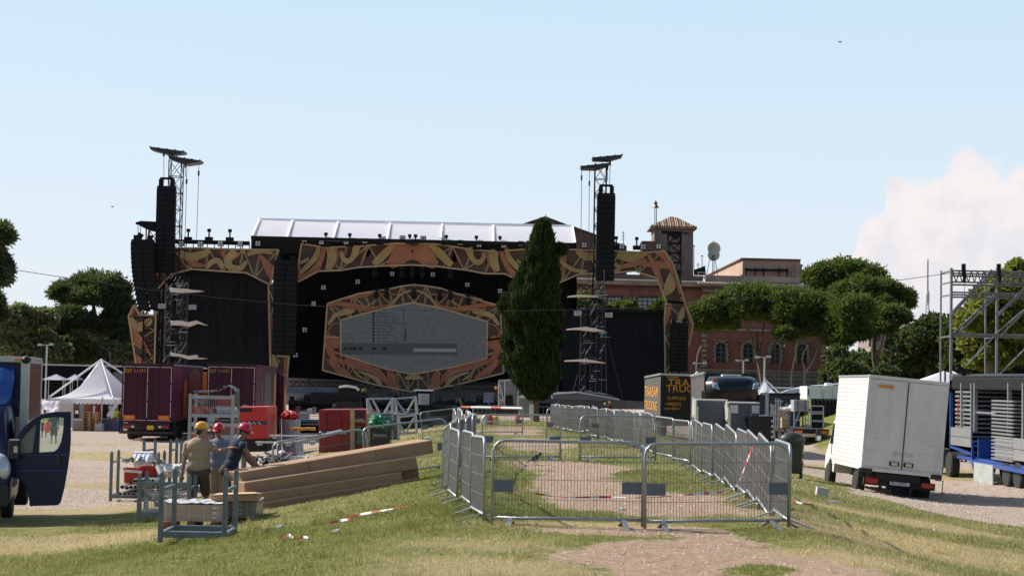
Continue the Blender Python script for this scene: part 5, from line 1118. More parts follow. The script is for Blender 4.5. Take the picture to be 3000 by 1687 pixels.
 prof=[(1180,0,76),(1165,-.25,77),(1140,-.35,77),(1120,-.28,76),(1108,.0,70),(1102,.5,60)]
 mb=MB();vs=[];n=13
 for py,y,hw in prof:
  for i in range(n):a=-1+2*i/(n-1);v=Q(2146+a*hw,py);vs.append((v.x,y+.55*abs(a)**4+.0,v.z))
 mb.add(vs,[(j*n+i,j*n+i+1,(j+1)*n+i+1,(j+1)*n+i)for j in range(len(prof)-1)for i in range(n-1)]);mb.build('upper_cab',V_bk,o,smooth=True)
 mb=MB();a,b=Q(2071,1180),Q(2221,1180);mb.box(((a.x+b.x)/2,1.4,(a.z+.4)/2+.6),(b.x-a.x,2.2,a.z-.4));mb.build('cab',V_bk,o,bevel=.06)
 mb=MB();a,b=Q(2080,1186),Q(2216,1232);mb.box(((a.x+b.x)/2,.27,(a.z+b.z)/2),(b.x-a.x,.04,a.z-b.z));mb.build('windscreen',V_glass,o)
 for x0,sg in((2094,1),(2211,-1)):
  mb=MB();mb.prism([Q(x0-10*sg,1120,-.36+.05),Q(x0+5*sg,1121,-.40),Q(x0+11*sg,1141,-.42),Q(x0-8*sg,1135,-.36)],(0,.12,0));lp=mb.build('headlight',V_lens,o,bevel=.01)
  mb=MB();mb.ell(Q(x0,1130,-.42),(.12,.05,.12));mb.build('lens',M('blue_lens',(.15,.3,.5),.1),lp)
 mb=MB();a=Q(2150,1102,1.0);mb.box(a,(.92,.7,.17));ac=mb.build('air_conditioner',V_white,o,bevel=.03);mb=MB();mb.box(a+Vector((0,-.36,0)),(.22,.01,.05));mb.build('badge',M('blue_badge',(.2,.25,.6),.5),ac)
 mb=MB();a=Q(2090,1112,-.2);mb.ell(a,(.09,.09,.07));mb.build('beacon',V_red,o)
 mb=MB();mb.box(Q(2235,1185,.6),(.35,.5,.95));mb.build('wing_mirror',V_plast,o,bevel=.05)
 mb=MB();mb.box(Q(2146,1290,.2),(2.3,.3,.5));mb.build('bumper',V_plast,o,bevel=.04)
 for sx in(-1,1):wheel(o,(sx*1.0,1.2,.5),.5,.34,16)
black_trucks()
V_unit=M('grey_unit_panel',(.10,.105,.125),.55,var=.2,scale=.7)
def unit(x0,x1,y0,y1,Y,label,front=None):
 a,b=P(x0,y0,Y),P(x1,y0,Y);gzv=zt((a.x+b.x)/2,Y);o=thing('portable_unit',Vector(((a.x+b.x)/2,Y,gzv)),label,'cabinet');w=b.x-a.x;h=a.z-gzv
 mb=MB();mb.box((0,.7,h/2),(w,1.4,h));mb.build('body',V_unit,o)
 mb=MB();mb.box((0,.7,h+.02),(w+.06,1.46,.06));
 rr=random.Random(x0)
 for k in range(8):mb.box((-w/2-.02-.03*(k%2),.15*k,h-.35+rr.uniform(-.1,.1)),(.06,.13,.7+rr.uniform(-.2,.2)))
 mb.box((-w/2+.03,-.03,h*.45),(.09,.05,h*.85));mb.build('white_cover',V_white,o)
 return o,w,h
o,w,h=unit(2041,2130,1172,1300,76,'larger grey cabinet under a ragged white cover in front of the black cab')
mb=MB();mb.box((0,-.02,h*.5),(w*.88,.03,h*.72));mb.build('door_panel',M('slate_panel',(.075,.078,.098),.5,var=.1),o,bevel=.02)
o,w,h=unit(2136,2224,1180,1300,75,'smaller grey cabinet with two white sheets and an open black hatch')
for x in(-.33,.38):mb=MB();mb.box((x*w,-.03,h-.25),(.32,.03,.34));mb.build('paper_sheet',V_white,o)
mb=MB();mb.prism([(.0,-.03,h-.62),(.2,-.03,h-.62),(.2,-.03,h-1.2)],(0,.02,0));mb.build('hatch',V_chas,o);mb=MB();mb.box((.3,-.03,h-.95),(.05,.05,1.0));mb.build('door_edge',V_alu,o)
t=thing('flight_case',pxY(2232,74),'black flight case standing open right of the grey cabinets','case');a=P(2232,1218,74);hh=a.z-t.location.z
mb=MB();mb.box((0,.5,hh/2),(.95,1,hh));mb.build('body',V_bk,t,bevel=.02);mb=MB();[mb.box((.42,-.02,hh-.2-.22*k),(.08,.03,.1))for k in range(5)];mb.build('latch',V_alu,t)
def flatbed():
 Y=100;g=pxY(2376,Y);o=thing('flatbed_truck',g,'low flatbed trailer seen from behind with orange reflectors','truck',rz=R_(8));k=Y/F
 def z(py,x=2376):return P(x,py,Y).z-g.z
 zd=z(1256)
 mb=MB();mb.box((0,5.5,zd-.12),(2.1,11,.22));mb.build('bed',V_chas,o)
 for s in(-1,1):mb=MB();mb.box((s*.75,-.08,zd-.18),(.5,.05,.24));q=mb.build('reflector',V_red,o);mb=MB();mb.box((s*.75,-.11,zd-.18),(.4,.03,.15));mb.build('reflector_panel',V_or,q)
 mb=MB();mb.box((0,-.05,zd-.35),(1.2,.05,.18));mb.build('number_board',V_alu,o);mb=MB();mb.box((.05,-.09,zd-.35),(.34,.02,.12));mb.build('number_plate',V_plate,o)
 for y in(1.5,2.7,9):[wheel(o,(s*.85,y,.38),.38,.34,16)for s in(-1,1)]
 mb=MB();mb.box((0,.5,.5),(1.7,.8,.35));mb.build('bumper',V_plast,o)
 base=g+Vector((0,0,zd))
 t=thing('deck_stack',Vector((P(2352,1100,Y).x,Y+.3,base.z)),'strapped pack of grey decking raised on a frame at the tail of the flatbed','decking')
 mb=MB();zt0,zt1=z(1206)-zd,z(1172)-zd
 for q in range(6):mb.box((0,.6,zt0+(zt1-zt0)*(q+.5)/6),(.86,1.2,(zt1-zt0)/6*.86))
 mb.build('deck_panel',M('grey_decking',(.34,.35,.37),.7,var=.2),t)
 mb=MB();[mb.box((x,-.02,(zt0+zt1)/2),(.03,.03,zt1-zt0+.05))for x in(-.2,.2)];mb.build('strap',V_chas,t)
 mb=MB()
 for x in(-.42,.38):mb.bar((x,0,0),(x,0,zt0),.06)
 for f in(.05,.5):mb.bar((-.42,0,zt0*f),(.38,0,zt0*f),.06)
 mb.bar((.38,.9,0),(.38,.9,zt0),.06);mb.bar((-.42,0,.1),(-.1,0,zt0),.04);mb.build('frame',K_alu,t)
 t=thing('deck_rack',Vector((P(2397,1100,Y).x,Y+.3,base.z)),'ladder like rack of dark panels on the right of the flatbed tail','rack');zr=z(1188)-zd
 mb=MB();[mb.bar((x,0,0),(x,0,zr),.07)for x in(-.34,.36)];[mb.bar((-.34,0,zr*f),(.36,0,zr*f),.06)for f in(.02,.33,.36,.66,.74,.99)];mb.build('frame',K_alu,t)
 mb=MB();mb.box((0,.1,zr/2),(.66,.1,zr*.95));mb.build('dark_panel',K_blk2,t)
 t=thing('crate',Vector((P(2314,1100,Y).x,Y+1.5,base.z)),'worn wooden crate among poles on the flatbed','crate');mb=MB();mb.box((0,0,(z(1226)-zd)/2),(.46,.5,z(1226)-zd));mb.build('panel',M('worn_wood',(.42,.30,.18),.8,var=.35,scale=6),t);mb=MB();mb.box((0,-.26,.1),(.5,.03,.06));mb.build('batten',M('wood',(.5,.38,.2),.8),t)
 rr=random.Random(3)
 for i in range(9):
  x=2268+i*7.5;t=thing('pole_frame',Vector((P(x,1100,Y+2).x,Y+2+rr.random()*3,base.z)),'upright aluminium pole frame on the flatbed, %s from the left'%ORD[i],'frame','upright frames on the flatbed');h=z(1175+rr.uniform(-8,30))-zd
  mb=MB();mb.bar((0,0,0),(0,0,h),.05);mb.bar((.12,0,0),(.12,0,h*.95),.05);mb.build('post',K_alu,t)
  mb=MB();[mb.bar((-.1,0,h*f),(.25,0,h*f+rr.uniform(-.05,.05)),.035)for f in(.3,.6,.9)];mb.bar((-.15,0,h*.2),(.25,0,h*.7),.03);mb.build('cross_bar',K_alu,t)
 t=thing('white_bundle',Vector((P(2330,1100,Y).x,Y+2.2,base.z+z(1200)-zd)),'crumpled white sheet lying over the load on the flatbed','sheet');
 mb=MB();mb.ell((0,0,0),(.55,.4,.14),nu=9,nv=6);mb.ell((.3,0,.16),(.3,.3,.14),nu=8,nv=5);mb.build('cloth',V_white,t)
flatbed()
def lowloader():
 X0=16.75;Yf=66.5;g=gz(X0+1.2,Yf)
 o=thing('curtain_trailer',g,'open sided blue trailer at the right edge loaded with grey stage decks','trailer')
 def L_(x,y,z):return(x-1.2,y,z)
 top=3.72
 mb=MB();mb.box((0.05,-6.5,top-.2),(2.5,15,.44));mb.box((.05,-6.5,top+.05),(2.46,15,.1));mb.build('roof',K_blk2,o,bevel=.05)
 mb=MB();mb.box((0,1.0,2.3),(2.5,.08,2.7));mb.box((1.2,-6.5,2.4),(.06,15,2.7));mb.build('inner_wall',K_blk,o)
 mb=MB();mb.bar((-1.2,.95,1.15),(-1.2,.95,3.2),.11);mb.bar((-1.2,.95,1.15),(-1.2,-2.2,.98),.09);mb.bar((-1.2,-2.2,.75),(-1.2,-2.2,1.4),.09);mb.bar((-1.22,-2.2,.72),(-1.22,-13.5,.66),.12,.14);mb.build('blue_frame',V_blue2,o)
 mb=MB();mb.box((0,-6.5,.8),(2.3,13.5,.12));mb.box((-.2,-2.7,1.15),(1.9,.1,.8));mb.build('floor',V_blue2,o)
 for y0,y1,z0,z1 in((.85,-2.1,1.22,1.9),(-5.3,-13,1.0,1.75)):
  mb=MB();n=2
  for k in range(n):mb.box((-1.22,(y0+y1)/2,z0+(z1-z0)*(k+.5)/n),(.06,abs(y1-y0),(z1-z0)/n-.02))
  mb.build('drop_side',V_alu,o)
 mb=MB();mb.box((-1.26,-3.9,.38),(.05,2.5,.68));mb.build('side_plate',M('scuffed_aluminium',(.45,.48,.47),.5,.4,var=.25,scale=2),o)
 mb=MB();[mb.bar((-1.15,y,1.8),(-1.15,y,3.55),.12)for y in(-.45,-1.9,-2.35,-6.7,-8.4)];mb.bar((-1.16,.5,2.55),(-1.16,-1.9,2.55),.06);mb.bar((-1.1,-2.3,2.5),(-1.1,-5,2.5),.07);mb.build('support_post',K_alu,o)
 for y in(-6.4,-7.7,-9.0):[wheel(o,(s*1.0,y,.5),.5,.36,22)for s in(-1,1)]
 mb=MB();mb.box((0,-7,.45),(1.4,4,.4));mb.build('axle_unit',V_chas,o)
 mb=MB();mb.path([(-1.2,.1,1.2),(-1.22,-.1,2.4),(-1.2,-.25,3.1)],.02,4);mb.build('red_strap',M('red_webbing',(.5,.03,.02),.7),o)
 mb=MB();mb.path([(-1.2,-.9,2.0),(-1.22,-1.0,2.6),(-1.2,-1.3,3.15)],.015,4);mb.build('teal_strap',M('teal_webbing',(.1,.35,.36),.7),o)
 K_dk=M('deck_grey',(.10,.105,.115),.6,var=.25);n_=0
 for(x,y,w,l,z0,z1,n,lb)in[(-.1,-.6,2.0,2.4,1.2,3.3,13,'stack of dark stage decks standing at the front of the blue trailer'),(-.25,-6.2,1.95,2.6,.9,3.0,17,'tall stack of grey stage decks with bright edges in the blue trailer')]:
  t=thing('stage_deck_stack',g+Vector((x,y,z0)),lb,'stage deck stack')
  for k in range(n):
   zz=(z1-z0)*(k+.5)/n;mb=MB();mb.box((0,0,zz),(w,l,(z1-z0)/n*.55));d=mb.build('stage_deck',K_dk,t)
   mb=MB();mb.box((-w/2-.02,0,zz),(.05,l,(z1-z0)/n*.45));mb.box((0,l/2+.03,zz),(w,.05,(z1-z0)/n*.45));mb.box((0,-l/2-.03,zz),(w,.05,(z1-z0)/n*.4));mb.build('deck_edge',K_alu,d)
 t=thing('stage_deck_stack',g+Vector((-.5,-9.2,1.3)),'lower pile of grey panels strapped in front of the tall deck stack','stage deck stack')
 for k in range(7):mb=MB();mb.box((0,0,.12*k),(1.3,2.2,.08));mb.build('stage_deck',K_alu,t)
 mb=MB();mb.path([(-.68,1.1,-.1),(-.68,.6,.85),(-.66,-1,.98)],.02,4);mb.build('red_strap',MATS['red_webbing'],t)
 o=thing('tractor_unit',gz(X0+1.2,71.5),'black tractor unit coupled to the blue trailer at the right','truck')
 mb=MB();mb.box((0,0,2.2),(2.45,2.3,2.9));mb.build('cab',V_bk,o,bevel=.12)
 mb=MB();mb.box((-1.24,.2,2.3),(.01,1.1,.9));mb.build('side_window',V_glass,o)
 mb=MB();mb.bar((-1.3,-.9,1.2),(-1.3,-.9,3.0),.05);mb.bar((-1.28,-.3,2.0),(-1.28,-.3,2.6),.04);mb.build('grab_rail',K_alu,o)
 mb=MB();mb.box((-1.25,-.75,1.95),(.01,.14,.4));mb.build('green_sticker',M('green_vinyl',(.05,.4,.25),.5),o)
 mb=MB();mb.box((0,-2,.85),(1.1,6,.3));mb.build('chassis',V_chas,o)
 mb=MB();mb.box((-1.0,-2.2,.72),(.5,1.5,.72));mb.build('fuel_tank',M('tank_grey',(.12,.125,.13),.4,.5),o,bevel=.05)
 for y in(.4,-1.1,-3.6):[wheel(o,(s*1.03,y,.5),.5,.34,22)for s in(-1,1)]
 mb=MB();mb.box((-1.1,.9,.75),(.3,1,.9));mb.build('step',V_plast,o)
lowloader()
G_galv=M('galvanised_steel',(.36,.38,.40),.42,.7,var=.22,scale=5)
G_wire=M('barrier_wire',(.17,.165,.16),.6,.3,var=.25)
G_plate=M('barrier_plate',(.13,.15,.185),.6,var=.2)
BW,BH=2.0,1.13
def make_barrier(label):
 t=thing('crowd_barrier',(0,0,0),label,'barrier');w=BW/2;r=.021;b=.11;h=BH
 pts=[(-w,0,.02),(-w,0,h-.16)]+[(-w+.16-.16*math.cos(a),0,h-.16+.16*math.sin(a))for a in(PI/6,PI/3,PI/2)]
 pts+=[(w-.16+.16*math.sin(a),0,h-.16+.16*math.cos(a))for a in(0,PI/6,PI/3)]+[(w,0,h-.16),(w,0,.02)]
 mb=MB();mb.path(pts,r,8);mb.tube((-w,0,b),(w,0,b),r,n=8);
 for x,z in((w+.03,.25),(w+.03,.85)):mb.box((x,0,z),(.05,.02,.03))
 mb.build('frame',G_galv,t,smooth=True)
 mb=MB();n=46
 for i in range(1,n):
  x=-w+BW*i/n;zt_=h if abs(x)<w-.16 else h-.16+math.sqrt(max(0,.16**2-(abs(x)-w+.16)**2));mb.tube((x,0,b),(x,0,zt_),.0033,n=4,caps=False)
 for z in(.36,.62,.88):mb.tube((-w,.006,z),(w,.006,z),.0035,n=4,caps=False)
 mb.build('wire_infill',G_wire,t)
 for s in(-1,1):mb=MB();mb.box((s*(w-.15),-.012,.53),(.26,.006,.16));mb.build('sign_plate',G_plate,t)
 for s in(-1,1):
  mb=MB()
  for q in(-1,1):mb.bar((s*(w-.25),0,b),(s*(w-.25)-s*.04*q,q*.36,-.01),.055,.022)
  mb.build('foot',G_galv,t)
 return t
BR=[None]
CHI={}
def barrier(p,q,label,group,tilt=0.0,n_cols=None):
 """from ground point p to q (xy); the panel keeps its true width"""
 p=Vector((p[0],p[1]));q=Vector((q[0],q[1]));c=(p+q)/2;d=(q-p);a=math.atan2(d.y,d.x)
 if BR[0]is None:
  BR[0]=make_barrier(label);o=BR[0];CHI[o.name]=[x for x in bpy.data.objects if x.parent==o]
 else:
  src=BR[0];o=src.copy();COL.objects.link(o)
  for k in CHI[src.name]:c2=k.copy();COL.objects.link(c2);c2.parent=o
 dz=zt(q.x,q.y)-zt(p.x,p.y)
 o.location=gz(c.x,c.y,.0);o.location.z=(zt(p.x,p.y)+zt(q.x,q.y))/2+.0
 o.rotation_mode='ZYX';o.rotation_euler=(tilt,-math.atan2(dz,d.length),a)
 o['label']=label;o['group']=group;o['category']='barrier';return o
def row(poly,label,group,jit=.04,tilt=.0,seed=1,start=0,W_=2.06):
 """chain of barriers along a ground polyline"""
 rr=random.Random(seed);pl=[Vector((a[0],a[1]))for a in poly];i=start;seg=0;cur=pl[0].copy();tgt=1
 while tgt<len(pl):
  rem=W_;p=cur.copy()
  while tgt<len(pl)and rem>0:
   d=pl[tgt]-cur
   if d.length>rem:cur=cur+d.normalized()*rem;rem=0
   else:rem-=d.length;cur=pl[tgt].copy();tgt+=1
  if rem>W_*.8:break
  if rem>0:cur=cur+(cur-p).normalized()*rem
  k=Vector((rr.uniform(-jit,jit),rr.uniform(-jit,jit)))
  barrier(p+k,cur+k,label%ORD[i],group,tilt+rr.uniform(-.05,.05));i+=1
YB=23.7
fl=P(1440,1400,YB).x;fr_=P(2318,1400,YB-.2).x;mx_=P(1887,1400,YB).x
GBF='front crowd barriers closing the enclosure'
barrier((fl,YB),(mx_-.0,YB+.02),'left of the two steel barriers closing the front of the enclosure',GBF)
barrier((mx_+.05,YB-.15),(fr_,YB+.25),'right of the two steel barriers closing the front of the enclosure',GBF)
GBR='steel barriers along the right side of the path'
row([(3.78,24.1),(3.95,28),(4.15,33),(4.2,39.3)],'steel barrier in the right-hand row, %s from the near corner',GBR,seed=2,tilt=.05,jit=.03)
row([(4.2,39.9),(4.45,43),(4.75,46.5),(4.1,50.0),(4.0,56),(3.7,62),(3.2,68)],'steel barrier in the right-hand row beyond the bend, %s from the bend',GBR,seed=3,jit=.05)
row([(3.3,69),(3.6,74),(3.1,80)],'small far steel barrier in the right-hand row, %s of the last three panels',GBR,seed=4,jit=.05,W_=2.3)
GBL='steel barriers along the left side of the path'
row([(fl-.1,YB+.1),(-.62,26.5),(-1.12,31.4)],'steel barrier in the left-hand row, %s from the near corner',GBL,seed=5,tilt=-.05)
row([(-1.12,32.0),(-1.0,37),(-.85,42),(-1.2,48),(-1.55,54),(-1.9,60)],'steel barrier in the left-hand row beyond its kink, %s from the kink',GBL,seed=6,jit=.1)
barrier((-4.9,37.2),(-2.75,37.8),'left of the two barriers standing behind the cardboard stack','barriers slanting left across the grass')
barrier((-3.05,37.9),(-1.2,38.9),'right of the two barriers reaching from the cardboard stack to the left-hand row','barriers slanting left across the grass')
G2_='barriers crossing the path inside the enclosure'
barrier((P(1402,1300,43).x,43.3),(P(1655,1300,43).x,43.9),'barrier crossing the path directly behind the front panels, left one',G2_)
barrier((P(1697,1300,44).x,44),(P(1905,1300,44).x+.2,44.6),'barrier crossing the path directly behind the front panels, right one',G2_)
barrier((P(1600,1250,64).x,64),(P(1724,1250,64).x+.4,64.6),'third barrier crossing the path, with a low pale base near the cypress',G2_)
row([(2.1,84),(2.5,79),(3.1,73)][::-1],'tiny far steel barrier right of the cypress trunk, %s of that row','far barriers right of the cypress',seed=8)
row([(-3.4,70),(-2.3,70.6),(0.2,71)],'far steel barrier left of the cypress, %s from the left','far barriers left of the cypress',seed=9)
T_r=M('red_tape',(.55,.05,.05),.45,var=.1);T_w=M('white_tape',(.75,.72,.7),.45,var=.05);T_y=M('yellow_tape',(.75,.55,.03),.5)
def tape(pts,label,w=.07,seg=.22,par=None,yel=False):
 pts=[Vector(p)for p in pts];c=[Vector(q)for q in cat([tuple(p)for p in pts],10)];mb=MB();acc=0;rr=random.Random(len(label))
 for i in range(len(c)-1):
  a,b=c[i],c[i+1];l=(b-a).length;n=max(1,round(l/(seg/2)))
  for k in range(n):
   p,q=a.lerp(b,k/n),a.lerp(b,(k+1)/n);m=int(acc/seg)%2;acc+=l/n
   tw=.8*math.sin(acc*3.1);side=Vector((0,math.cos(tw),math.sin(tw)+.3)).normalized()*w*(.35+.35*abs(math.cos(acc*2)))
   mb.add([p-side*.5,q-side*.5,q+side*.5,p+side*.5],[(0,1,2,3)],m)
 o=mb.build('barrier_tape',[T_y,T_y]if yel else[T_r,T_w]);s_=o.modifiers.new('s','SOLIDIFY');s_.thickness=.002;return tag(o,label,'tape','red and white tape')
def gp(px,py,dz=.03):v=GP(px,py);v.z+=dz;return v
tape([P(1440,1400,23.9),P(1475,1425,24.5),P(1560,1443,25),P(1650,1455,25.5),P(1780,1455,26),P(1890,1457,26),P(1990,1450,26.2),P(2120,1440,27)],'red and white tape sagging across the enclosure just behind the front barriers')
tape([gp(1015,1522),gp(1060,1512),gp(1130,1500),gp(1180,1490),gp(1220,1482)],'red and white tape lying on the grass right of the cardboard stack')
tape([gp(958,1540),gp(1000,1530),gp(1025,1527)],'short scrap of faded tape left of the long tape on the grass')
tape([gp(828,1582),gp(846,1576),gp(858,1580)],'crumpled red tape scrap in the near grass',w=.12)
tape([gp(866,1586),gp(888,1580),gp(902,1583)],'small red tape scrap beside the crumpled one in the near grass',w=.06)
tape([P(1350,1310,29.5),P(1354,1345,29.3),P(1346,1395,29),P(1332,1440,28.8)],'red and white tape hanging from the left-hand barriers',w=.06)
tape([P(1352,1330,29.3),P(1363,1390,28.8),P(1374,1440,28.4)],'thin red tape crossing the hanging one on the left-hand barriers',w=.035)
tape([P(1372,1385,28.3),P(1371,1410,28.2),P(1370,1455,28.1)],'yellow strap tied to the left-hand barriers',w=.05,yel=True)
tape([P(2205,1308,26.5),P(2185,1360,27),P(2170,1400,27.5),P(2160,1425,27.9)],'red and white tape slanting down the right-hand barriers',w=.09)
tape([gp(2320,1470),gp(2345,1478),gp(2385,1485)],'red and white tape on the slope right of the enclosure')
tape([gp(1740,1462,.05),gp(1330,1512,.02)][::-1][:1]+[gp(1345,1510),gp(1375,1505)],'tiny tape scrap at the foot of the left-hand barriers')
G_st=M('grey_green_steel',(.17,.20,.215),.5,.5,var=.2,scale=4)
def stillage(loc,w,d,h,label,rz=0.0,mesh=False,group='grey post pallets',posts=(1,1,1,1),rx=0.0,ry=0.0):
 t=thing('post_pallet',loc,label,'metal pallet',group,rz=rz,rx=rx,ry=ry);k=.06
 mb=MB()
 for y in(-d/2,d/2):mb.bar((-w/2,y,.12),(w/2,y,.12),k,.09)
 for x in(-w/2,w/2):mb.bar((x,-d/2,.12),(x,d/2,.12),k,.07)
 mb.bar((-w/2,0,.10),(w/2,0,.10),k*.8)
 mb.build('base_frame',G_st,t,bevel=.006)
 for i,(x,y)in enumerate(((-w/2,-d/2),(w/2,-d/2),(w/2,d/2),(-w/2,d/2))):
  if posts[i]:
   mb=MB();mb.bar((x,y,0),(x,y,h),.07);mb.prism([(x-.035,y-.035,h),(x+.035,y-.035,h),(x,y-.035,h+.06)],(0,.07,0));mb.build('post',G_st,t,bevel=.005)
 for x in(-w/2,w/2):
  mb=MB();mb.bar((x,-d/2,h-.22),(x,d/2,h-.22),.045,.05);mb.build('cross_rail',G_st,t)
 if mesh:
  mb=MB();mb.bar((-w/2,-d/2,h-.14),(w/2,-d/2,h-.14),.06,.08);mb.build('cross_rail',G_st,t)
  mb=MB();n=int(w/.045)
  for i in range(1,n):x=-w/2+w*i/n;mb.tube((x,-d/2,.15),(x,-d/2,h-.18),.005,n=3,caps=False)
  for i in range(1,16):z=.15+(h-.33)*i/16;mb.tube((-w/2,-d/2,z),(w/2,-d/2,z),.005,n=3,caps=False)
  mb.build('wire_mesh',M('mesh_wire',(.40,.38,.35),.5,.3),t)
 return t
def S(px,py,**k):v=GP(px,py);return v
v=GP(585,1570)
stillage(Vector((P(583,1500,27.2).x,27.2,zt(-4.8,27.2))),.95,1.15,1.0,'nearest grey post pallet, standing in the grass in front of the wrapped cartons',rz=R_(1))
stillage(gz(P(490,1480,33.5).x,33.5),.92,.8,.82,'grey mesh sided pallet left of the man in the yellow helmet',rz=R_(2),mesh=True)
stillage(gz(P(403,1420,43.5).x,43.5),1.12,1.0,1.15,'grey post pallet holding the red crates and tubes',rz=R_(3))
stillage(gz(P(480,1380,47).x,47.5),1.0,1.1,1.25,'grey post pallet behind the red crates',rz=R_(-4))
stillage(gz(P(765,1400,47).x,47),.92,1.0,1.0,'grey post pallet right of the leaning man',rz=R_(5))
stillage(gz(P(560,1400,44).x,44),.9,1.0,1.3,'grey post pallet half hidden behind the man in the yellow helmet',rz=R_(2))
C_red=M('red_plastic',(.52,.028,.012),.35,var=.12);C_red2=M('dull_red_plastic',(.42,.03,.02),.45,var=.1);C_wh=M('translucent_white_plastic',(.72,.73,.76),.4,var=.1)
def crate(loc,w,d,h,mat,label,rz=0.0,stripe=False,ry=0.0,rx=0.0,group=None,junk=0):
 t=thing('plastic_crate',loc,label,'crate',group,rz=rz,ry=ry,rx=rx);mb=MB();e=.02;k=.86
 def q(f,z):return[(-w/2*f,-d/2*f,z),(w/2*f,-d/2*f,z),(w/2*f,d/2*f,z),(-w/2*f,d/2*f,z)]
 o1,o2,i2,i1=q(k,0),q(1,h),q(.94,h),q(k*.94,.03);vs=o1+o2+i2+i1
 fs=[(3,2,1,0),(12,13,14,15)]
 for j in range(4):jn=(j+1)%4;fs+=[(j,jn,4+jn,4+j),(4+j,4+jn,8+jn,8+j),(8+j,8+jn,12+jn,12+j)]
 mb.add(vs,fs);mb.build('bin',mat,t)
 mb=MB();
 for y in(-d/2,d/2):mb.box((0,y,h-.02),(w+.03,.03,.05))
 for x in(-w/2,w/2):mb.box((x,0,h-.02),(.03,d,.05))
 for i in range(4):mb.box((-w*.36+w*.24*i,-d/2*.95,h*.45),(.02,.03,h*.75))
 mb.build('rim',mat,t)
 if stripe:mb=MB();mb.box((0,-d/2-.02,h*.84),(w*.98,.012,.06));mb.build('white_stripe',T_w,t)
 return t
g0=gz(P(403,1420,43.5).x,43.5)
crate(Vector((P(385,1400,43).x,43.2,P(0,1402,43).z-.06)),.44,.4,.36,C_red,'full red crate with a white stripe, left on the tube pile',rz=R_(4),stripe=True,ry=R_(4))
crate(Vector((P(443,1400,43).x,43.3,P(0,1402,43).z-.03)),.56,.4,.38,C_red,'wider red crate without a stripe, right on the tube pile',rz=R_(-3))
m_=M('clear_plastic_sheet',(.78,.80,.84),.3,var=.12,scale=5)
crate(Vector((P(412,1345,43.6).x,43.7,P(0,1352,43.6).z)),.46,.3,.30,m_,'milky white crate lying tilted behind the red crates',rz=R_(-5),rx=R_(-55))
T_tube=M('scaffold_tube',(.45,.46,.42),.45,.5,var=.2);rr=random.Random(12)
k=0
for j,(n,z0,x0)in enumerate([(13,1446,352),(11,1427,358),(6,1408,392)]):
 for i in range(n):
  k+=1
  x=x0+i*(13.2 if j<2 else 11)+rr.uniform(-1,1);p=P(x,z0+rr.uniform(-1.5,1.5),42.2);t=thing('scaffold_tube',p,'tube in the %s row under the red crates, %s from the left'%(['bottom','middle','top'][j],ORD[i]),'tube','tubes stacked under the red crates')
  mb=MB();r=.048;mb.lathe([(r,0),(r,1.6),(r*.75,1.6),(r*.75,0)],(0,0,0),10,axis='Y');mb.build('pipe',T_tube,t)
  mb=MB();mb.lathe([(r*.74,.0),(r*.74,.01)],(0,.012,0),10,axis='Y');mb.build('dark_mouth',V_chas,t)
def clutter(name,label,c,rx_,ry_,rz_,n,mats,cat_,size=(.03,.12),seed=1,group=None):
 rr=random.Random(seed);t=thing(name,c,label,cat_,group);ms=[MB()for _ in mats]
 for i in range(n):
  m=ms[i%len(mats)];p=Vector((rr.uniform(-rx_,rx_),rr.uniform(-ry_,ry_),rr.uniform(0,rz_)));a=rr.uniform(0,PI);l=rr.uniform(*size)*1.6
  if i%3:m.bar(p,p+Vector((math.cos(a)*l,math.sin(a)*l,rr.uniform(-.3,.5)*l)),rr.uniform(*size)*.35)
  else:m.box(p,(rr.uniform(*size),rr.uniform(*size),rr.uniform(*size)*.6),R=Matrix.Rotation(a,3,'Z')@Matrix.Rotation(a,3,'X'))
 for m,q in zip(ms,mats):m.build('scrap',q,t)
 return t
clutter('fittings','jumble of metal fittings heaped in the left red crate',P(385,1352,43.1),.2,.15,.06,26,[K_alu,G_st,V_chas],'fittings',seed=4)
clutter('fittings','jumble of tubes and fittings heaped in the right red crate',P(443,1356,43.2),.26,.15,.06,30,[K_alu,C_wh,V_chas],'fittings',seed=5)
clutter('fittings','white sheets and metal scraps piled right of the red crates',P(505,1388,42),.3,.3,.18,18,[C_wh,K_alu],'scrap',size=(.1,.22),seed=6)
clutter('fittings','dark clamps and cables dumped behind the cardboard stack',P(835,1356,40),.55,.4,.14,60,[V_chas,C_wh,G_st],'scrap',size=(.05,.16),seed=7)
clutter('fittings','heap of black clamps behind the leaning man',P(758,1352,46.5),.42,.3,.12,34,[V_chas,G_st],'scrap',seed=8)
clutter('fittings','low scatter of metal pieces on the mesh pallet beside the man in the yellow helmet',gz(P(500,1440,36).x,36,.1),.35,.3,.35,34,[K_alu,V_chas,C_wh],'scrap',size=(.05,.14),seed=9)
for i,(a,b,c_)in enumerate([(838,1345,.34),(888,1345,.40),(808,1362,.2)]):
 t=thing('concrete_block',P(a,b,41.0),['pale concrete block left of the dark clamps','pale concrete block right of the dark clamps','small upright concrete block behind the cardboard'][i],'block');mb=MB();mb.box((0,0,0),(c_+.05,.3,.16));mb.build('block',M('concrete',(.50,.48,.44),.9,var=.15,scale=6),t,bevel=.015)
 mb=MB();mb.path([(-.05,0,.08),(-.04,0,.13),(.04,0,.13),(.05,0,.08)],.01,5);mb.build('lifting_loop',G_st,t)
t=thing('work_gloves',P(846,1330,41),'dark red and white cloth lying on the concrete blocks','cloth');mb=MB();mb.ell((0,0,0),(.2,.12,.05),nu=8,nv=5);mb.ell((-.15,0,.03),(.1,.1,.06),nu=7,nv=5,m=1);mb.build('cloth',[M('wine_cloth',(.25,.02,.03),.9),C_wh],t)
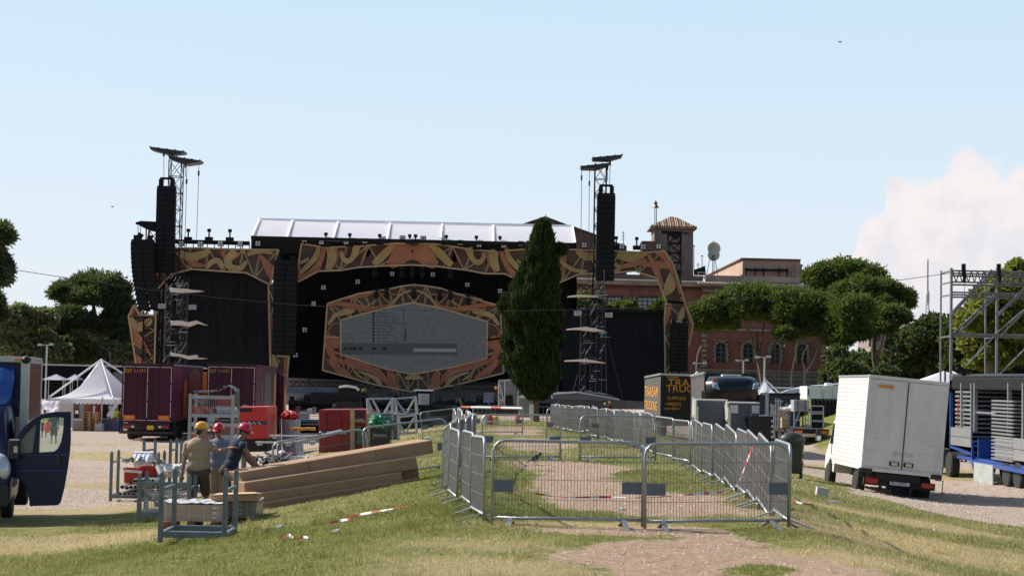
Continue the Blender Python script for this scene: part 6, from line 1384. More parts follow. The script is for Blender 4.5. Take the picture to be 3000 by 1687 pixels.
t=thing('tilted_beam',P(880,1335,41.5),'grey steel boom propped up behind the cardboard stack','beam');mb=MB();mb.bar((0,0,0),P(875,1292,41.5)-t.location,.16,.14);mb.build('upright',K_alu,t);mb=MB();mb.bar(P(873,1295,41.5)-t.location,P(1000,1262,42.5)-t.location,.09,.07);mb.build('boom',K_alu,t)
def cage_stack():
 Y=50.0;x0,x1=P(557,1200,Y).x,P(682,1200,Y).x;w=x1-x0;d=.9;g=gz((x0+x1)/2,Y+d/2);z_=[P(620,y,Y).z-g.z for y in(1153,1234,1318,1400)];hs=z_
 names_=['top','middle','lowest']
 for k in range(3):
  zb,zt_=(hs[k+1],hs[k])if k<2 else(0.0,hs[2]);t=thing('mesh_cage',g+Vector((0,0,zb)),'%s grey mesh cage in the stack behind the three men'%names_[k],'mesh cage','stack of mesh cages');h=zt_-zb-.04
  for x in(-w/2,w/2):
   for y in(-d/2,d/2):mb=MB();mb.bar((x,y,0),(x,y,h+.03),.085);mb.build('post',M('pale_grey_steel',(.36,.38,.39),.5,.4,var=.12),t)
  mb=MB()
  for z in(h-.06,.16):
   for y in(-d/2,d/2):mb.bar((-w/2,y,z),(w/2,y,z),.06,.09)
   for x in(-w/2,w/2):mb.bar((x,-d/2,z),(x,d/2,z),.06,.09)
  mb.box((0,0,.13),(w,d,.02));mb.box((0,-d/2-.01,.06),(.2,.05,.14));mb.build('rail',MATS['pale_grey_steel'],t)
  mb=MB();n=22
  for y in(-d/2,):
   for i in range(1,n):x=-w/2+w*i/n;mb.tube((x,y,.2),(x,y,h-.1),.0042,n=3,caps=False)
   for i in range(1,10):z=.2+(h-.3)*i/10;mb.tube((-w/2,y,z),(w/2,y,z),.0042,n=3,caps=False)
  for i in range(1,16):y=-d/2+d*i/16;mb.tube((w/2,y,.2),(w/2,y,h-.1),.0042,n=3,caps=False)
  mb.build('wire_mesh',MATS['pale_grey_steel'],t)
  for i,(x,m,z,hh,lb)in enumerate([(-.27,C_red2,.16,.24,'dull red crate at the lower left of the %s cage'),(.30,C_wh,.16,.26,'milky crate at the lower right of the %s cage'),(.30,C_red2,.44,.22,'red crate on top of the milky one in the %s cage')]):
   if k==2 and i==2:continue
   if z+hh>h:hh=h-z-.08
   crate(g+Vector((x*w,.0,zb+z)),w*.42,d*.7,max(hh,.1),m,lb%names_[k])
  if k==0:clutter('fittings','dark junk above the dull red crate in the top cage',g+Vector((-.27*w,0,zb+.42)),.2,.25,.18,26,[V_chas,G_st],'scrap',seed=20)
 t=thing('black_sheet',g+Vector((0,0,hs[0])),'crumpled black plastic sheet draped over the top mesh cage','sheet')
 nx,ny=34,16;vs=[];rr=random.Random(2)
 for j in range(ny):
  for i in range(nx):
   u,v=i/(nx-1),j/(ny-1);x=-w*.46+u*w*1.08;y=-d*.5+v*d
   z=.05+.17*math.exp(-((u-.72)/.2)**2)+.05*noise.noise(Vector((u*9,v*4,1)))+.05*abs(noise.noise(Vector((u*16,v*7,3))))
   if u>.93:z-=(u-.93)*7.5*(.6+.4*v)
   vs.append((min(x,w*.54),y,z))
 mb=MB();mb.add(vs,[(j*nx+i,j*nx+i+1,(j+1)*nx+i+1,(j+1)*nx+i)for j in range(ny-1)for i in range(nx-1)]);o=mb.build('sheet',M('black_plastic_sheet',(.02,.02,.021),.3,var=.2),t);s_=o.modifiers.new('s','SOLIDIFY');s_.thickness=.01
cage_stack()
K_card=M('cardboard',(.36,.22,.125),.85,var=.16,scale=1.5,stretch=(1,1,4));K_card2=M('pale_cardboard',(.52,.35,.21),.85,var=.1,scale=2)
def carton(pts,Y0,Y1,th,label,mat=K_card,group='long cardboard boxes in the leaning stack',depth=.55):
 """pts: face corners TL TR BR BL in the picture; the left end at depth Y0, the right end at Y1"""
 a,b,c,d=P(*pts[0],Y0),P(*pts[1],Y1),P(*pts[2],Y1),P(*pts[3],Y0)
 n=(b-a).cross(d-a);n.z=0;n.normalize()
 if n.y<0:n=-n
 t=thing('long_carton',d,label,'cardboard box',group);q=[a,b,c,d];k=[v+n*depth for v in q]
 if th:mb=MB()
 mb=MB();mb.add([v-d for v in q+k],[(0,3,2,1),(4,5,6,7),(0,1,5,4),(3,7,6,2),(0,4,7,3),(1,2,6,5)]);mb.build('box_body',mat,t,bevel=.012)
 mb=MB();o=Vector((0,-.006,0));e=(a-d).normalized()*.02
 mb.prism([a-d+o+Vector((0,0,.006)),b-d+o+Vector((0,0,.006)),b-d+o-e,a-d+o-e],(0,.02,0));mb.build('top_flap',K_card2,t)
 for f in(.34,.69):
  mb=MB();x,y=a.lerp(b,f)-d,d.lerp(c,f)-d;mb.bar(x+o*.6,y+o*.6,.03,.008);mb.build('seam',M('carton_seam',(.33,.20,.11),.8),t)
 return t
carton([(700,1384),(1266,1289),(1271,1326),(722,1440)],33.2,35.6,1,'uppermost long carton, sticking out furthest to the right',depth=.6)
carton([(716,1414),(1218,1337),(1226,1372),(718,1450)],32.9,35.1,1,'second long carton from the top',depth=.55)
carton([(718,1450),(1176,1382),(1182,1412),(719,1480)],32.7,34.8,1,'third long carton, ending short at its right end',depth=.55)
carton([(719,1479),(1228,1400),(1232,1432),(722,1515)],32.6,35.0,1,'lowest long carton, lying on the grass',depth=.6)
carton([(1176,1377),(1224,1369),(1230,1404),(1182,1411)],35.0,35.2,1,'darker short carton filling the gap at the right end of the stack',depth=.3,mat=M('brown_cardboard',(.27,.13,.075),.85))
for i,(x0,x1,y0,y1,Y,lb)in enumerate([(473,655,1475,1525,29.6,'pallet load of flat cartons wrapped in clear film, left of the two'),(655,752,1468,1515,30.4,'pallet load of flat cartons with white labels, right of the two')]):
 a,b=P(x0,y0,Y),P(x1,y0,Y);zb=P(x0,y1,Y).z;gg=gz((a.x+b.x)/2,Y+.4);t=thing('wrapped_cartons',gg,lb,'carton pallet','wrapped flat cartons on the grass');w=b.x-a.x;z0=zb-gg.z;h=a.z-gg.z
 n=6
 for k in range(n):mb=MB();mb.box((random.Random(k+i).uniform(-.012,.012),0,z0+(h-z0)*(k+.5)/n),(w,.8,(h-z0)/n*.93));mb.build('flat_carton',M('wrapped_cardboard',(.43,.33,.25),.4,var=.2,scale=2.5,stretch=(1,1,6),coat=.3),t)
 mb=MB();[mb.box((x*w,-.1,z0*.5),(.12,.9,max(.05,z0)))for x in(-.38,0,.38)];mb.build('pallet_foot',M('red_brown_wood',(.20,.07,.035),.8),t)
 nx,ny=26,12;vs=[]
 for jj in range(ny):
  for ii in range(nx):
   u,v=ii/(nx-1),jj/(ny-1);vs.append((-w/2-.02+u*(w+.04),-.43+v*.86,h+.012+.045*abs(noise.noise(Vector((u*7,v*5,i*3.0))))+.03*abs(noise.noise(Vector((u*19,v*9,i))))))
 mb=MB();mb.add(vs,[(jj*nx+ii,jj*nx+ii+1,(jj+1)*nx+ii+1,(jj+1)*nx+ii)for jj in range(ny-1)for ii in range(nx-1)]);mb.build('film_sheet',M('clear_film',(.70,.66,.66),.18,var=.15,scale=9,coat=.5),t)
 mb=MB();[mb.bar((x*w,-.405,z0),(x*w,-.405,h),.006)for x in(-.42,-.05,.2,.42)];mb.build('strap',C_wh,t)
 mb=MB();[mb.box((w*.36 if i==0 else w*.02,-.404,z0+(h-z0)*f),(.07,.006,.035))for f in(.25,.52,.82)];mb.build('white_label',V_pw,t)
a=P(622,1448,30.2);t=thing('flat_carton',a,'open topped flat carton lying on the wrapped carton load','cardboard box');mb=MB();q=[P(620,1452,30.0),P(757,1447,30.0),P(752,1467,30.0),P(620,1469,30.0)];mb.prism([v-a for v in q],(0,.5,0));mb.build('box_body',K_card,t,bevel=.01);mb=MB();mb.prism([P(618,1451,29.98)-a,P(760,1446,29.98)-a,P(745,1442,30.6)-a,P(640,1445,30.6)-a],(0,0,.012));mb.build('lid',K_card2,t)
G_red=M('generator_red',(.22,.012,.014),.45,var=.12,spec=.3);G_red2=M('bright_red_panel',(.48,.02,.02),.4,var=.1);G_navy=M('navy_stripe',(.02,.025,.09),.5);G_wood=M('tan_post',(.42,.30,.16),.7,var=.25)
Y=69.0;t=thing('generator',gz(P(1010,1340,Y).x,Y),'big red generator with a navy stripe and two tan posts','generator')
mb=MB();mb.prism(PP([(934,1200),(1071,1199),(1071,1328),(934,1330)],Y),(0,3,0));mb.build('housing',G_red,t,world=True,bevel=.02)
mb=MB();mb.prism(PP([(934,1328),(1030,1327),(1030,1344),(934,1346)],Y+.05),(0,2.8,0));mb.build('skid',V_chas,t,world=True)
for q in([(1026,1197),(1039,1197),(1039,1340),(1026,1340)],[(1076,1198),(1090,1198),(1090,1338),(1076,1338)]):mb=MB();mb.prism(PP(q,Y-.12),(0,.12,0));mb.build('tan_post',G_wood,t,world=True)
mb=MB();mb.prism(PP([(935,1261),(1025,1262),(1025,1272),(935,1271)],Y-.03),(0,.02,0));mb.build('navy_stripe',G_navy,t,world=True)
flat_text('MOVEMENT',.15,V_pw,P(957,1270,Y-.05)-t.location,(PI/2,0,0),'stripe_lettering',t)
def wave(x0,y0,Y,par,k=1.0):
 mb=MB();pts=[P(x0+i*1.4*k,y0-3.0*k*math.sin(i*.7),Y)for i in range(9)];mb.path([p-par.location for p in pts],.02,4);mb.build('wave_logo',V_pw,par)
wave(936,1267,Y-.05,t)
mb=MB();[mb.bar(P(1042,1205+4.5*k,Y-.02),P(1066,1205+4.5*k,Y-.02),.03)for k in range(5)];mb.build('louvre',G_navy,t,world=True)
mb=MB();[mb.bar(P(x,y,Y-.01),P(x2,y2,Y-.01),.02)for x,y,x2,y2 in((957,1210,957,1325),(1001,1210,1001,1325),(957,1210,1001,1210),(957,1240,1001,1240))];mb.build('panel_gap',V_chas,t,world=True)
for i_,tx in enumerate(('DANGER','HIGH VOLT')):flat_text(tx,.09,V_pw,P(1038+1,1231+5*i_,Y-.05)-t.location,(PI/2,0,0),'notice',t)
mb=MB();mb.prism(PP([(1046,1247),(1057,1247),(1057,1262),(1071,1262),(1071,1300),(1046,1300)],Y-.1),(0,.1,0));mb.build('green_cabinet',M('green_paint',(.02,.13,.06),.5),t,world=True)
Y=73.0;t=thing('generator',gz(P(740,1320,Y).x,Y),'smaller red generator with a white wave logo beside the mesh cages','generator')
mb=MB();mb.prism(PP([(690,1192),(783,1191),(783,1284),(690,1286)],Y),(0,3,0));mb.build('housing',G_red2,t,world=True,bevel=.02)
mb=MB();mb.prism(PP([(690,1284),(783,1284),(783,1322),(690,1324)],Y+.02),(0,2.9,0));mb.build('skid',V_chas,t,world=True)
mb=MB();mb.prism(PP([(698,1234),(783,1234),(783,1243),(698,1243)],Y-.03),(0,.02,0));mb.build('navy_stripe',G_navy,t,world=True)
flat_text('EMONT',.13,V_pw,P(700,1242,Y-.05)-t.location,(PI/2,0,0),'stripe_lettering',t);wave(728,1239,Y-.05,t);wave(742,1239,Y-.05,t,.7);wave(756,1239,Y-.05,t,.7)
mb=MB();mb.prism(PP([(699,1196),(738,1196),(738,1206),(699,1206)],Y-.02),(0,.02,0));mb.build('vent',V_chas,t,world=True);mb=MB();mb.path([P(718+7*math.cos(a),1190-4*abs(math.sin(a)),Y)-t.location for a in np.linspace(0,PI,7)],.02,5);mb.build('lifting_eye',V_alu,t)
def tri_frame(label,quad_,diag,Y,r=.035):
 t=thing('truss_section',gz(P(quad_[0][0],1280,Y).x,Y),label,'truss','upright aluminium truss sections');mb=MB();d=Vector((0,.55,0))
 for a,b in zip(quad_,quad_[1:]+quad_[:1]):
  for o in(Vector((0,0,0)),d):mb.tube(P(*a,Y)+o-t.location,P(*b,Y)+o-t.location,r,n=6)
 for a in quad_:mb.tube(P(*a,Y)-t.location,P(*a,Y)+d-t.location,r,n=6)
 mb.build('frame',K_alu,t);mb=MB()
 for a,b in diag:
  for o in(Vector((0,0,0)),d):mb.tube(P(*a,Y)+o-t.location,P(*b,Y)+o-t.location,r*.7,n=5)
 mb.build('diagonal',K_alu,t)
tri_frame('left upper aluminium truss section behind the big generator',[(1075,1168),(1148,1167),(1148,1212),(1078,1212)],[((1090,1170),(1110,1208)),((1147,1170),(1126,1208)),((1075,1170),(1088,1200))],66)
tri_frame('right upper aluminium truss section behind the big generator',[(1157,1168),(1216,1163),(1220,1212),(1161,1215)],[((1159,1172),(1186,1210)),((1213,1168),(1190,1210))],66)
tri_frame('lower aluminium truss section with its foot on the grass',[(1166,1222),(1216,1216),(1220,1266),(1170,1270)],[((1213,1222),(1188,1268)),((1168,1240),(1184,1268))],65)
t=thing('deck_stack',gz(P(1140,1290,66).x,66.5),'tall pile of grey slatted decks beside the green tarpaulin','decking');mb=MB()
for k in range(13):a=P(1102,1211+6.1*k,66)-t.location;b=P(1168-(k%2)*3,1211+6.1*k,66)-t.location;mb.prism([a,b,b-Vector((0,0,.045)),a-Vector((0,0,.045))],(0,1.2,0))
mb.build('deck_panel',M('grey_decking',(.34,.35,.37),.7,var=.2),t);mb=MB();[mb.bar(P(x,1208,65.9)-t.location,P(x,1290,65.9)-t.location,.06)for x in(1104,1150,1166)];mb.build('frame',K_alu,t)
def lump(name,label,c,r,mat,cat_,seed,amp=.35,n=22):
 t=thing(name,c,label,cat_);mb=MB();mb.ell((0,0,0),r,nu=n,nv=int(n*.7));mb.v=[tuple(Vector(v)*(1+amp*noise.noise(Vector(v)*3.2/max(r)+Vector((seed,0,0)))+amp*.5*abs(noise.noise(Vector(v)*8/max(r)))))for v in mb.v];mb.build('folded_cloth',mat,t);return t
G_tarp=M('green_tarpaulin',(.015,.20,.085),.45,var=.35,scale=6)
lump('tarpaulin','bright green tarpaulin bundled over gear right of the big generator',P(1108,1232,65.5),(.32,.3,.2),G_tarp,'tarpaulin',3,.5)
lump('tarpaulin','darker green tarpaulin fold just right of the bright bundle',P(1130,1246,65.4),(.28,.3,.17),M('dark_green_tarpaulin',(.008,.10,.045),.5,var=.3),'tarpaulin',5,.5)
t=thing('tool_chest',gz(P(1112,1290,65.6).x,65.8),'dark chest under the green tarpaulins','chest');hh=P(1112,1248,65.6).z-t.location.z;mb=MB();mb.box((0,.3,hh/2),(.75,.8,hh));mb.build('body',V_bk,t,bevel=.03);mb=MB();mb.box((0,-.12,hh*.6),(.5,.03,.1));mb.build('latch',G_st,t)
for i,(a,b,y)in enumerate([(849,884,1256),(888,921,1256)]):t=thing('yellow_beam',P((a+b)/2,1260,74),['left','right'][i]+' of the two orange yellow beams lying on the gravel','beam','orange yellow beams');mb=MB();mb.prism([v-t.location for v in PP([(a,1252),(b,1252.5),(b,1261),(a,1260)],74)],(0,.5,0));mb.build('beam',M('yellow_orange_paint',(.72,.30,.02),.5),t,bevel=.01);mb=MB();mb.box((0,-.02,.0),(.03,.03,.1));mb.build('end_tab',V_chas,t)
t=thing('waste_bin',gz(P(852,1250,76).x,76),'grey bin heaped with a red cloth by the right purple trailer','bin');hh=P(852,1228,76).z-t.location.z;mb=MB();mb.lathe([(.36,0),(.42,hh),(.37,hh),(.33,.05)],(0,0,0),12);mb.build('bin',M('grey_bin',(.33,.34,.38),.6,var=.2),t)
lump('red_cloth','shiny red cloth bulging from the grey bin',P(850,1217,76),(.34,.3,.2),C_red,'cloth',7,.45)
for i in range(3):
 t=thing('plank_pallet',P([800,880,860][i],[1305,1302,1285][i],[60,61,66][i]),['pale beam pallet left of the big generator, nearest','short pale beam pallet touching the big generator','long pale plank on the gravel behind the beam pallets'][i],'pallet');mb=MB();w=[1.2,1.0,1.8][i]
 for k in range(3):mb.box((0,.2*k,.1),(w,.1,.05));
 for x in(-.4,.4):mb.box((x*w,.2,.04),(.1,.6,.08))
 mb.build('plank',M('weathered_wood',(.42,.40,.37),.8,var=.2,scale=5),t)
def tent():
 Y=105;zg=zt(-24,Y);a,b,c=P(145,1165,Y),P(332,1168,Y),P(297,1060,Y+2.2)
 w=b.x-a.x;t=thing('marquee',Vector(((a.x+b.x)/2,Y,zg)),'white peaked marquee with a scalloped edge beside the purple trailer','tent');L0=t.location
 cor=[Vector((a.x,Y,a.z)),Vector((b.x,Y,b.z)),Vector((b.x+1.9,Y+4.6,b.z)),Vector((a.x+.3,Y+4.6,a.z))];ap=Vector((c.x,Y+2.2,c.z));mb=MB();n=14;m=14
 for j in range(4):
  p,q=cor[j],cor[(j+1)%4];vs=[]
  for r in range(n+1):
   tt=r/n;hgt=tt**2.1
   for i in range(m+1):
    e=p.lerp(q,i/m);v=e.lerp(ap,tt);v.z=e.z+(ap.z-e.z)*hgt+(1-tt)*tt*.0;vs.append(v-L0)
  mb.add(vs,[(r*(m+1)+i,r*(m+1)+i+1,(r+1)*(m+1)+i+1,(r+1)*(m+1)+i)for r in range(n)for i in range(m)])
 K_t=M('tent_fabric',(.86,.86,.90),.65,var=.03);mt=K_t;N=mt.node_tree.nodes;L=mt.node_tree.links;tr=N.new('ShaderNodeBsdfTranslucent');tr.inputs[0].default_value=(.85,.85,.9,1);mx=N.new('ShaderNodeMixShader');mx.inputs[0].default_value=.4;L.new(N['Principled BSDF'].outputs[0],mx.inputs[1]);L.new(tr.outputs[0],mx.inputs[2]);L.new(mx.outputs[0],N['Material Output'].inputs[0])
 mb.build('canopy',K_t,t,smooth=True)
 mb=MB()
 for j in(0,1,3):
  p,q=cor[j],cor[(j+1)%4];k=15
  for i in range(k):
   e,f=p.lerp(q,i/k),p.lerp(q,(i+1)/k);mid=(e+f)/2;dz=Vector((0,0,.28));o=Vector((0,-.02,0));mb.add([v-L0+o for v in(e,f,f-dz,mid-dz*1.25,e-dz)],[(0,4,3,2,1)])
 mb.build('scalloped_valance',K_t,t)
 mb=MB();
 for v in cor:mb.tube(v+Vector((0,0,.05))-L0,ap-L0+Vector((0,0,.15)),.055,n=6)
 mb.build('ridge_pole',M('white_tube',(.85,.85,.85),.4),t)
 mb=MB();pp_=P(296,1240,Y-.1)
 for v in(cor[0],Vector((pp_.x,Y,a.z)),cor[2],cor[3]):mb.tube(Vector((v.x,v.y,zg))-L0,v-L0+Vector((0,0,.15)),.04,n=6)
 mb.build('leg',V_alu,t)
 mb=MB();mb.prism([v-L0 for v in PP([(147,1168),(215,1168),(215,1252),(147,1240)],Y+.05)],(0,.02,0));mb.build('side_wall',M('cream_canvas',(.60,.56,.50),.8,var=.05),t)
 mb=MB();mb.prism([v-L0 for v in PP([(214,1170),(340,1172),(340,1250),(214,1250)],Y+4.5)],(0,.05,0));mb.build('back_wall',M('brown_canvas',(.11,.08,.07),.9,var=.3),t)
 mb=MB();mb.prism([v-L0 for v in PP([(314,1172),(345,1172),(345,1225),(314,1225)],Y+4.3)],(0,.05,0));mb.build('tan_wall',M('tan_canvas',(.46,.32,.20),.9),t)
 mb=MB();mb.bar(P(248,1169.5,Y+1)-L0,P(301,1171.5,Y+1)-L0,.1);mb.build('strip_light',M('strip_light',(.8,.75,.5),.4),t)
 t2=thing('bar_counter',gz(P(270,1262,Y+.8).x,Y+.8),'low blue grey counter under the marquee','counter');mb=MB();mb.prism([v-t2.location for v in PP([(212,1227),(352,1229),(352,1265),(212,1264)],Y+.6)],(0,.6,0));mb.build('counter_body',M('blue_grey_panel',(.15,.17,.28),.7,var=.15),t2);mb=MB();mb.prism([v-t2.location for v in PP([(210,1225),(353,1226),(353,1229),(210,1228)],Y+.5)],(0,.8,0));mb.build('counter_top',G_st,t2)
 t3=thing('concrete_weight',P(322,1266,Y-.3),'pale concrete weight at the foot of the marquee pole','block');t3.location=Vector((pp_.x-.05,Y-.25,zg));mb=MB();mb.box((0,0,.22),(.46,.46,.44));mb.build('block',MATS['concrete'],t3,bevel=.04);mb=MB();mb.tube((0,0,.4),(0,0,.55),.05);mb.build('socket',V_alu,t3)
 t3=thing('tote_bin',gz(P(225,1262,Y-.4).x,Y-.3),'grey brown tote bin with a white rim in front of the marquee','bin');mb=MB();mb.box((0,.2,.32),(.52,.5,.64),taper=1.06);mb.build('bin',M('taupe_plastic',(.30,.26,.23),.7,var=.2),t3,bevel=.03);mb=MB();mb.box((0,.2,.65),(.58,.54,.05));mb.build('rim',C_wh,t3)
 t3=thing('drinks_fridge',gz(P(269,1228,Y+2).x,Y+2.5),'dark red drinks fridge standing under the marquee','fridge');h_=P(0,1176,Y+2).z-t3.location.z;mb=MB();mb.box((0,0,h_/2),(.55,.5,h_));mb.build('body',M('fridge_red',(.20,.02,.02),.4,var=.2),t3);mb=MB();mb.prism([(.0,-.26,h_*.9),(.12,-.26,h_*.9),(.05,-.26,h_*.3)],(0,.01,0));mb.build('white_swirl',C_wh,t3)
 wd=M('pallet_wood',(.50,.30,.13),.8,var=.25,scale=5)
 for k in range(7):
  t3=thing('wooden_pallet',Vector((P(262,1262,Y-.2).x,Y-.2,zg+.16*k)),'wooden pallet in the pile before the marquee counter, %s from the ground'%ORD[k],'pallet','wooden pallets piled before the marquee');mb=MB();mb.box((0,.2,.13),(.9-.02*(k%3),.7,.02));mb.box((0,.2,.02),(.9-.02*(k%3),.7,.02));mb.build('deck_board',wd,t3);mb=MB();[mb.box((x,.2,.075),(.12,.68,.09))for x in(-.38,0,.38)];mb.build('bearer',wd,t3)
 for i in range(8):
  px_=222+i*14;t3=thing('shelf_goods',Vector((P(px_,1215,Y+3).x,Y+3.4,zg)),'dim stand of goods under the marquee, %s from the left'%ORD[i],'stand','stands of goods in the marquee shade');hh=1.2+.35*((i*7)%4);mb=MB();mb.box((0,0,hh/2),(.28,.3,hh));mb.build('stand',[K_blk2,G_st,M('brown_box',(.14,.08,.05),.8)][i%3],t3);mb=MB();mb.box((0,-.16,hh*.85),(.2,.02,.2));mb.build('card',[C_wh,V_or,C_red2,V_pw][i%4],t3)
 t3=thing('white_banner',P(305,1195,Y-.15),'white cloth tied back and hanging against the marquee pole','cloth');mb=MB();mb.prism([v-t3.location for v in PP([(341-1,1170),(351-1,1172),(343,1190),(333,1203),(331,1222),(325,1225),(322,1218),(314,1222),(312,1214),(326,1198),(335,1184)],Y-.1)],(0,.06,0));o=mb.build('cloth',K_t,t3)
 t3=thing('white_sheet',P(150,1200,Y-2),'rumpled white sheet hung between poles behind the open van door','sheet');nx,ny=20,14;vs=[]
 A,B_,C_,D=P(122,1168,Y-2),P(174,1172,Y-2),P(172,1206,Y-2),P(122,1215,Y-2)
 for j in range(ny):
  for i in range(nx):u,v=i/(nx-1),j/(ny-1);q=A.lerp(B_,u).lerp(D.lerp(C_,u),v);vs.append(q+Vector((0,.14*noise.noise(Vector((u*5,v*3,2))),-.08*math.sin(u*PI)*(1-v)))-t3.location)
 mb=MB();mb.add(vs,[(j*nx+i,j*nx+i+1,(j+1)*nx+i+1,(j+1)*nx+i)for j in range(ny-1)for i in range(nx-1)]);mb.build('cloth',K_t,t3,smooth=True);mb=MB();mb.bar(A-t3.location,B_-t3.location,.03);mb.build('hanging_rail',V_alu,t3)
 for i,(x0,x1,y,ap_)in enumerate([(132,196,1112,1100),(202,238,1112,1106)]):
  Yb=122;A,B_=P(x0,y,Yb),P(x1,y,Yb);t3=thing('canopy',Vector(((A.x+B_.x)/2,Yb,zt(A.x,Yb))),['wider','narrower'][i]+' grey pop-up canopy against the black hoarding','canopy','grey pop-up canopies');z_=A.z-t3.location.z;wv=(B_.x-A.x)/2;az=P(0,ap_,Yb).z-t3.location.z
  mb=MB();mb.add([(-wv,-1,z_),(wv,-1,z_),(wv,1,z_),(-wv,1,z_),(0,0,z_+.4)],[(0,1,4),(1,2,4),(2,3,4),(3,0,4)]);mb.build('roof',M('grey_canvas',(.34,.34,.36),.8),t3);mb=MB();[mb.bar((x,y_,0),(x,y_,z_),.05)for x in(-wv,wv)for y_ in(-1,1)];mb.build('leg',V_alu,t3)
tent()
def box_thing(name,label,px,py0,py1,w_px,Y,mat,cat_,extra=None,d=1.0,group=None):
 c=P(px,py0,Y);g=zt(c.x,Y);zb=P(px,py1,Y).z;t=thing(name,Vector((c.x,Y,zb)),label,cat_,group);w=w_px*Y/F;h=c.z-zb
 mb=MB();mb.box((0,d/2,h/2),(w,d,h));mb.build('body',mat,t,bevel=min(.03,h*.1));mb=MB();mb.box((0,-.02,h*.8),(w*.8,.03,h*.1));mb.build('panel',extra or K_blk2,t);return t
YD=YS-8
rr=random.Random(77);cols=[K_blk2,G_st,V_chas,K_steel,M('dim_blue',(.06,.09,.14),.6),K_deckw,M('dim_red',(.16,.02,.02),.6)]
for i in range(30):
 x=850+i*22+rr.uniform(-6,6);h=rr.uniform(8,26);b=1174+(x-845)*.014
 if 1165<x<1250:h=10
 box_thing('flight_case','dark equipment case on the stage deck, %s from the left'%ORD[i],x,b-h,b,rr.uniform(8,20),YS-4.5,cols[i%7]if i%5 else cols[0],'case',K_steel,group='cases along the stage deck')
for i in range(24):
 x=846+i*15+rr.uniform(-4,4)
 if 930<x<1070:continue
 b=1212+(x-845)*.012;h=rr.uniform(8,22);box_thing('equipment_case','low dark case on the ground before the stage, %s from the left'%ORD[i],x,b-h,b,rr.uniform(8,18),150,cols[(i*3)%7]if i%3 else K_blk2,'case',V_alu if i%4==0 else K_blk2,group='cases on the ground before the stage')
t=thing('telehandler',pxY(1020,160),'dark loader with a curved pale canopy below the screen surround','vehicle');o0=t.location
zz=lambda py:P(1020,py,160).z-o0.z
mb=MB();mb.box((0,.8,zz(1160)),(2.0,1.6,1.5));mb.box((-2.2,.8,zz(1165)),(2.6,1.3,.9));mb.build('body',K_blk2,t,bevel=.1)
mb=MB();mb.path([(-.9,0,zz(1134)),(-.2,0,zz(1130)),(.6,0,zz(1134)),(.9,0,zz(1142))],.12,6);mb.build('canopy',V_white,t)
mb=MB();mb.box((-3.4,.6,zz(1148)),(4.5,.4,.4));mb.box((-3.4,.6,zz(1138)),(4.5,.3,.14));mb.build('boom',M('dim_blue',(.06,.09,.14),.6),t)
mb=MB();mb.box((0,.6,zz(1195)),(2.2,1.6,1.2));mb.build('chassis',V_chas,t)
for x in(-1.2,1.0):wheel(t,(x,0,.6),.6,.4,14)
t=thing('clear_box',gz(P(1485,1180,138).x,138),'tall plastic wrapped scaffold box left of the cypress trunk','wrapped scaffold');o0=t.location;mb=MB()
q=[P(1461,1114,138),P(1500,1112,138),P(1512,1135,138),P(1516,1196,138),P(1460,1196,138)];mb.prism([v-o0 for v in q],(0,1.5,0));mb.build('plastic_wrap',M('grey_film',(.20,.20,.22),.35,var=.5,scale=1.5),t)
mb=MB();[mb.bar(P(*a,137.9)-o0,P(*b,137.9)-o0,.07)for a,b in(((1461,1114),(1460,1196)),((1479,1113),(1478,1196)),((1461,1114),(1500,1112)),((1464,1126),(1478,1184)),((1518,1142),(1516,1196)),((1460,1172),(1478,1172)))];mb.build('frame',V_white,t)
mb=MB();mb.prism([P(1481,1160,137.8)-o0,P(1502,1156,137.8)-o0,P(1504,1192,137.8)-o0,P(1481,1192,137.8)-o0],(0,.1,0));mb.build('dark_opening',K_blk2,t)
t=thing('light_column',pxY(1432,165),'bluish column of stacked lamps on the right of the stage deck','stage light');o0=t.location;mb=MB()
for k in range(6):a=P(1432,1146+6*k,165)-o0;mb.box(a,(.9,.4,.1));
mb.bar(P(1432,1140,165)-o0,P(1432,1183,165)-o0,.12);mb.build('lamp_bar',M('blue_grey_metal',(.16,.2,.3),.4,.4),t);mb=MB();mb.box(P(1432,1141,165)-o0,(1.2,.5,.4));mb.build('head',K_blk2,t)
t=thing('orange_lamp_cluster',P(1456,1138,150),'cluster of orange lamps beside the plastic wrapped box','lamp');mb=MB();[mb.ell((.12*(i%3)-.12,0,.12*(i//3)),.08,nu=6,nv=5)for i in range(5)];mb.build('lamp',V_amb,t);mb=MB();mb.bar((-.2,0,-.1),(.2,0,-.1),.04);mb.build('bar',K_blk2,t)
t=thing('low_tent',gz(P(1700,1200,140).x,140),'wide dark tent with a pale edge behind the barriers right of the cypress','tent');o0=t.location
mb=MB();mb.prism([P(x,y,138)-o0 for x,y in((1618,1156),(1640,1149),(1700,1148),(1775,1152),(1820,1170),(1800,1174),(1620,1168))],(0,5,0));mb.build('roof',M('slate_canvas',(.11,.115,.14),.7,var=.2),t)
mb=MB();mb.bar(P(1622,1153,137.9)-o0,P(1690,1148,137.9)-o0,.2,.12);mb.bar(P(1690,1148,137.9)-o0,P(1815,1170,137.9)-o0,.06);mb.build('pale_edge',V_white,t)
mb=MB();mb.prism([P(x,y,139)-o0 for x,y in((1625,1168),(1770,1168),(1770,1205),(1625,1205))],(0,.05,0));mb.build('wall',MATS['slate_canvas'],t)
t=thing('white_shed',gz(P(1540,1200,132).x,132),'grey shed topped by a folded white sheet, just left of the cypress trunk','shed');o0=t.location
mb=MB();mb.prism([P(x,y,132)-o0 for x,y in((1519,1166),(1558,1166),(1558,1222),(1519,1222))],(0,2,0));mb.build('wall',M('shed_grey',(.24,.23,.24),.8,var=.3),t)
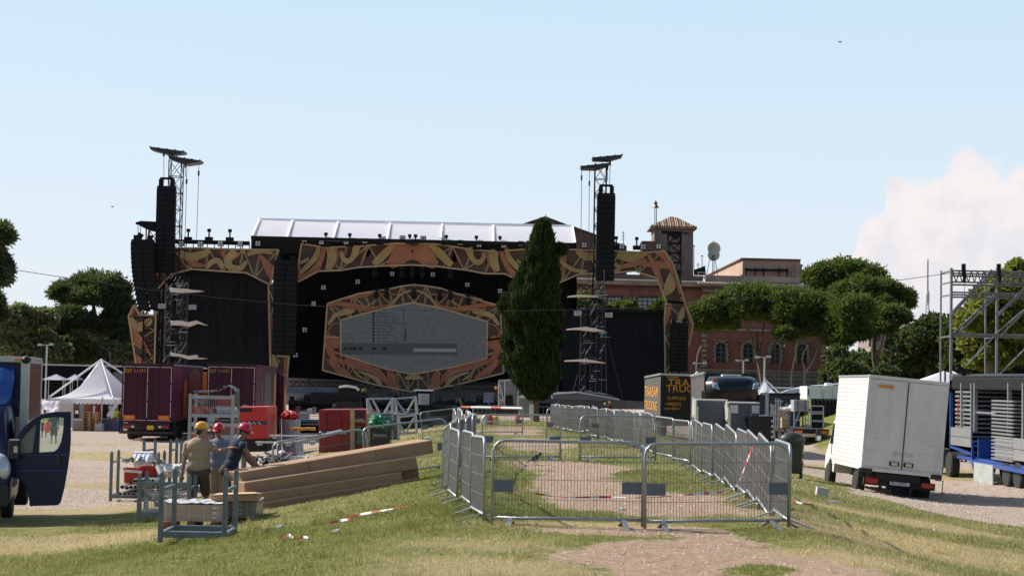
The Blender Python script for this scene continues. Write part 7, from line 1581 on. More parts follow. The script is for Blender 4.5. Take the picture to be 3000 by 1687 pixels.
mb=MB();mb.prism([P(x,y,131.5)-o0 for x,y in((1519,1162),(1532,1157),(1557,1152),(1556,1164),(1530,1166))],(0,.8,0));mb.build('white_sheet',V_white,t);mb=MB();mb.prism([P(x,y,131)-o0 for x,y in((1551,1184),(1560,1184),(1560,1230),(1552,1230))],(0,.3,0));mb.build('white_post',V_white,t)
t=thing('red_white_pole',P(1360,1196,44.5),'long red and white pole laid along the barrier tops behind the front panel','pole');mb=MB()
for k in range(6):a,b=P(1352,1192,45),P(1530,1196,43.6);mb.tube(a.lerp(b,k/6)-t.location,a.lerp(b,(k+1)/6)-t.location,.03,n=8,m=0 if k%3 else 1)
mb.build('pole',[T_w,T_r],t)
t=thing('wooden_post',gz(P(1352,1200,45).x,45),'leaning brown wooden stake at the back corner of the left-hand barriers','stake');mb=MB();mb.bar(P(1357,1200,45)-t.location,P(1346,1166,45)-t.location,.05);mb.build('stake',M('stake_wood',(.22,.16,.11),.9),t)
for i,(x,y,m,lb)in enumerate([(1421,1215,C_wh,'white drum beside the striped cones behind the crossing barrier'),(1435,1218,C_red,'red lamp topped drum behind the crossing barrier'),(1452,1218,T_y,'yellow drum behind the crossing barrier')]):
 t=thing('drum',gz(P(x,y,95).x,95),lb,'drum');mb=MB();mb.lathe([(.16,0),(.17,.3),(.14,.45),(.05,.5)],(0,0,0),10);mb.build('drum',m,t);mb=MB();mb.lathe([(.172,.12),(.172,.2)],(0,0,0),10);mb.build('band',T_w,t)
t=thing('waste_container',gz(P(2332,1380,53).x+.0,53),'dark green wheeled waste container with a red striped edge behind the right-hand barriers','waste container',rz=R_(-10));K_bin=M('dark_green_plastic',(.022,.035,.022),.45,var=.2)
mb=MB();mb.box((-.12,.3,.66),(.62,1.1,1.0),taper=1.12);mb.build('bin_body',K_bin,t,bevel=.05)
mb=MB();mb.lathe([(.05,-.62),(.36,-.6),(.37,0),(.36,.6),(.05,.62)],(-.12,.3,1.14),18,axis='Y',squash=.62);mb.build('lid',K_bin,t,smooth=True)
mb=MB();[mb.box((.2,-.26,.45+.12*k),(.06,.02,.06),m=k%2)for k in range(6)];mb.build('striped_edge',[C_red,T_w],t);mb=MB();[mb.lathe([(.1,-.04),(.1,.04)],(x,y,.1),12,axis='X')for x in(-.36,.14)for y in(-.15,.7)];mb.build('castor',V_tyre,t)
t=thing('stone_block',GP(2408,1452),'grey cut stone block on the grass before the white truck','stone');mb=MB();mb.box((0,0,.08),(.27,.22,.2),R=Matrix.Rotation(.15,3,'Y'));mb.build('block',MATS['concrete'],t,bevel=.02);mb=MB();mb.box((-.0,0,.185),(.26,.2,.01),R=Matrix.Rotation(.15,3,'Y'));mb.build('top_face',C_wh,t)
for i,(x,y,sx,lb)in enumerate([(2430,1472,.25,'long white plastic scrap on the slope below the stone block'),(1820,1495,.07,'white chip on the bare path behind the front barriers'),(820,1545,.06,'pale plastic scrap in the near grass below the cardboard'),(985,1560,.05,'tiny white litter in the near grass'),(2735,1558,.06,'white litter in the grass at the lower right'),(2340,1408,.14,'broken pale slab behind the right-hand barriers')]):
 t=thing('litter',GP(x,y),lb,'litter');mb=MB();mb.prism([(-sx,0,0),(sx*.3,-.03,.01),(sx,.02,.0),(sx*.4,.06,.01),(-sx*.5,.05,0)],(0,.01,.03));mb.build('scrap',C_wh,t)
t=thing('marquee',pxY(2252,112),'small white peaked marquee between the black cab and the dark container','tent');o0=t.location;Y=112
mb=MB();c=P(2252,1116,Y)-o0;e=[P(x,1158,Y)-o0 for x in(2218,2292)];vs=[];
for r in range(9):
 tt=r/8
 for i in range(17):
  u=i/16;a=4*u;k=int(min(3,a));fr2=a-k;cs=[(e[0].x,-.0),(e[1].x,0),(e[1].x,3.2),(e[0].x,3.2),(e[0].x,0)];x=cs[k][0]*(1-fr2)+cs[k+1][0]*fr2;y=cs[k][1]*(1-fr2)+cs[k+1][1]*fr2;vs.append((x*(1-tt)+c.x*tt,y*(1-tt)+1.6*tt,e[0].z+(c.z-e[0].z)*tt**1.7))
mb.add(vs,[(r*17+i,r*17+i+1,(r+1)*17+i+1,(r+1)*17+i)for r in range(8)for i in range(16)]);mb.build('canopy',MATS['tent_fabric'],t,smooth=True)
mb=MB();mb.box(((e[0].x+e[1].x)/2,1.6,e[0].z/2),(e[1].x-e[0].x-.1,3,e[0].z));mb.build('side_wall',MATS['tent_fabric'],t)
mb=MB();[mb.tube(v,(c.x,1.6,c.z+.1),.05,n=5)for v in(e[0],e[1])];mb.tube((c.x,1.6,c.z),(c.x,1.6,c.z+.3),.03);mb.build('ridge_pole',V_alu,t)
t=thing('site_container',pxY(2298,108),'dark navy container behind the flatbed load','container');o0=t.location;mb=MB();mb.prism([P(x,y,108)-o0 for x,y in((2252,1153),(2344,1154),(2344,1262),(2252,1262))],(0,4,0));mb.build('body',M('navy_steel',(.03,.04,.06),.6,var=.2),t);mb=MB();mb.prism([P(x,y,107.9)-o0 for x,y in((2256,1151),(2346,1152),(2346,1157),(2256,1156))],(0,4,0));mb.build('roof_edge',K_blk2,t)
for i,(a,b)in enumerate([(2364,2410),(2412,2439),(2440,2475)]):
 t=thing('site_cabin',Vector((P((a+b)/2,1170,118).x,118,zt(20,118))),['left','middle','right'][i]+' of the three white cabins above the black drape fence','cabin','white site cabins');o0=t.location;mb=MB();mb.prism([P(x,y,118)-o0 for x,y in((a,1131),(b,1132),(b,1170),(a,1170))],(0,3,0));mb.build('wall',M('cabin_white',(.72,.73,.74),.5,var=.05),t,bevel=.05)
 mb=MB();mb.bar(P(a,1131,117.9)-o0,P(b,1132,117.9)-o0,.08);mb.bar(P(b,1132,117.9)-o0,P(b,1168,117.9)-o0,.06);mb.build('edge_trim',V_alu,t)
 if i==0:mb=MB();mb.prism([P(x,y,117.95)-o0 for x,y in((2366,1139),(2370,1139),(2370,1157),(2366,1157))],(0,.1,0));mb.build('window',B_glass,t)
 if i==1:mb=MB();mb.box(P(2427,1128,119)-o0,(.45,.8,.3));mb.build('roof_vent',MATS['cabin_white'],t,bevel=.06)
t=thing('drape_fence',pxY(2420,114),'black draped fence under the white cabins','fence');o0=t.location;mb=MB();a_,b_=P(2376,1168,114)-o0,P(2470,1169,114)-o0;n=40
vs=[];
for i in range(n+1):p=a_.lerp(b_,i/n);y=.12*math.sin(i*1.3);vs+=[(p.x,y,p.z),(p.x,y,p.z-1.15)]
mb.add(vs,[(2*i,2*i+2,2*i+3,2*i+1)for i in range(n)]);mb.build('drape',M('grey_black_drape',(.045,.043,.04),.85),t);mb=MB();mb.bar(a_,b_,.05);mb.build('rail',K_steel,t)
t=thing('yellow_bush',pxY(2352,110),'small yellow green bush poking up between container and cabins','bush');crown(t,[(P(2352,1160,110).x,110,P(0,1160,110).z,.4,.4,.35)],LM_plane,77,sub=14,per=20,L_=.16,Wd=.09);mb=MB();mb.tube((0,0,0),(0,0,P(0,1160,110).z-t.location.z),.05);mb.build('stem',BARK,t)
t=thing('blue_canopy',pxY(2330,125),'long pale blue canopy roof running behind the marquee','canopy');o0=t.location;mb=MB();mb.prism([P(x,y,125)-o0 for x,y in((2290,1150),(2310,1142),(2385,1130),(2480,1122),(2480,1132),(2385,1142),(2300,1154))],(0,3,0));mb.build('roof',M('pale_blue_canvas',(.40,.43,.52),.6),t);mb=MB();mb.prism([P(x,y,126)-o0 for x,y in((2222,1132),(2330,1134),(2330,1139),(2222,1137))],(0,2,0));mb.build('edge',V_alu,t)
for i,(x,y0,y1,Y,lb,head)in enumerate([(2178,1056,1135,150,'short twin floodlight post in front of the red palace',1),(2240,1046,1165,125,'tall pale pole with a crossbar rising above the small marquee',1),(2286,995,1140,200,'tall street lamp before the palace',2),(2426,1084,1130,130,'thin aerial pole above the white cabins',0),(2054,1064,1092,140,'thin post above the grey curtain trailer',1),(2025,1070,1100,140,'thin short pole above the black trailer',0),(2769,1085,1110,110,'thin pole behind the white truck roof',0),(138,1010,1190,125,'pale lamp post left of the white marquee',1),(324,1030,1100,128,'thin post right of the marquee peak',0),(2611,1020,1120,200,'dark pole before the cream house',2)]):
 g=pxY(x,Y);top=P(x,y0,Y);t=thing('lamp_post',Vector((top.x,Y,g.z)),lb,'post');mb=MB();mb.tube((0,0,0),(0,0,top.z-g.z),.06,n=6);mb.build('pole',V_alu if i in(1,7,0)else K_steel,t)
 if head==1:mb=MB();mb.box((-.5,0,top.z-g.z),(.3,.2,.16));mb.box((.0,0,top.z-g.z),(.9,.06,.06));mb.box((.3,0,top.z-g.z+.05),(.3,.2,.16));mb.build('lamp_head',V_alu,t)
 if head==2:mb=MB();mb.path([(0,0,top.z-g.z),(.3,0,top.z-g.z+.3),(.6,0,top.z-g.z+.1),(.6,0,top.z-g.z-.5)],.05,5);mb.lathe([(.25,0),(.12,.3)],(.6,0,top.z-g.z-.8),8);mb.build('lamp_head',K_steel,t)
def scaffold():
 Y=100;g=pxY(2900,Y);t=thing('scaffold_tower',g,'open grey scaffold frame of posts, rails and diagonals at the right edge','scaffold');o0=t.location;m=M('scaffold_steel',(.23,.23,.24),.5,.5,var=.2)
 D=[0,2.4]
 for px_ in(2786,2920,3052):
  for d in D:
   x=P(px_,1000,Y).x;mb=MB();mb.tube((x-o0.x,d,0),(x-o0.x,d,P(px_,785,Y).z-o0.z),.085 if d==0 else .055,n=7);mb.build('post',m,t)
 X=[P(p,1000,Y).x-o0.x for p in(2786,2920,3052)]
 def z(py):return P(2786,py,Y).z-o0.z
 for i,py in enumerate((793,801,808,826,834,856,863,870,978,985,1115)):
  mb=MB();mb.tube((X[0],0,z(py)),(X[2],0,z(py)),.055 if py not in(978,1115)else .08,n=6);mb.build('rail',m,t)
  if i%3==0:mb=MB();[mb.tube((x,0,z(py)),(x,2.4,z(py)),.05,n=5)for x in X];mb.build('transom',m,t)
 for a,b in(((2788,922),(2912,792)),((2788,915),(2905,790)),((2795,975),(2915,862)),((2800,985),(2918,868)),((2830,1072),(2912,985)),((2925,925),(3060,790)),((2925,918),(3050,795)),((2930,985),(3060,850)),((2925,1100),(3040,985)),((2920,975),(3055,862))):
  mb=MB();mb.tube(P(*a,Y-.15)-o0,P(*b,Y-.15)-o0,.055,n=6);mb.build('diagonal',m,t)
 mb=MB()
 for k in range(14):x0=2792+k*18;mb.tube(P(x0,795,Y+.02)-o0,P(x0+9,828,Y+.02)-o0,.035,n=4);mb.tube(P(x0+9,828,Y+.02)-o0,P(x0+18,795,Y+.02)-o0,.035,n=4)
 mb.build('lattice_beam',m,t)
 mb=MB()
 for k in range(18):x0=2786+k*15;mb.tube(P(x0,1100,Y-8)-o0,P(x0+7,1110,Y-8)-o0,.04,n=4);mb.tube(P(x0+7,1110,Y-8)-o0,P(x0+15,1100,Y-8)-o0,.04,n=4)
 for py in(1098,1112):mb.tube(P(2786,py,Y-8)-o0,P(3060,py,Y-8)-o0,.06,n=5)
 mb.build('low_truss',V_alu,t)
 for px_,lb in((2823,'left of the two dark chain hoists on top of the scaffold'),(2926,'right of the two dark chain hoists on top of the scaffold')):
  h=thing('chain_hoist',P(px_,800,Y-.4),lb,'hoist','chain hoists on the scaffold');mb=MB();mb.box((0,0,.2),(.22,.2,.65));mb.box((.05,0,-.3),(.16,.16,.4));mb.build('motor',K_blk2,h,bevel=.03);mb=MB();mb.tube((.05,0,-.4),(.05,0,-.65 if px_>2900 else-5.2),.015,n=4);mb.build('chain',K_steel,h)
 h=thing('moving_lamp',P(2823,1085,92),'black moving lamp standing on the low truss of the scaffold','lamp');mb=MB();mb.box((0,0,-.35),(.25,.25,.6));mb.build('base',K_blk2,h);mb=MB();mb.box((0,0,.05),(.75,.3,.16),R=Matrix.Rotation(.15,3,'Y'));mb.build('head',K_blk2,h)
 h=thing('wrapped_mast',pxY(2800,84),'dark wrapped column with cables beside the black tractor unit','column');zt_=P(2800,1120,84).z-h.location.z;mb=MB();truss_tower(mb,(0,0,0),.8,0,zt_,r=.04);mb.build('truss',K_steel,h);mb=MB();mb.box((0,.2,zt_*.5),(.7,.3,zt_*.95));mb.build('dark_cover',K_blk2,h)
 for i,(x,s_)in enumerate([(2770,1),(2795,.8)]):
  h=thing('small_marquee',Vector((P(x,1110,120).x,120,0)),['left','right'][i]+' white marquee peak glimpsed behind the white truck and scaffold','tent','marquees behind the white truck');zz_=P(x,1120,120).z;za=P(x,1085,120).z;w_=1.6*s_;mb=MB();mb.add([(-w_,0,zz_),(w_,0,zz_),(w_,3,zz_),(-w_,3,zz_),(.3,1.5,za)],[(0,1,4),(1,2,4),(2,3,4),(3,0,4)]);mb.build('roof',MATS['tent_fabric'],h);mb=MB();mb.box((0,1.5,zz_/2),(w_*1.9,2.8,zz_));mb.build('wall',MATS['tent_fabric'],h)
scaffold()
mb=MB();pts=[(-60,765),(40,790),(250,822),(430,848),(640,872),(860,893),(1050,903),(1260,909),(1480,911),(1700,907),(1900,900),(2100,885),(2300,862),(2500,836),(2640,820),(2783,800)]
mb.path([P(a,b,99.5)for a,b in pts],.017,4);tag(mb.build('overhead_cable',V_chas),'long sagging cable strung across the whole field to the scaffold','cable')
SK=M('skin',(.36,.20,.14),.55,var=.08,scale=6);SK2=M('tanned_skin',(.26,.13,.085),.55,var=.08,scale=6)
def baked(name,mb,mat,parent,vox,sm=3):
 o=mb.build(name,mat,parent,smooth=True);r=o.modifiers.new('r','REMESH');r.mode='VOXEL';r.voxel_size=vox;r.use_smooth_shade=True
 k=o.modifiers.new('k','SMOOTH');k.iterations=sm;k.factor=.5
 dg=bpy.context.evaluated_depsgraph_get();me=bpy.data.meshes.new_from_object(o.evaluated_get(dg));o.modifiers.clear();o.data=me;return o
def cap(mb,p,q,r0,r1):
 mb.tube(p,q,r0,r1,n=12);mb.ell(p,r0,nu=12,nv=8);mb.ell(q,r1,nu=12,nv=8)
def hand(mb,wr,d,up,k=1.0,curl=.3,side=1):
 d=Vector(d).normalized();up=Vector(up);n=(up-d*up.dot(d)).normalized();s=d.cross(n)*side
 pc=wr+d*.05*k;
 cap(mb,wr,wr+d*.03,.026*k,.03*k)
 for i in range(4):cap(mb,wr+d*.02*k+s*(i-1.5)*.018*k,wr+d*.085*k+s*(i-1.5)*.021*k,.014*k,.0115*k)
 for i,l in enumerate((.066,.076,.07,.055)):
  a=wr+d*.085*k+s*(i-1.5)*.022*k;b=a+(d*math.cos(curl)-n*math.sin(curl))*l*.55*k;c=b+(d*math.cos(curl*2.2)-n*math.sin(curl*2.2))*l*.5*k;cap(mb,a,b,.0105*k,.009*k);cap(mb,b,c,.009*k,.0078*k)
 a=wr+d*.025*k-s*.03*k;b=a+(d*.7-s*.7)*.04*k;cap(mb,a,b,.014*k,.012*k);cap(mb,b,b+(d*.9-s*.2)*.03*k,.0115*k,.009*k)
def head(mb,c,f,up=Vector((0,0,1))):
 """c: centre; f: facing direction"""
 f=Vector(f).normalized();s=f.cross(up).normalized();R3=Matrix((s,f,up)).transposed()
 E=lambda x,y,z,r:mb.ell(c+R3@Vector((x,y,z)),r,R=R3,nu=14,nv=10)
 E(0,-.012,.03,(.076,.095,.09));E(0,.02,-.035,(.058,.07,.075));E(0,.062,-.085,(.03,.028,.022));E(0,.10,-.01,(.013,.022,.026));E(0,.088,.022,(.05,.016,.012));E(0,.085,-.05,(.024,.014,.010))
 for q in(-1,1):E(q*.076,-.005,-.008,(.012,.02,.03));E(q*.035,.07,-.02,(.02,.02,.02))
 return R3
def helmet(t,c,f,mat,up=Vector((0,0,1)),band=None):
 f=Vector(f).normalized();s=f.cross(up).normalized();up=s.cross(f).normalized();R3=Matrix((s,f,up)).transposed();mb=MB()
 vs=[];n,m=24,9
 for j in range(m):
  a=PI/2*j/(m-1)
  for i in range(n):b=2*PI*i/n;rg=1+(.035 if abs(math.cos(b)*math.cos(a))<.16 and j>1 else 0);vs.append(c+R3@Vector((math.cos(a)*math.cos(b)*.112*rg,math.cos(a)*math.sin(b)*.138*rg-.005,math.sin(a)*.118*rg+.035)))
 mb.add(vs,[(j*n+i,j*n+(i+1)%n,(j+1)*n+(i+1)%n,(j+1)*n+i)for j in range(m-1)for i in range(n)])
 vs=[]
 for i in range(n):b=2*PI*i/n;br=.012+.055*max(0,math.sin(b))**2;vs+=[c+R3@Vector((math.cos(b)*.112,math.sin(b)*.138-.005,.037)),c+R3@Vector((math.cos(b)*(.112+br*.6),math.sin(b)*(.138+br)-.005,.024))]
 mb.add(vs,[(2*i,2*i+1,(2*i+3)%(2*n),(2*i+2)%(2*n))for i in range(n)])
 o=mb.build('helmet',mat,t,smooth=True);q=o.modifiers.new('s','SOLIDIFY');q.thickness=.006
 if band:mb=MB();mb.lathe([(.098,-.02),(.105,0),(.104,.035)],(0,0,0),20);mb.v=[tuple(c+R3@Vector((v[0],v[1]*1.2,v[2]+.012)))for v in mb.v];mb.build('headband',band,t,smooth=True)
H_yel=M('yellow_helmet',(.80,.36,.01),.3,var=.05,coat=.4);H_red=M('red_helmet',(.55,.012,.03),.28,var=.05,coat=.4)
C_tan=M('tan_cotton',(.38,.29,.19),.9,var=.12,scale=7,bump=.7);C_br=M('brown_cotton',(.085,.062,.048),.9,var=.15,scale=7,bump=.7);C_gb=M('grey_blue_cotton',(.17,.19,.26),.9,var=.12,scale=7,bump=.6);C_nv=M('navy_cotton',(.016,.026,.055),.9,var=.15,scale=7,bump=.6);C_bg=M('beige_cotton',(.30,.23,.16),.9,var=.1);C_boot=M('boot_leather',(.05,.035,.025),.7)
def worker(label,Y,hd,face,neck,shL,shR,hips,armL,armR,legL,legR,shirt,legs,hm,skin,lean=0.0,bulk=1.0,sleeve=.35,hem=.55,extra=None,up=Vector((0,0,1))):
 """picture joints (px, py, depth offset)"""
 g=Vector((P(hips[0],hips[1],Y).x,Y,zt(P(hips[0],hips[1],Y).x,Y)));t=thing('person',g,label,'person')
 J=lambda a:P(a[0],a[1],Y+(a[2]if len(a)>2 else 0))-g
 hc,nk,sl,sr,hp=J(hd),J(neck),J(shL),J(shR),J(hips);mid=nk.lerp(hp,.45)
 sd_=(sr-sl).normalized();b=bulk;AL,AR,LL,LR=[[J(q)for q in k]for k in(armL,armR,legL,legR)]
 for L_ in(LL,LR):L_[-1].z=.07+zt(g.x+L_[-1].x,Y+L_[-1].y)-g.z
 mb=MB();head(mb,hc,face,up);cap(mb,hc-Vector((0,0,.06))-Vector(face).normalized()*.02,nk,.055,.062)
 def torso(m,e,lo=1.0):
  ax=(nk-hp).normalized();R3=Matrix((sd_,ax.cross(sd_).normalized(),ax)).transposed()
  m.ell(nk.lerp(hp,.22),(.175*b+e,.12*b+e,.17+e),R=R3,nu=16,nv=12);m.ell(nk.lerp(hp,.5),(.155*b+e,.115*b+e,.19+e),R=R3,nu=16,nv=12);m.ell(nk.lerp(hp,.82),(.165*b+e,.12*b+e,.15+e),R=R3,nu=16,nv=12)
  cap(m,sl,nk.lerp(hp,.1),.062+e,.08+e);cap(m,sr,nk.lerp(hp,.1),.062+e,.08+e)
 torso(mb,0);mb.ell(hp,(.155*b,.12,.12),nu=14,nv=10)
 for A,s0 in((AL,sl),(AR,sr)):cap(mb,s0,A[0],.052,.042);cap(mb,A[0],A[1],.042,.028);hand(mb,A[1],A[1]-A[0]if len(A)<3 else A[2]-A[1],(0,0,1),1.0,.35,1 if A is AR else-1)
 for L_ in(LL,LR):
  hj=hp+(L_[0]-hp)*.05+sd_*(.085 if L_ is LR else-.085);cap(mb,hj,L_[0],.088,.058);cap(mb,L_[0],L_[1],.06,.04);cap(mb,L_[1],L_[1]+Vector(face).normalized()*.15+Vector((0,0,-.03)),.04,.035)
 baked('body',mb,skin,t,.0095)
 mb=MB();torso(mb,.017)
 for A,s0 in((AL,sl),(AR,sr)):
  if sleeve>0:cap(mb,s0,s0.lerp(A[0],sleeve),.075,.078)
 baked('shirt',mb,shirt,t,.012,2)
 mb=MB();mb.ell(hp+Vector((0,0,.0)),(.178*b,.142,.15),nu=14,nv=10)
 for L_ in(LL,LR):
  hj=hp+sd_*(.085 if L_ is LR else-.085);k=hem;cap(mb,hj,L_[0]if k>=1 else hj.lerp(L_[0],min(1,k*1.6)),.11,.098)
  if k>=1:cap(mb,L_[0],L_[1]+Vector((0,0,.05)),.085,.07)
 baked('trousers',mb,legs,t,.012,2)
 mb=MB();
 for L_ in(LL,LR):f=Vector(face).normalized();f.z=0;mb.ell(L_[1]+f*.07+Vector((0,0,-.03)),(.055,.055,.045)if abs(f.x)<.5 else(.13,.055,.045),nu=12,nv=8);mb.ell(L_[1],(.055,.055,.08),nu=10,nv=8);mb.ell(L_[1]+f*.1+Vector((0,0,-.03)),(.055,.07,.04),nu=10,nv=8)
 baked('boots',mb,C_boot,t,.014,1)
 mb=MB();f=Vector(face).normalized();mb.ell(hc-f*.025+Vector((0,0,.035)),(.084,.084,.075),nu=14,nv=10);mb.ell(hc-f*.06-Vector((0,0,.02)),(.062,.05,.055));mb.build('hair',M('dark_hair',(.03,.02,.015),.8),t,smooth=True)
 mb=MB();s=f.cross(Vector((0,0,1))).normalized();[mb.ell(hc+f*.088+s*q*.032+Vector((0,0,.004)),.010,nu=8,nv=6)for q in(-1,1)];mb.build('eyes',V_ink,t)
 helmet(t,hc+Vector((0,0,.03)),f+Vector((0,0,-.1)),hm,band=M('grey_cotton',(.35,.36,.38),.9)if hm is H_yel else K_blk2)
 return t
worker('man in a yellow helmet and tan T-shirt pointing to the right, back to the camera',34.0,(591,1262),(.75,.65,0),(584,1288),(549,1302,0),(616,1302,.1),(583,1378),[(540,1350,.0),(533,1392,.05)],[(638,1321,.0),(676,1311,-.1),(700,1308,-.1)],[(563,1440),(560,1498,.05)],[(602,1440,.05),(606,1496,.1)],C_tan,C_br,H_yel,SK,bulk=1.3,sleeve=.5,hem=.62)
worker('man in a red helmet and grey blue shirt facing the camera between the other two',35.3,(641,1264),(-.1,-1,-.1),(641,1290),(664,1301),(617,1301),(640,1374),[(670,1345,.1),(664,1385,.1)],[(610,1345,.2),(616,1382,.2)],[(652,1435),(650,1492)],[(628,1435),(626,1492)],C_gb,C_bg,H_red,SK2,sleeve=.55,hem=1.1,bulk=1.05)
w3=worker('man in a red helmet and navy sleeveless shirt leaning over the long cartons',34.2,(716,1266),(.92,-.25,-.3),(700,1291),(703,1304,.2),(711,1306,-.18),(672,1378),[(728,1348,.25),(752,1374,.2),(766,1378,.15)],[(738,1345,-.15),(762,1371,-.2),(780,1376,-.25)],[(678,1440),(672,1496,.1)],[(668,1442,-.1),(664,1498,-.1)],C_nv,C_br,H_red,SK2,sleeve=0,hem=.75,bulk=1.1)
def person(label,px,y0,y1,Y,shirt,legs,hat=None,skin=SK2,bend=0.0,bare=False,group=None,turn=0.0):
 top=P(px,y0,Y);bot=P(px,y1,Y);H=(top.z-bot.z);k=H/1.75;t=thing('person',Vector((top.x,Y,bot.z)),label,'person',group,rz=turn);V3=lambda x,y,z:Vector((x+bend*max(0,z-.9),y,z-abs(bend)*.25*max(0,z-.9)))*k
 mb=MB();mb.ell(V3(0,-.01,1.62),(.075*k,.09*k,.115*k));mb.ell(V3(0,-.09,1.6),(.015*k,.02*k,.02*k));cap(mb,V3(0,0,1.52),V3(0,0,1.42),.055*k,.06*k);mb.ell(V3(0,0,1.25),(.17*k,.11*k,.2*k));mb.ell(V3(0,0,1.0),(.15*k,.11*k,.18*k))
 for s in(-1,1):
  cap(mb,V3(s*.18,0,1.38),V3(s*.24,.02,1.1),.05*k,.04*k);cap(mb,V3(s*.24,.02,1.1),V3(s*.24+.02,-.08,.85),.04*k,.028*k);mb.ell(V3(s*.24+.02,-.1,.78),(.03*k,.035*k,.07*k))
  cap(mb,V3(s*.09,0,.92),V3(s*.11,-.03*s,.5),.085*k,.055*k);cap(mb,V3(s*.11,-.03*s,.5),V3(s*.12,.03,.08),.055*k,.035*k);cap(mb,V3(s*.12,.02,.05),V3(s*.13,-.12,.04),.04*k,.035*k)
 baked('body',mb,skin,t,.02*k,1)
 mb=MB();mb.ell(V3(0,0,1.25),(.19*k,.13*k,.215*k));mb.ell(V3(0,0,1.02),(.17*k,.13*k,.19*k));[cap(mb,V3(s*.17,0,1.38),V3(s*.215,.01,1.2),.068*k,.06*k)for s in(-1,1)];baked('shirt',mb,shirt,t,.025*k,1)
 mb=MB();mb.ell(V3(0,0,.92),(.17*k,.135*k,.13*k));[cap(mb,V3(s*.09,0,.9),V3(s*.11,-.03*s,.5 if bare else .12),.105*k,(.095 if bare else .06)*k)for s in(-1,1)];baked('trousers',mb,legs,t,.025*k,1)
 mb=MB();mb.ell(V3(0,.0,1.67),(.1*k,.115*k,.1*k));mb.build('helmet' if hat else 'hair',hat or M('dark_hair',(.03,.02,.015),.8),t,smooth=True);return t
F_y=M('lime_vest',(.55,.80,.04),.6,var=.05);F_o=M('orange_work_wear',(.80,.10,.02),.7,var=.1);F_b=M('black_cotton',(.02,.02,.022),.9)
p=person('person in a lime vest and dark shorts seen through the van door window',131,1200,1283,88,F_y,F_b,bare=True)
mb=MB();[mb.box((0,-.14,z),(.36,.02,.05))for z in(1.0,1.2)];mb.build('reflective_band',V_alu,p)
p=person('person in black with a white cap and red bag seen through the van door window',160,1202,1300,84,F_b,C_br,hat=C_wh,skin=SK,bare=True)
q=thing('red_bag',p.location+Vector((-.28,-.15,.8)),'shiny red bag carried by the person in black','bag');mb=MB();mb.ell((0,0,0),(.17,.12,.3));mb.build('bag',M('bright_red_cloth',(.85,.06,.02),.5),q,smooth=True);mb=MB();mb.path([(0,0,.25),(.1,0,.45),(.2,0,.5)],.02);mb.build('strap',V_chas,q)
person('person in a lime vest and orange helmet under the marquee at right',339,1190,1262,106.5,F_y,F_b,hat=F_o)
person('person in dark clothes at the marquee counter beside the purple trailer',356,1196,1266,104.4,M('maroon_cotton',(.12,.03,.03),.9),C_nv)
person('small worker in orange with a yellow helmet before the cypress trunk',1516,1206,1250,84,F_o,F_o,hat=H_yel,bend=.3)
person('worker in orange with a yellow helmet right of the right lighting tower',1786,1176,1228,120,M('maroon_cotton',(.12,.03,.03),.9),F_o,hat=H_yel)
person('worker in dark clothes with a lime helmet left of the worker in orange',1772,1180,1228,121,F_b,F_b,hat=F_y)
person('person in dark clothes with a white helmet behind the far barriers',1632,1182,1225,125,F_b,C_nv,hat=C_wh)
person('stage hand in a lime vest on the left of the stage deck',1060,1133,1166,176,F_y,F_b)
person('bare chested stage hand beside the one in the lime vest',1069,1132,1167,176,SK,F_b)
person('stage hand in dark clothes under the left half of the screen foot',1173,1137,1172,175,F_b,F_b)
person('stage hand in dark clothes under the right half of the screen foot',1264,1139,1174,175,C_nv,F_b)
person('person in a pale shirt on the ground left of the big generator',899,1198,1235,140,M('pale_blue_cotton',(.30,.34,.42),.9),F_b)
t=thing('crow',GP(1568,1362),'black crow standing on the bare path behind the front barriers','bird');t.scale=(1.35,1.35,1.45);mb=MB()
R3=Matrix.Rotation(-R_(28),3,'Y');mb.ell((0,0,.115),(.085,.04,.046),R=R3,nu=14,nv=10);mb.ell((.075,0,.175),(.032,.026,.028),nu=10,nv=8);cap(mb,Vector((.05,0,.145)),Vector((.072,0,.17)),.03,.024);mb.ell((-.10,0,.07),(.075,.022,.014),R=Matrix.Rotation(-R_(38),3,'Y'));mb.tube((.098,0,.173),(.14,0,.166),.01,.002,n=6);baked('body',mb,M('black_feathers',(.018,.017,.02),.6),t,.006,1)
for s in(-1,1):mb=MB();mb.ell((-.015,s*.036,.115),(.078,.012,.034),R=R3,nu=12,nv=8);mb.build('wing',M('grey_black_feathers',(.04,.038,.042),.7),t,smooth=True)
for s in(-1,1):mb=MB();mb.path([(.0,s*.02,.09),(.01+s*.02,s*.02,.04),(0+s*.035,s*.02,0),(.03+s*.035,s*.02,0)],.005,5);mb.build('leg',V_chas,t)
for px,py,Y,k,lb in((2461,124,120,1.0,'tiny bird flying high in the sky at the upper right'),(329,606,150,.8,'tiny bird flying low in the sky left of the tall mast')):
 t=thing('flying_bird',P(px,py,Y),lb,'bird');mb=MB();mb.ell((0,0,0),(.12*k,.05,.045),nu=10,nv=7);mb.build('body',V_ink,t,smooth=True)
 for s in(-1,1):mb=MB();mb.prism([(.04,0,.02),(-.04,0,.02),(-.05+s*.12*k,.06,.07),(.0+s*.18*k,.1,.10)],(0,.008,.004));mb.build('wing',V_ink,t)
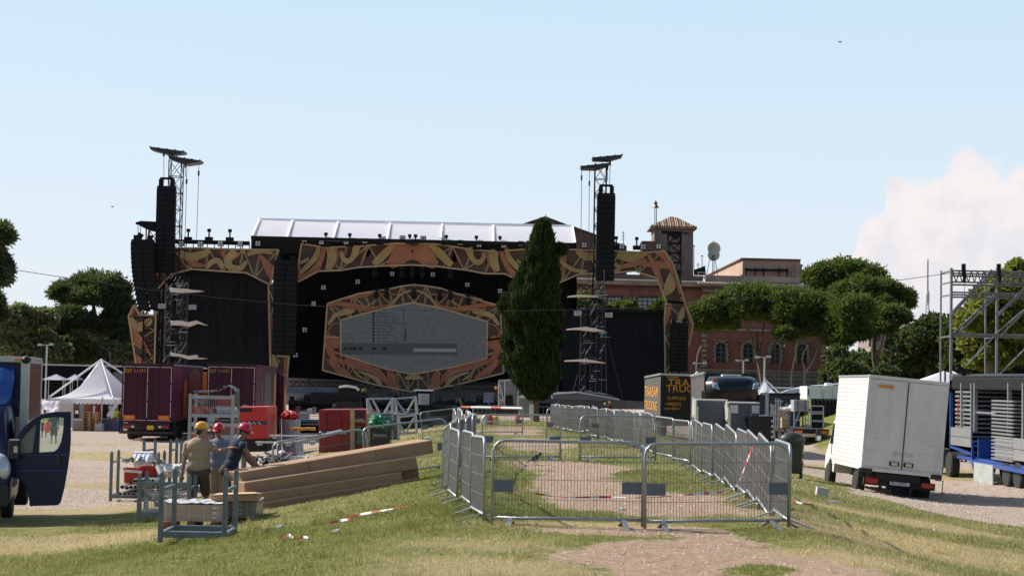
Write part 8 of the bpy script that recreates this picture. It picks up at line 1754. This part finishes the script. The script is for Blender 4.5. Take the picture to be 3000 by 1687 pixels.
def grass():
 rs=np.random.RandomState(4);V,Cc=[],[]
 def lay(n,y0,y1,h,w,wl=.335,x0=None,x1=None,tuft=False):
  y=np.sqrt(rs.uniform(y0**2,y1**2,n));x=rs.uniform(-1,1,n)*(y*wl+.5)
  if tuft:
   m=n//28;cx,cy=x[:m],y[:m];i=rs.randint(0,m,n);x=cx[i]+rs.normal(0,.05,n);y=cy[i]+rs.normal(0,.05,n)
  d,g,dr,gn=masks(x,y);e=wob(x,y,4.1,9)*.5+.5
  keep=rs.rand(n)>np.clip(np.maximum((d-.30)*4.2,(g-.32)*4),0,.985 if not tuft else .93)
  keep&=~((x<-7.9)&(y>31)&(y<40))
  x,y,dr,gn,e=x[keep],y[keep],dr[keep],gn[keep],e[keep];n=len(x);z=zt_np(x,y)
  a=rs.uniform(0,2*PI,n);l=rs.uniform(.25,.9,n);hh=h*rs.uniform(.4,1.25,n)*(.65+.6*e)*(1.25-.45*np.clip(dr,0,1));ww=w*rs.uniform(.7,1.3,n)
  b=np.stack([x,y,z-.005],1);s=np.stack([np.cos(a),np.sin(a),np.zeros(n)],1)*ww[:,None];la=rs.uniform(0,2*PI,n);t_=np.stack([np.cos(la)*l*hh,np.sin(la)*l*hh,hh],1)
  V.append(np.stack([b-s,b+s,b+t_*.6+s*.7,b+t_+np.array([0,0,-.0])],1).reshape(-1,3))
  dry=np.clip(.36+1.15*dr+.75*(wob(x,y,.8,5)*.5)+rs.normal(0,.22,n)-.55*gn,0,1)[:,None];v=rs.uniform(.7,1.25,(n,1))
  c=(np.array([[.175,.20,.038]])*(1-dry)+np.array([[.62,.51,.27]])*dry)*v;c=np.concatenate([c,np.ones((n,1))],1);Cc.append(np.repeat(c,4,0))
 lay(150000,15.5,27,.036,.0036);lay(110000,25,40,.04,.006);lay(60000,38,62,.045,.011);lay(36000,60,115,.055,.02)
 lay(26000,16,34,.075,.004,tuft=True);lay(3000,16,34,.15,.003,tuft=True)
 v=np.concatenate(V);c=np.concatenate(Cc);f=np.arange(len(v)).reshape(-1,4)
 m=bpy.data.materials.new('grass_blades');m.use_nodes=True;N=m.node_tree.nodes;L=m.node_tree.links;p=N['Principled BSDF'];p.inputs['Roughness'].default_value=.6;p.inputs['Specular IOR Level'].default_value=.3
 a=N.new('ShaderNodeAttribute');a.attribute_name='zone';L.new(a.outputs['Color'],p.inputs['Base Color']);t=N.new('ShaderNodeBsdfTranslucent');L.new(a.outputs['Color'],t.inputs[0]);mx=N.new('ShaderNodeMixShader');mx.inputs[0].default_value=.45;L.new(p.outputs[0],mx.inputs[1]);L.new(t.outputs[0],mx.inputs[2]);L.new(mx.outputs[0],N['Material Output'].inputs[0])
 tag(grid_mesh('grass',v,f,c,m),kind='stuff')
grass()
def pebbles():
 rs=np.random.RandomState(9);n=90000;y=np.sqrt(rs.uniform(16**2,62**2,n));x=rs.uniform(-1,1,n)*(y*.335+.5);d,g,dr,gn=masks(x,y)
 k=rs.rand(n)<np.clip(np.maximum(d-.4,(g-.4)*1.6),.015,.8);x,y=x[k],y[k];n=len(x);r=rs.uniform(.006,.022,n)**1.0*(.75+y/45);z=zt_np(x,y)
 b=np.stack([x,y,z],1);o=np.array([[1,0,0],[-.5,.86,0],[-.5,-.86,0],[.1,.1,.8]]);a=rs.uniform(0,6.3,n);c,s=np.cos(a),np.sin(a)
 v=np.stack([b+np.stack([(q[0]*c-q[1]*s)*r,(q[0]*s+q[1]*c)*r,q[2]*r],1)for q in o],1).reshape(-1,3)
 i=np.arange(n)*4;f=np.concatenate([np.stack([i,i+1,i+3],1),np.stack([i+1,i+2,i+3],1),np.stack([i+2,i,i+3],1)])
 tag(grid_mesh('pebbles',v,f,None,M('pebble',(.55,.45,.37),.9,var=.2,scale=3,col2=(.28,.20,.15))),kind='stuff')
pebbles()
def woods(name,spans,mat,seed,Y):
 rs=np.random.RandomState(seed);Cs,Ns=[],[]
 for x0,x1,yt,yb in spans:
  n=int((x1-x0)/9)
  for i in range(n):
   px=rs.uniform(x0,x1);py=rs.uniform(yt,yb);c=np.array(P(px,py,Y+rs.uniform(-3,3)));q=rs.normal(0,1,(170,3));q/=np.linalg.norm(q,axis=1)[:,None];Cs.append(c+q*np.array([2.2,1.5,1.7])*rs.uniform(.5,1,(170,1)));Ns.append(q)
 e=thing('far_wood',(0,Y,0),None,None);leaves('leaf_mass',np.concatenate(Cs),np.concatenate(Ns),.55,.28,2,mat,e,seed);tag(e,'distant mass of trees','wood',kind='stuff')
 for k in kids(e):k.parent=None;k.location=e.location;k.name=name;tag(k,kind='stuff');k.data.name=name
 bpy.data.objects.remove(e)
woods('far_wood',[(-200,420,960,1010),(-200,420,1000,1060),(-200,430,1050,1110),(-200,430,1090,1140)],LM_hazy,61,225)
woods('far_wood',[(2630,3200,985,1040),(2430,3200,1060,1110),(2430,3200,1100,1150),(2430,3200,1120,1160),(2640,3200,1020,1080)],LM_oak,62,225)
rr=random.Random(5)
for i in range(22):
 x=842+i*22+rr.uniform(-7,7);Y=rr.uniform(104,128)
 if abs(x-1000)<55 and Y<112:continue
 b=P(x,1200,Y);h=rr.uniform(.35,1.2);w=rr.uniform(.5,1.6);t=thing('gear_case',gz(b.x,Y),'dim gear case on the ground behind the generators and trusses, %s from the left'%ORD[i],'case','gear cases behind the generators')
 mb=MB();mb.box((0,0,h/2),(w,.8,h));mb.build('body',[K_blk2,V_chas,G_st,MATS['dim_blue'],K_blk2,MATS['dim_red']][i%6],t);mb=MB();mb.box((0,-.41,h*.9),(w*.96,.02,.05));mb.build('edge',V_alu,t)
for i,x in enumerate((1236,1318,1398,1630,1850)):
 t=thing('site_fence',pxY(x,118),'low dark railing on the ground before the stage, %s from the left'%ORD[i],'railing','low railings before the stage');mb=MB();[mb.bar((k*.3-1.2,0,0),(k*.3-1.2,0,1.0),.03)for k in range(9)];mb.bar((-1.2,0,1),(1.2,0,1),.05);mb.bar((-1.2,0,.2),(1.2,0,.2),.04);mb.build('railing',G_st,t)
t=thing('tractor',pxY(1262,112),'dark utility tractor with a glass cab right of the aluminium trusses','tractor');mb=MB();mb.box((-.5,0,1.5),(1.1,1.2,1.3),taper=.85);mb.box((.8,0,.95),(1.7,1,.6));mb.build('body',K_blk2,t,bevel=.06);mb=MB();mb.box((-.5,0,2.2),(1.2,1.3,.08));mb.build('roof',C_wh,t);mb=MB();mb.box((-.45,-.6,1.65),(.7,.06,.7));mb.build('cab_glass',B_glass2,t)
for x,r in((-.8,.55),(1.2,.4)):wheel(t,(x,-.5,r),r,.3,14)
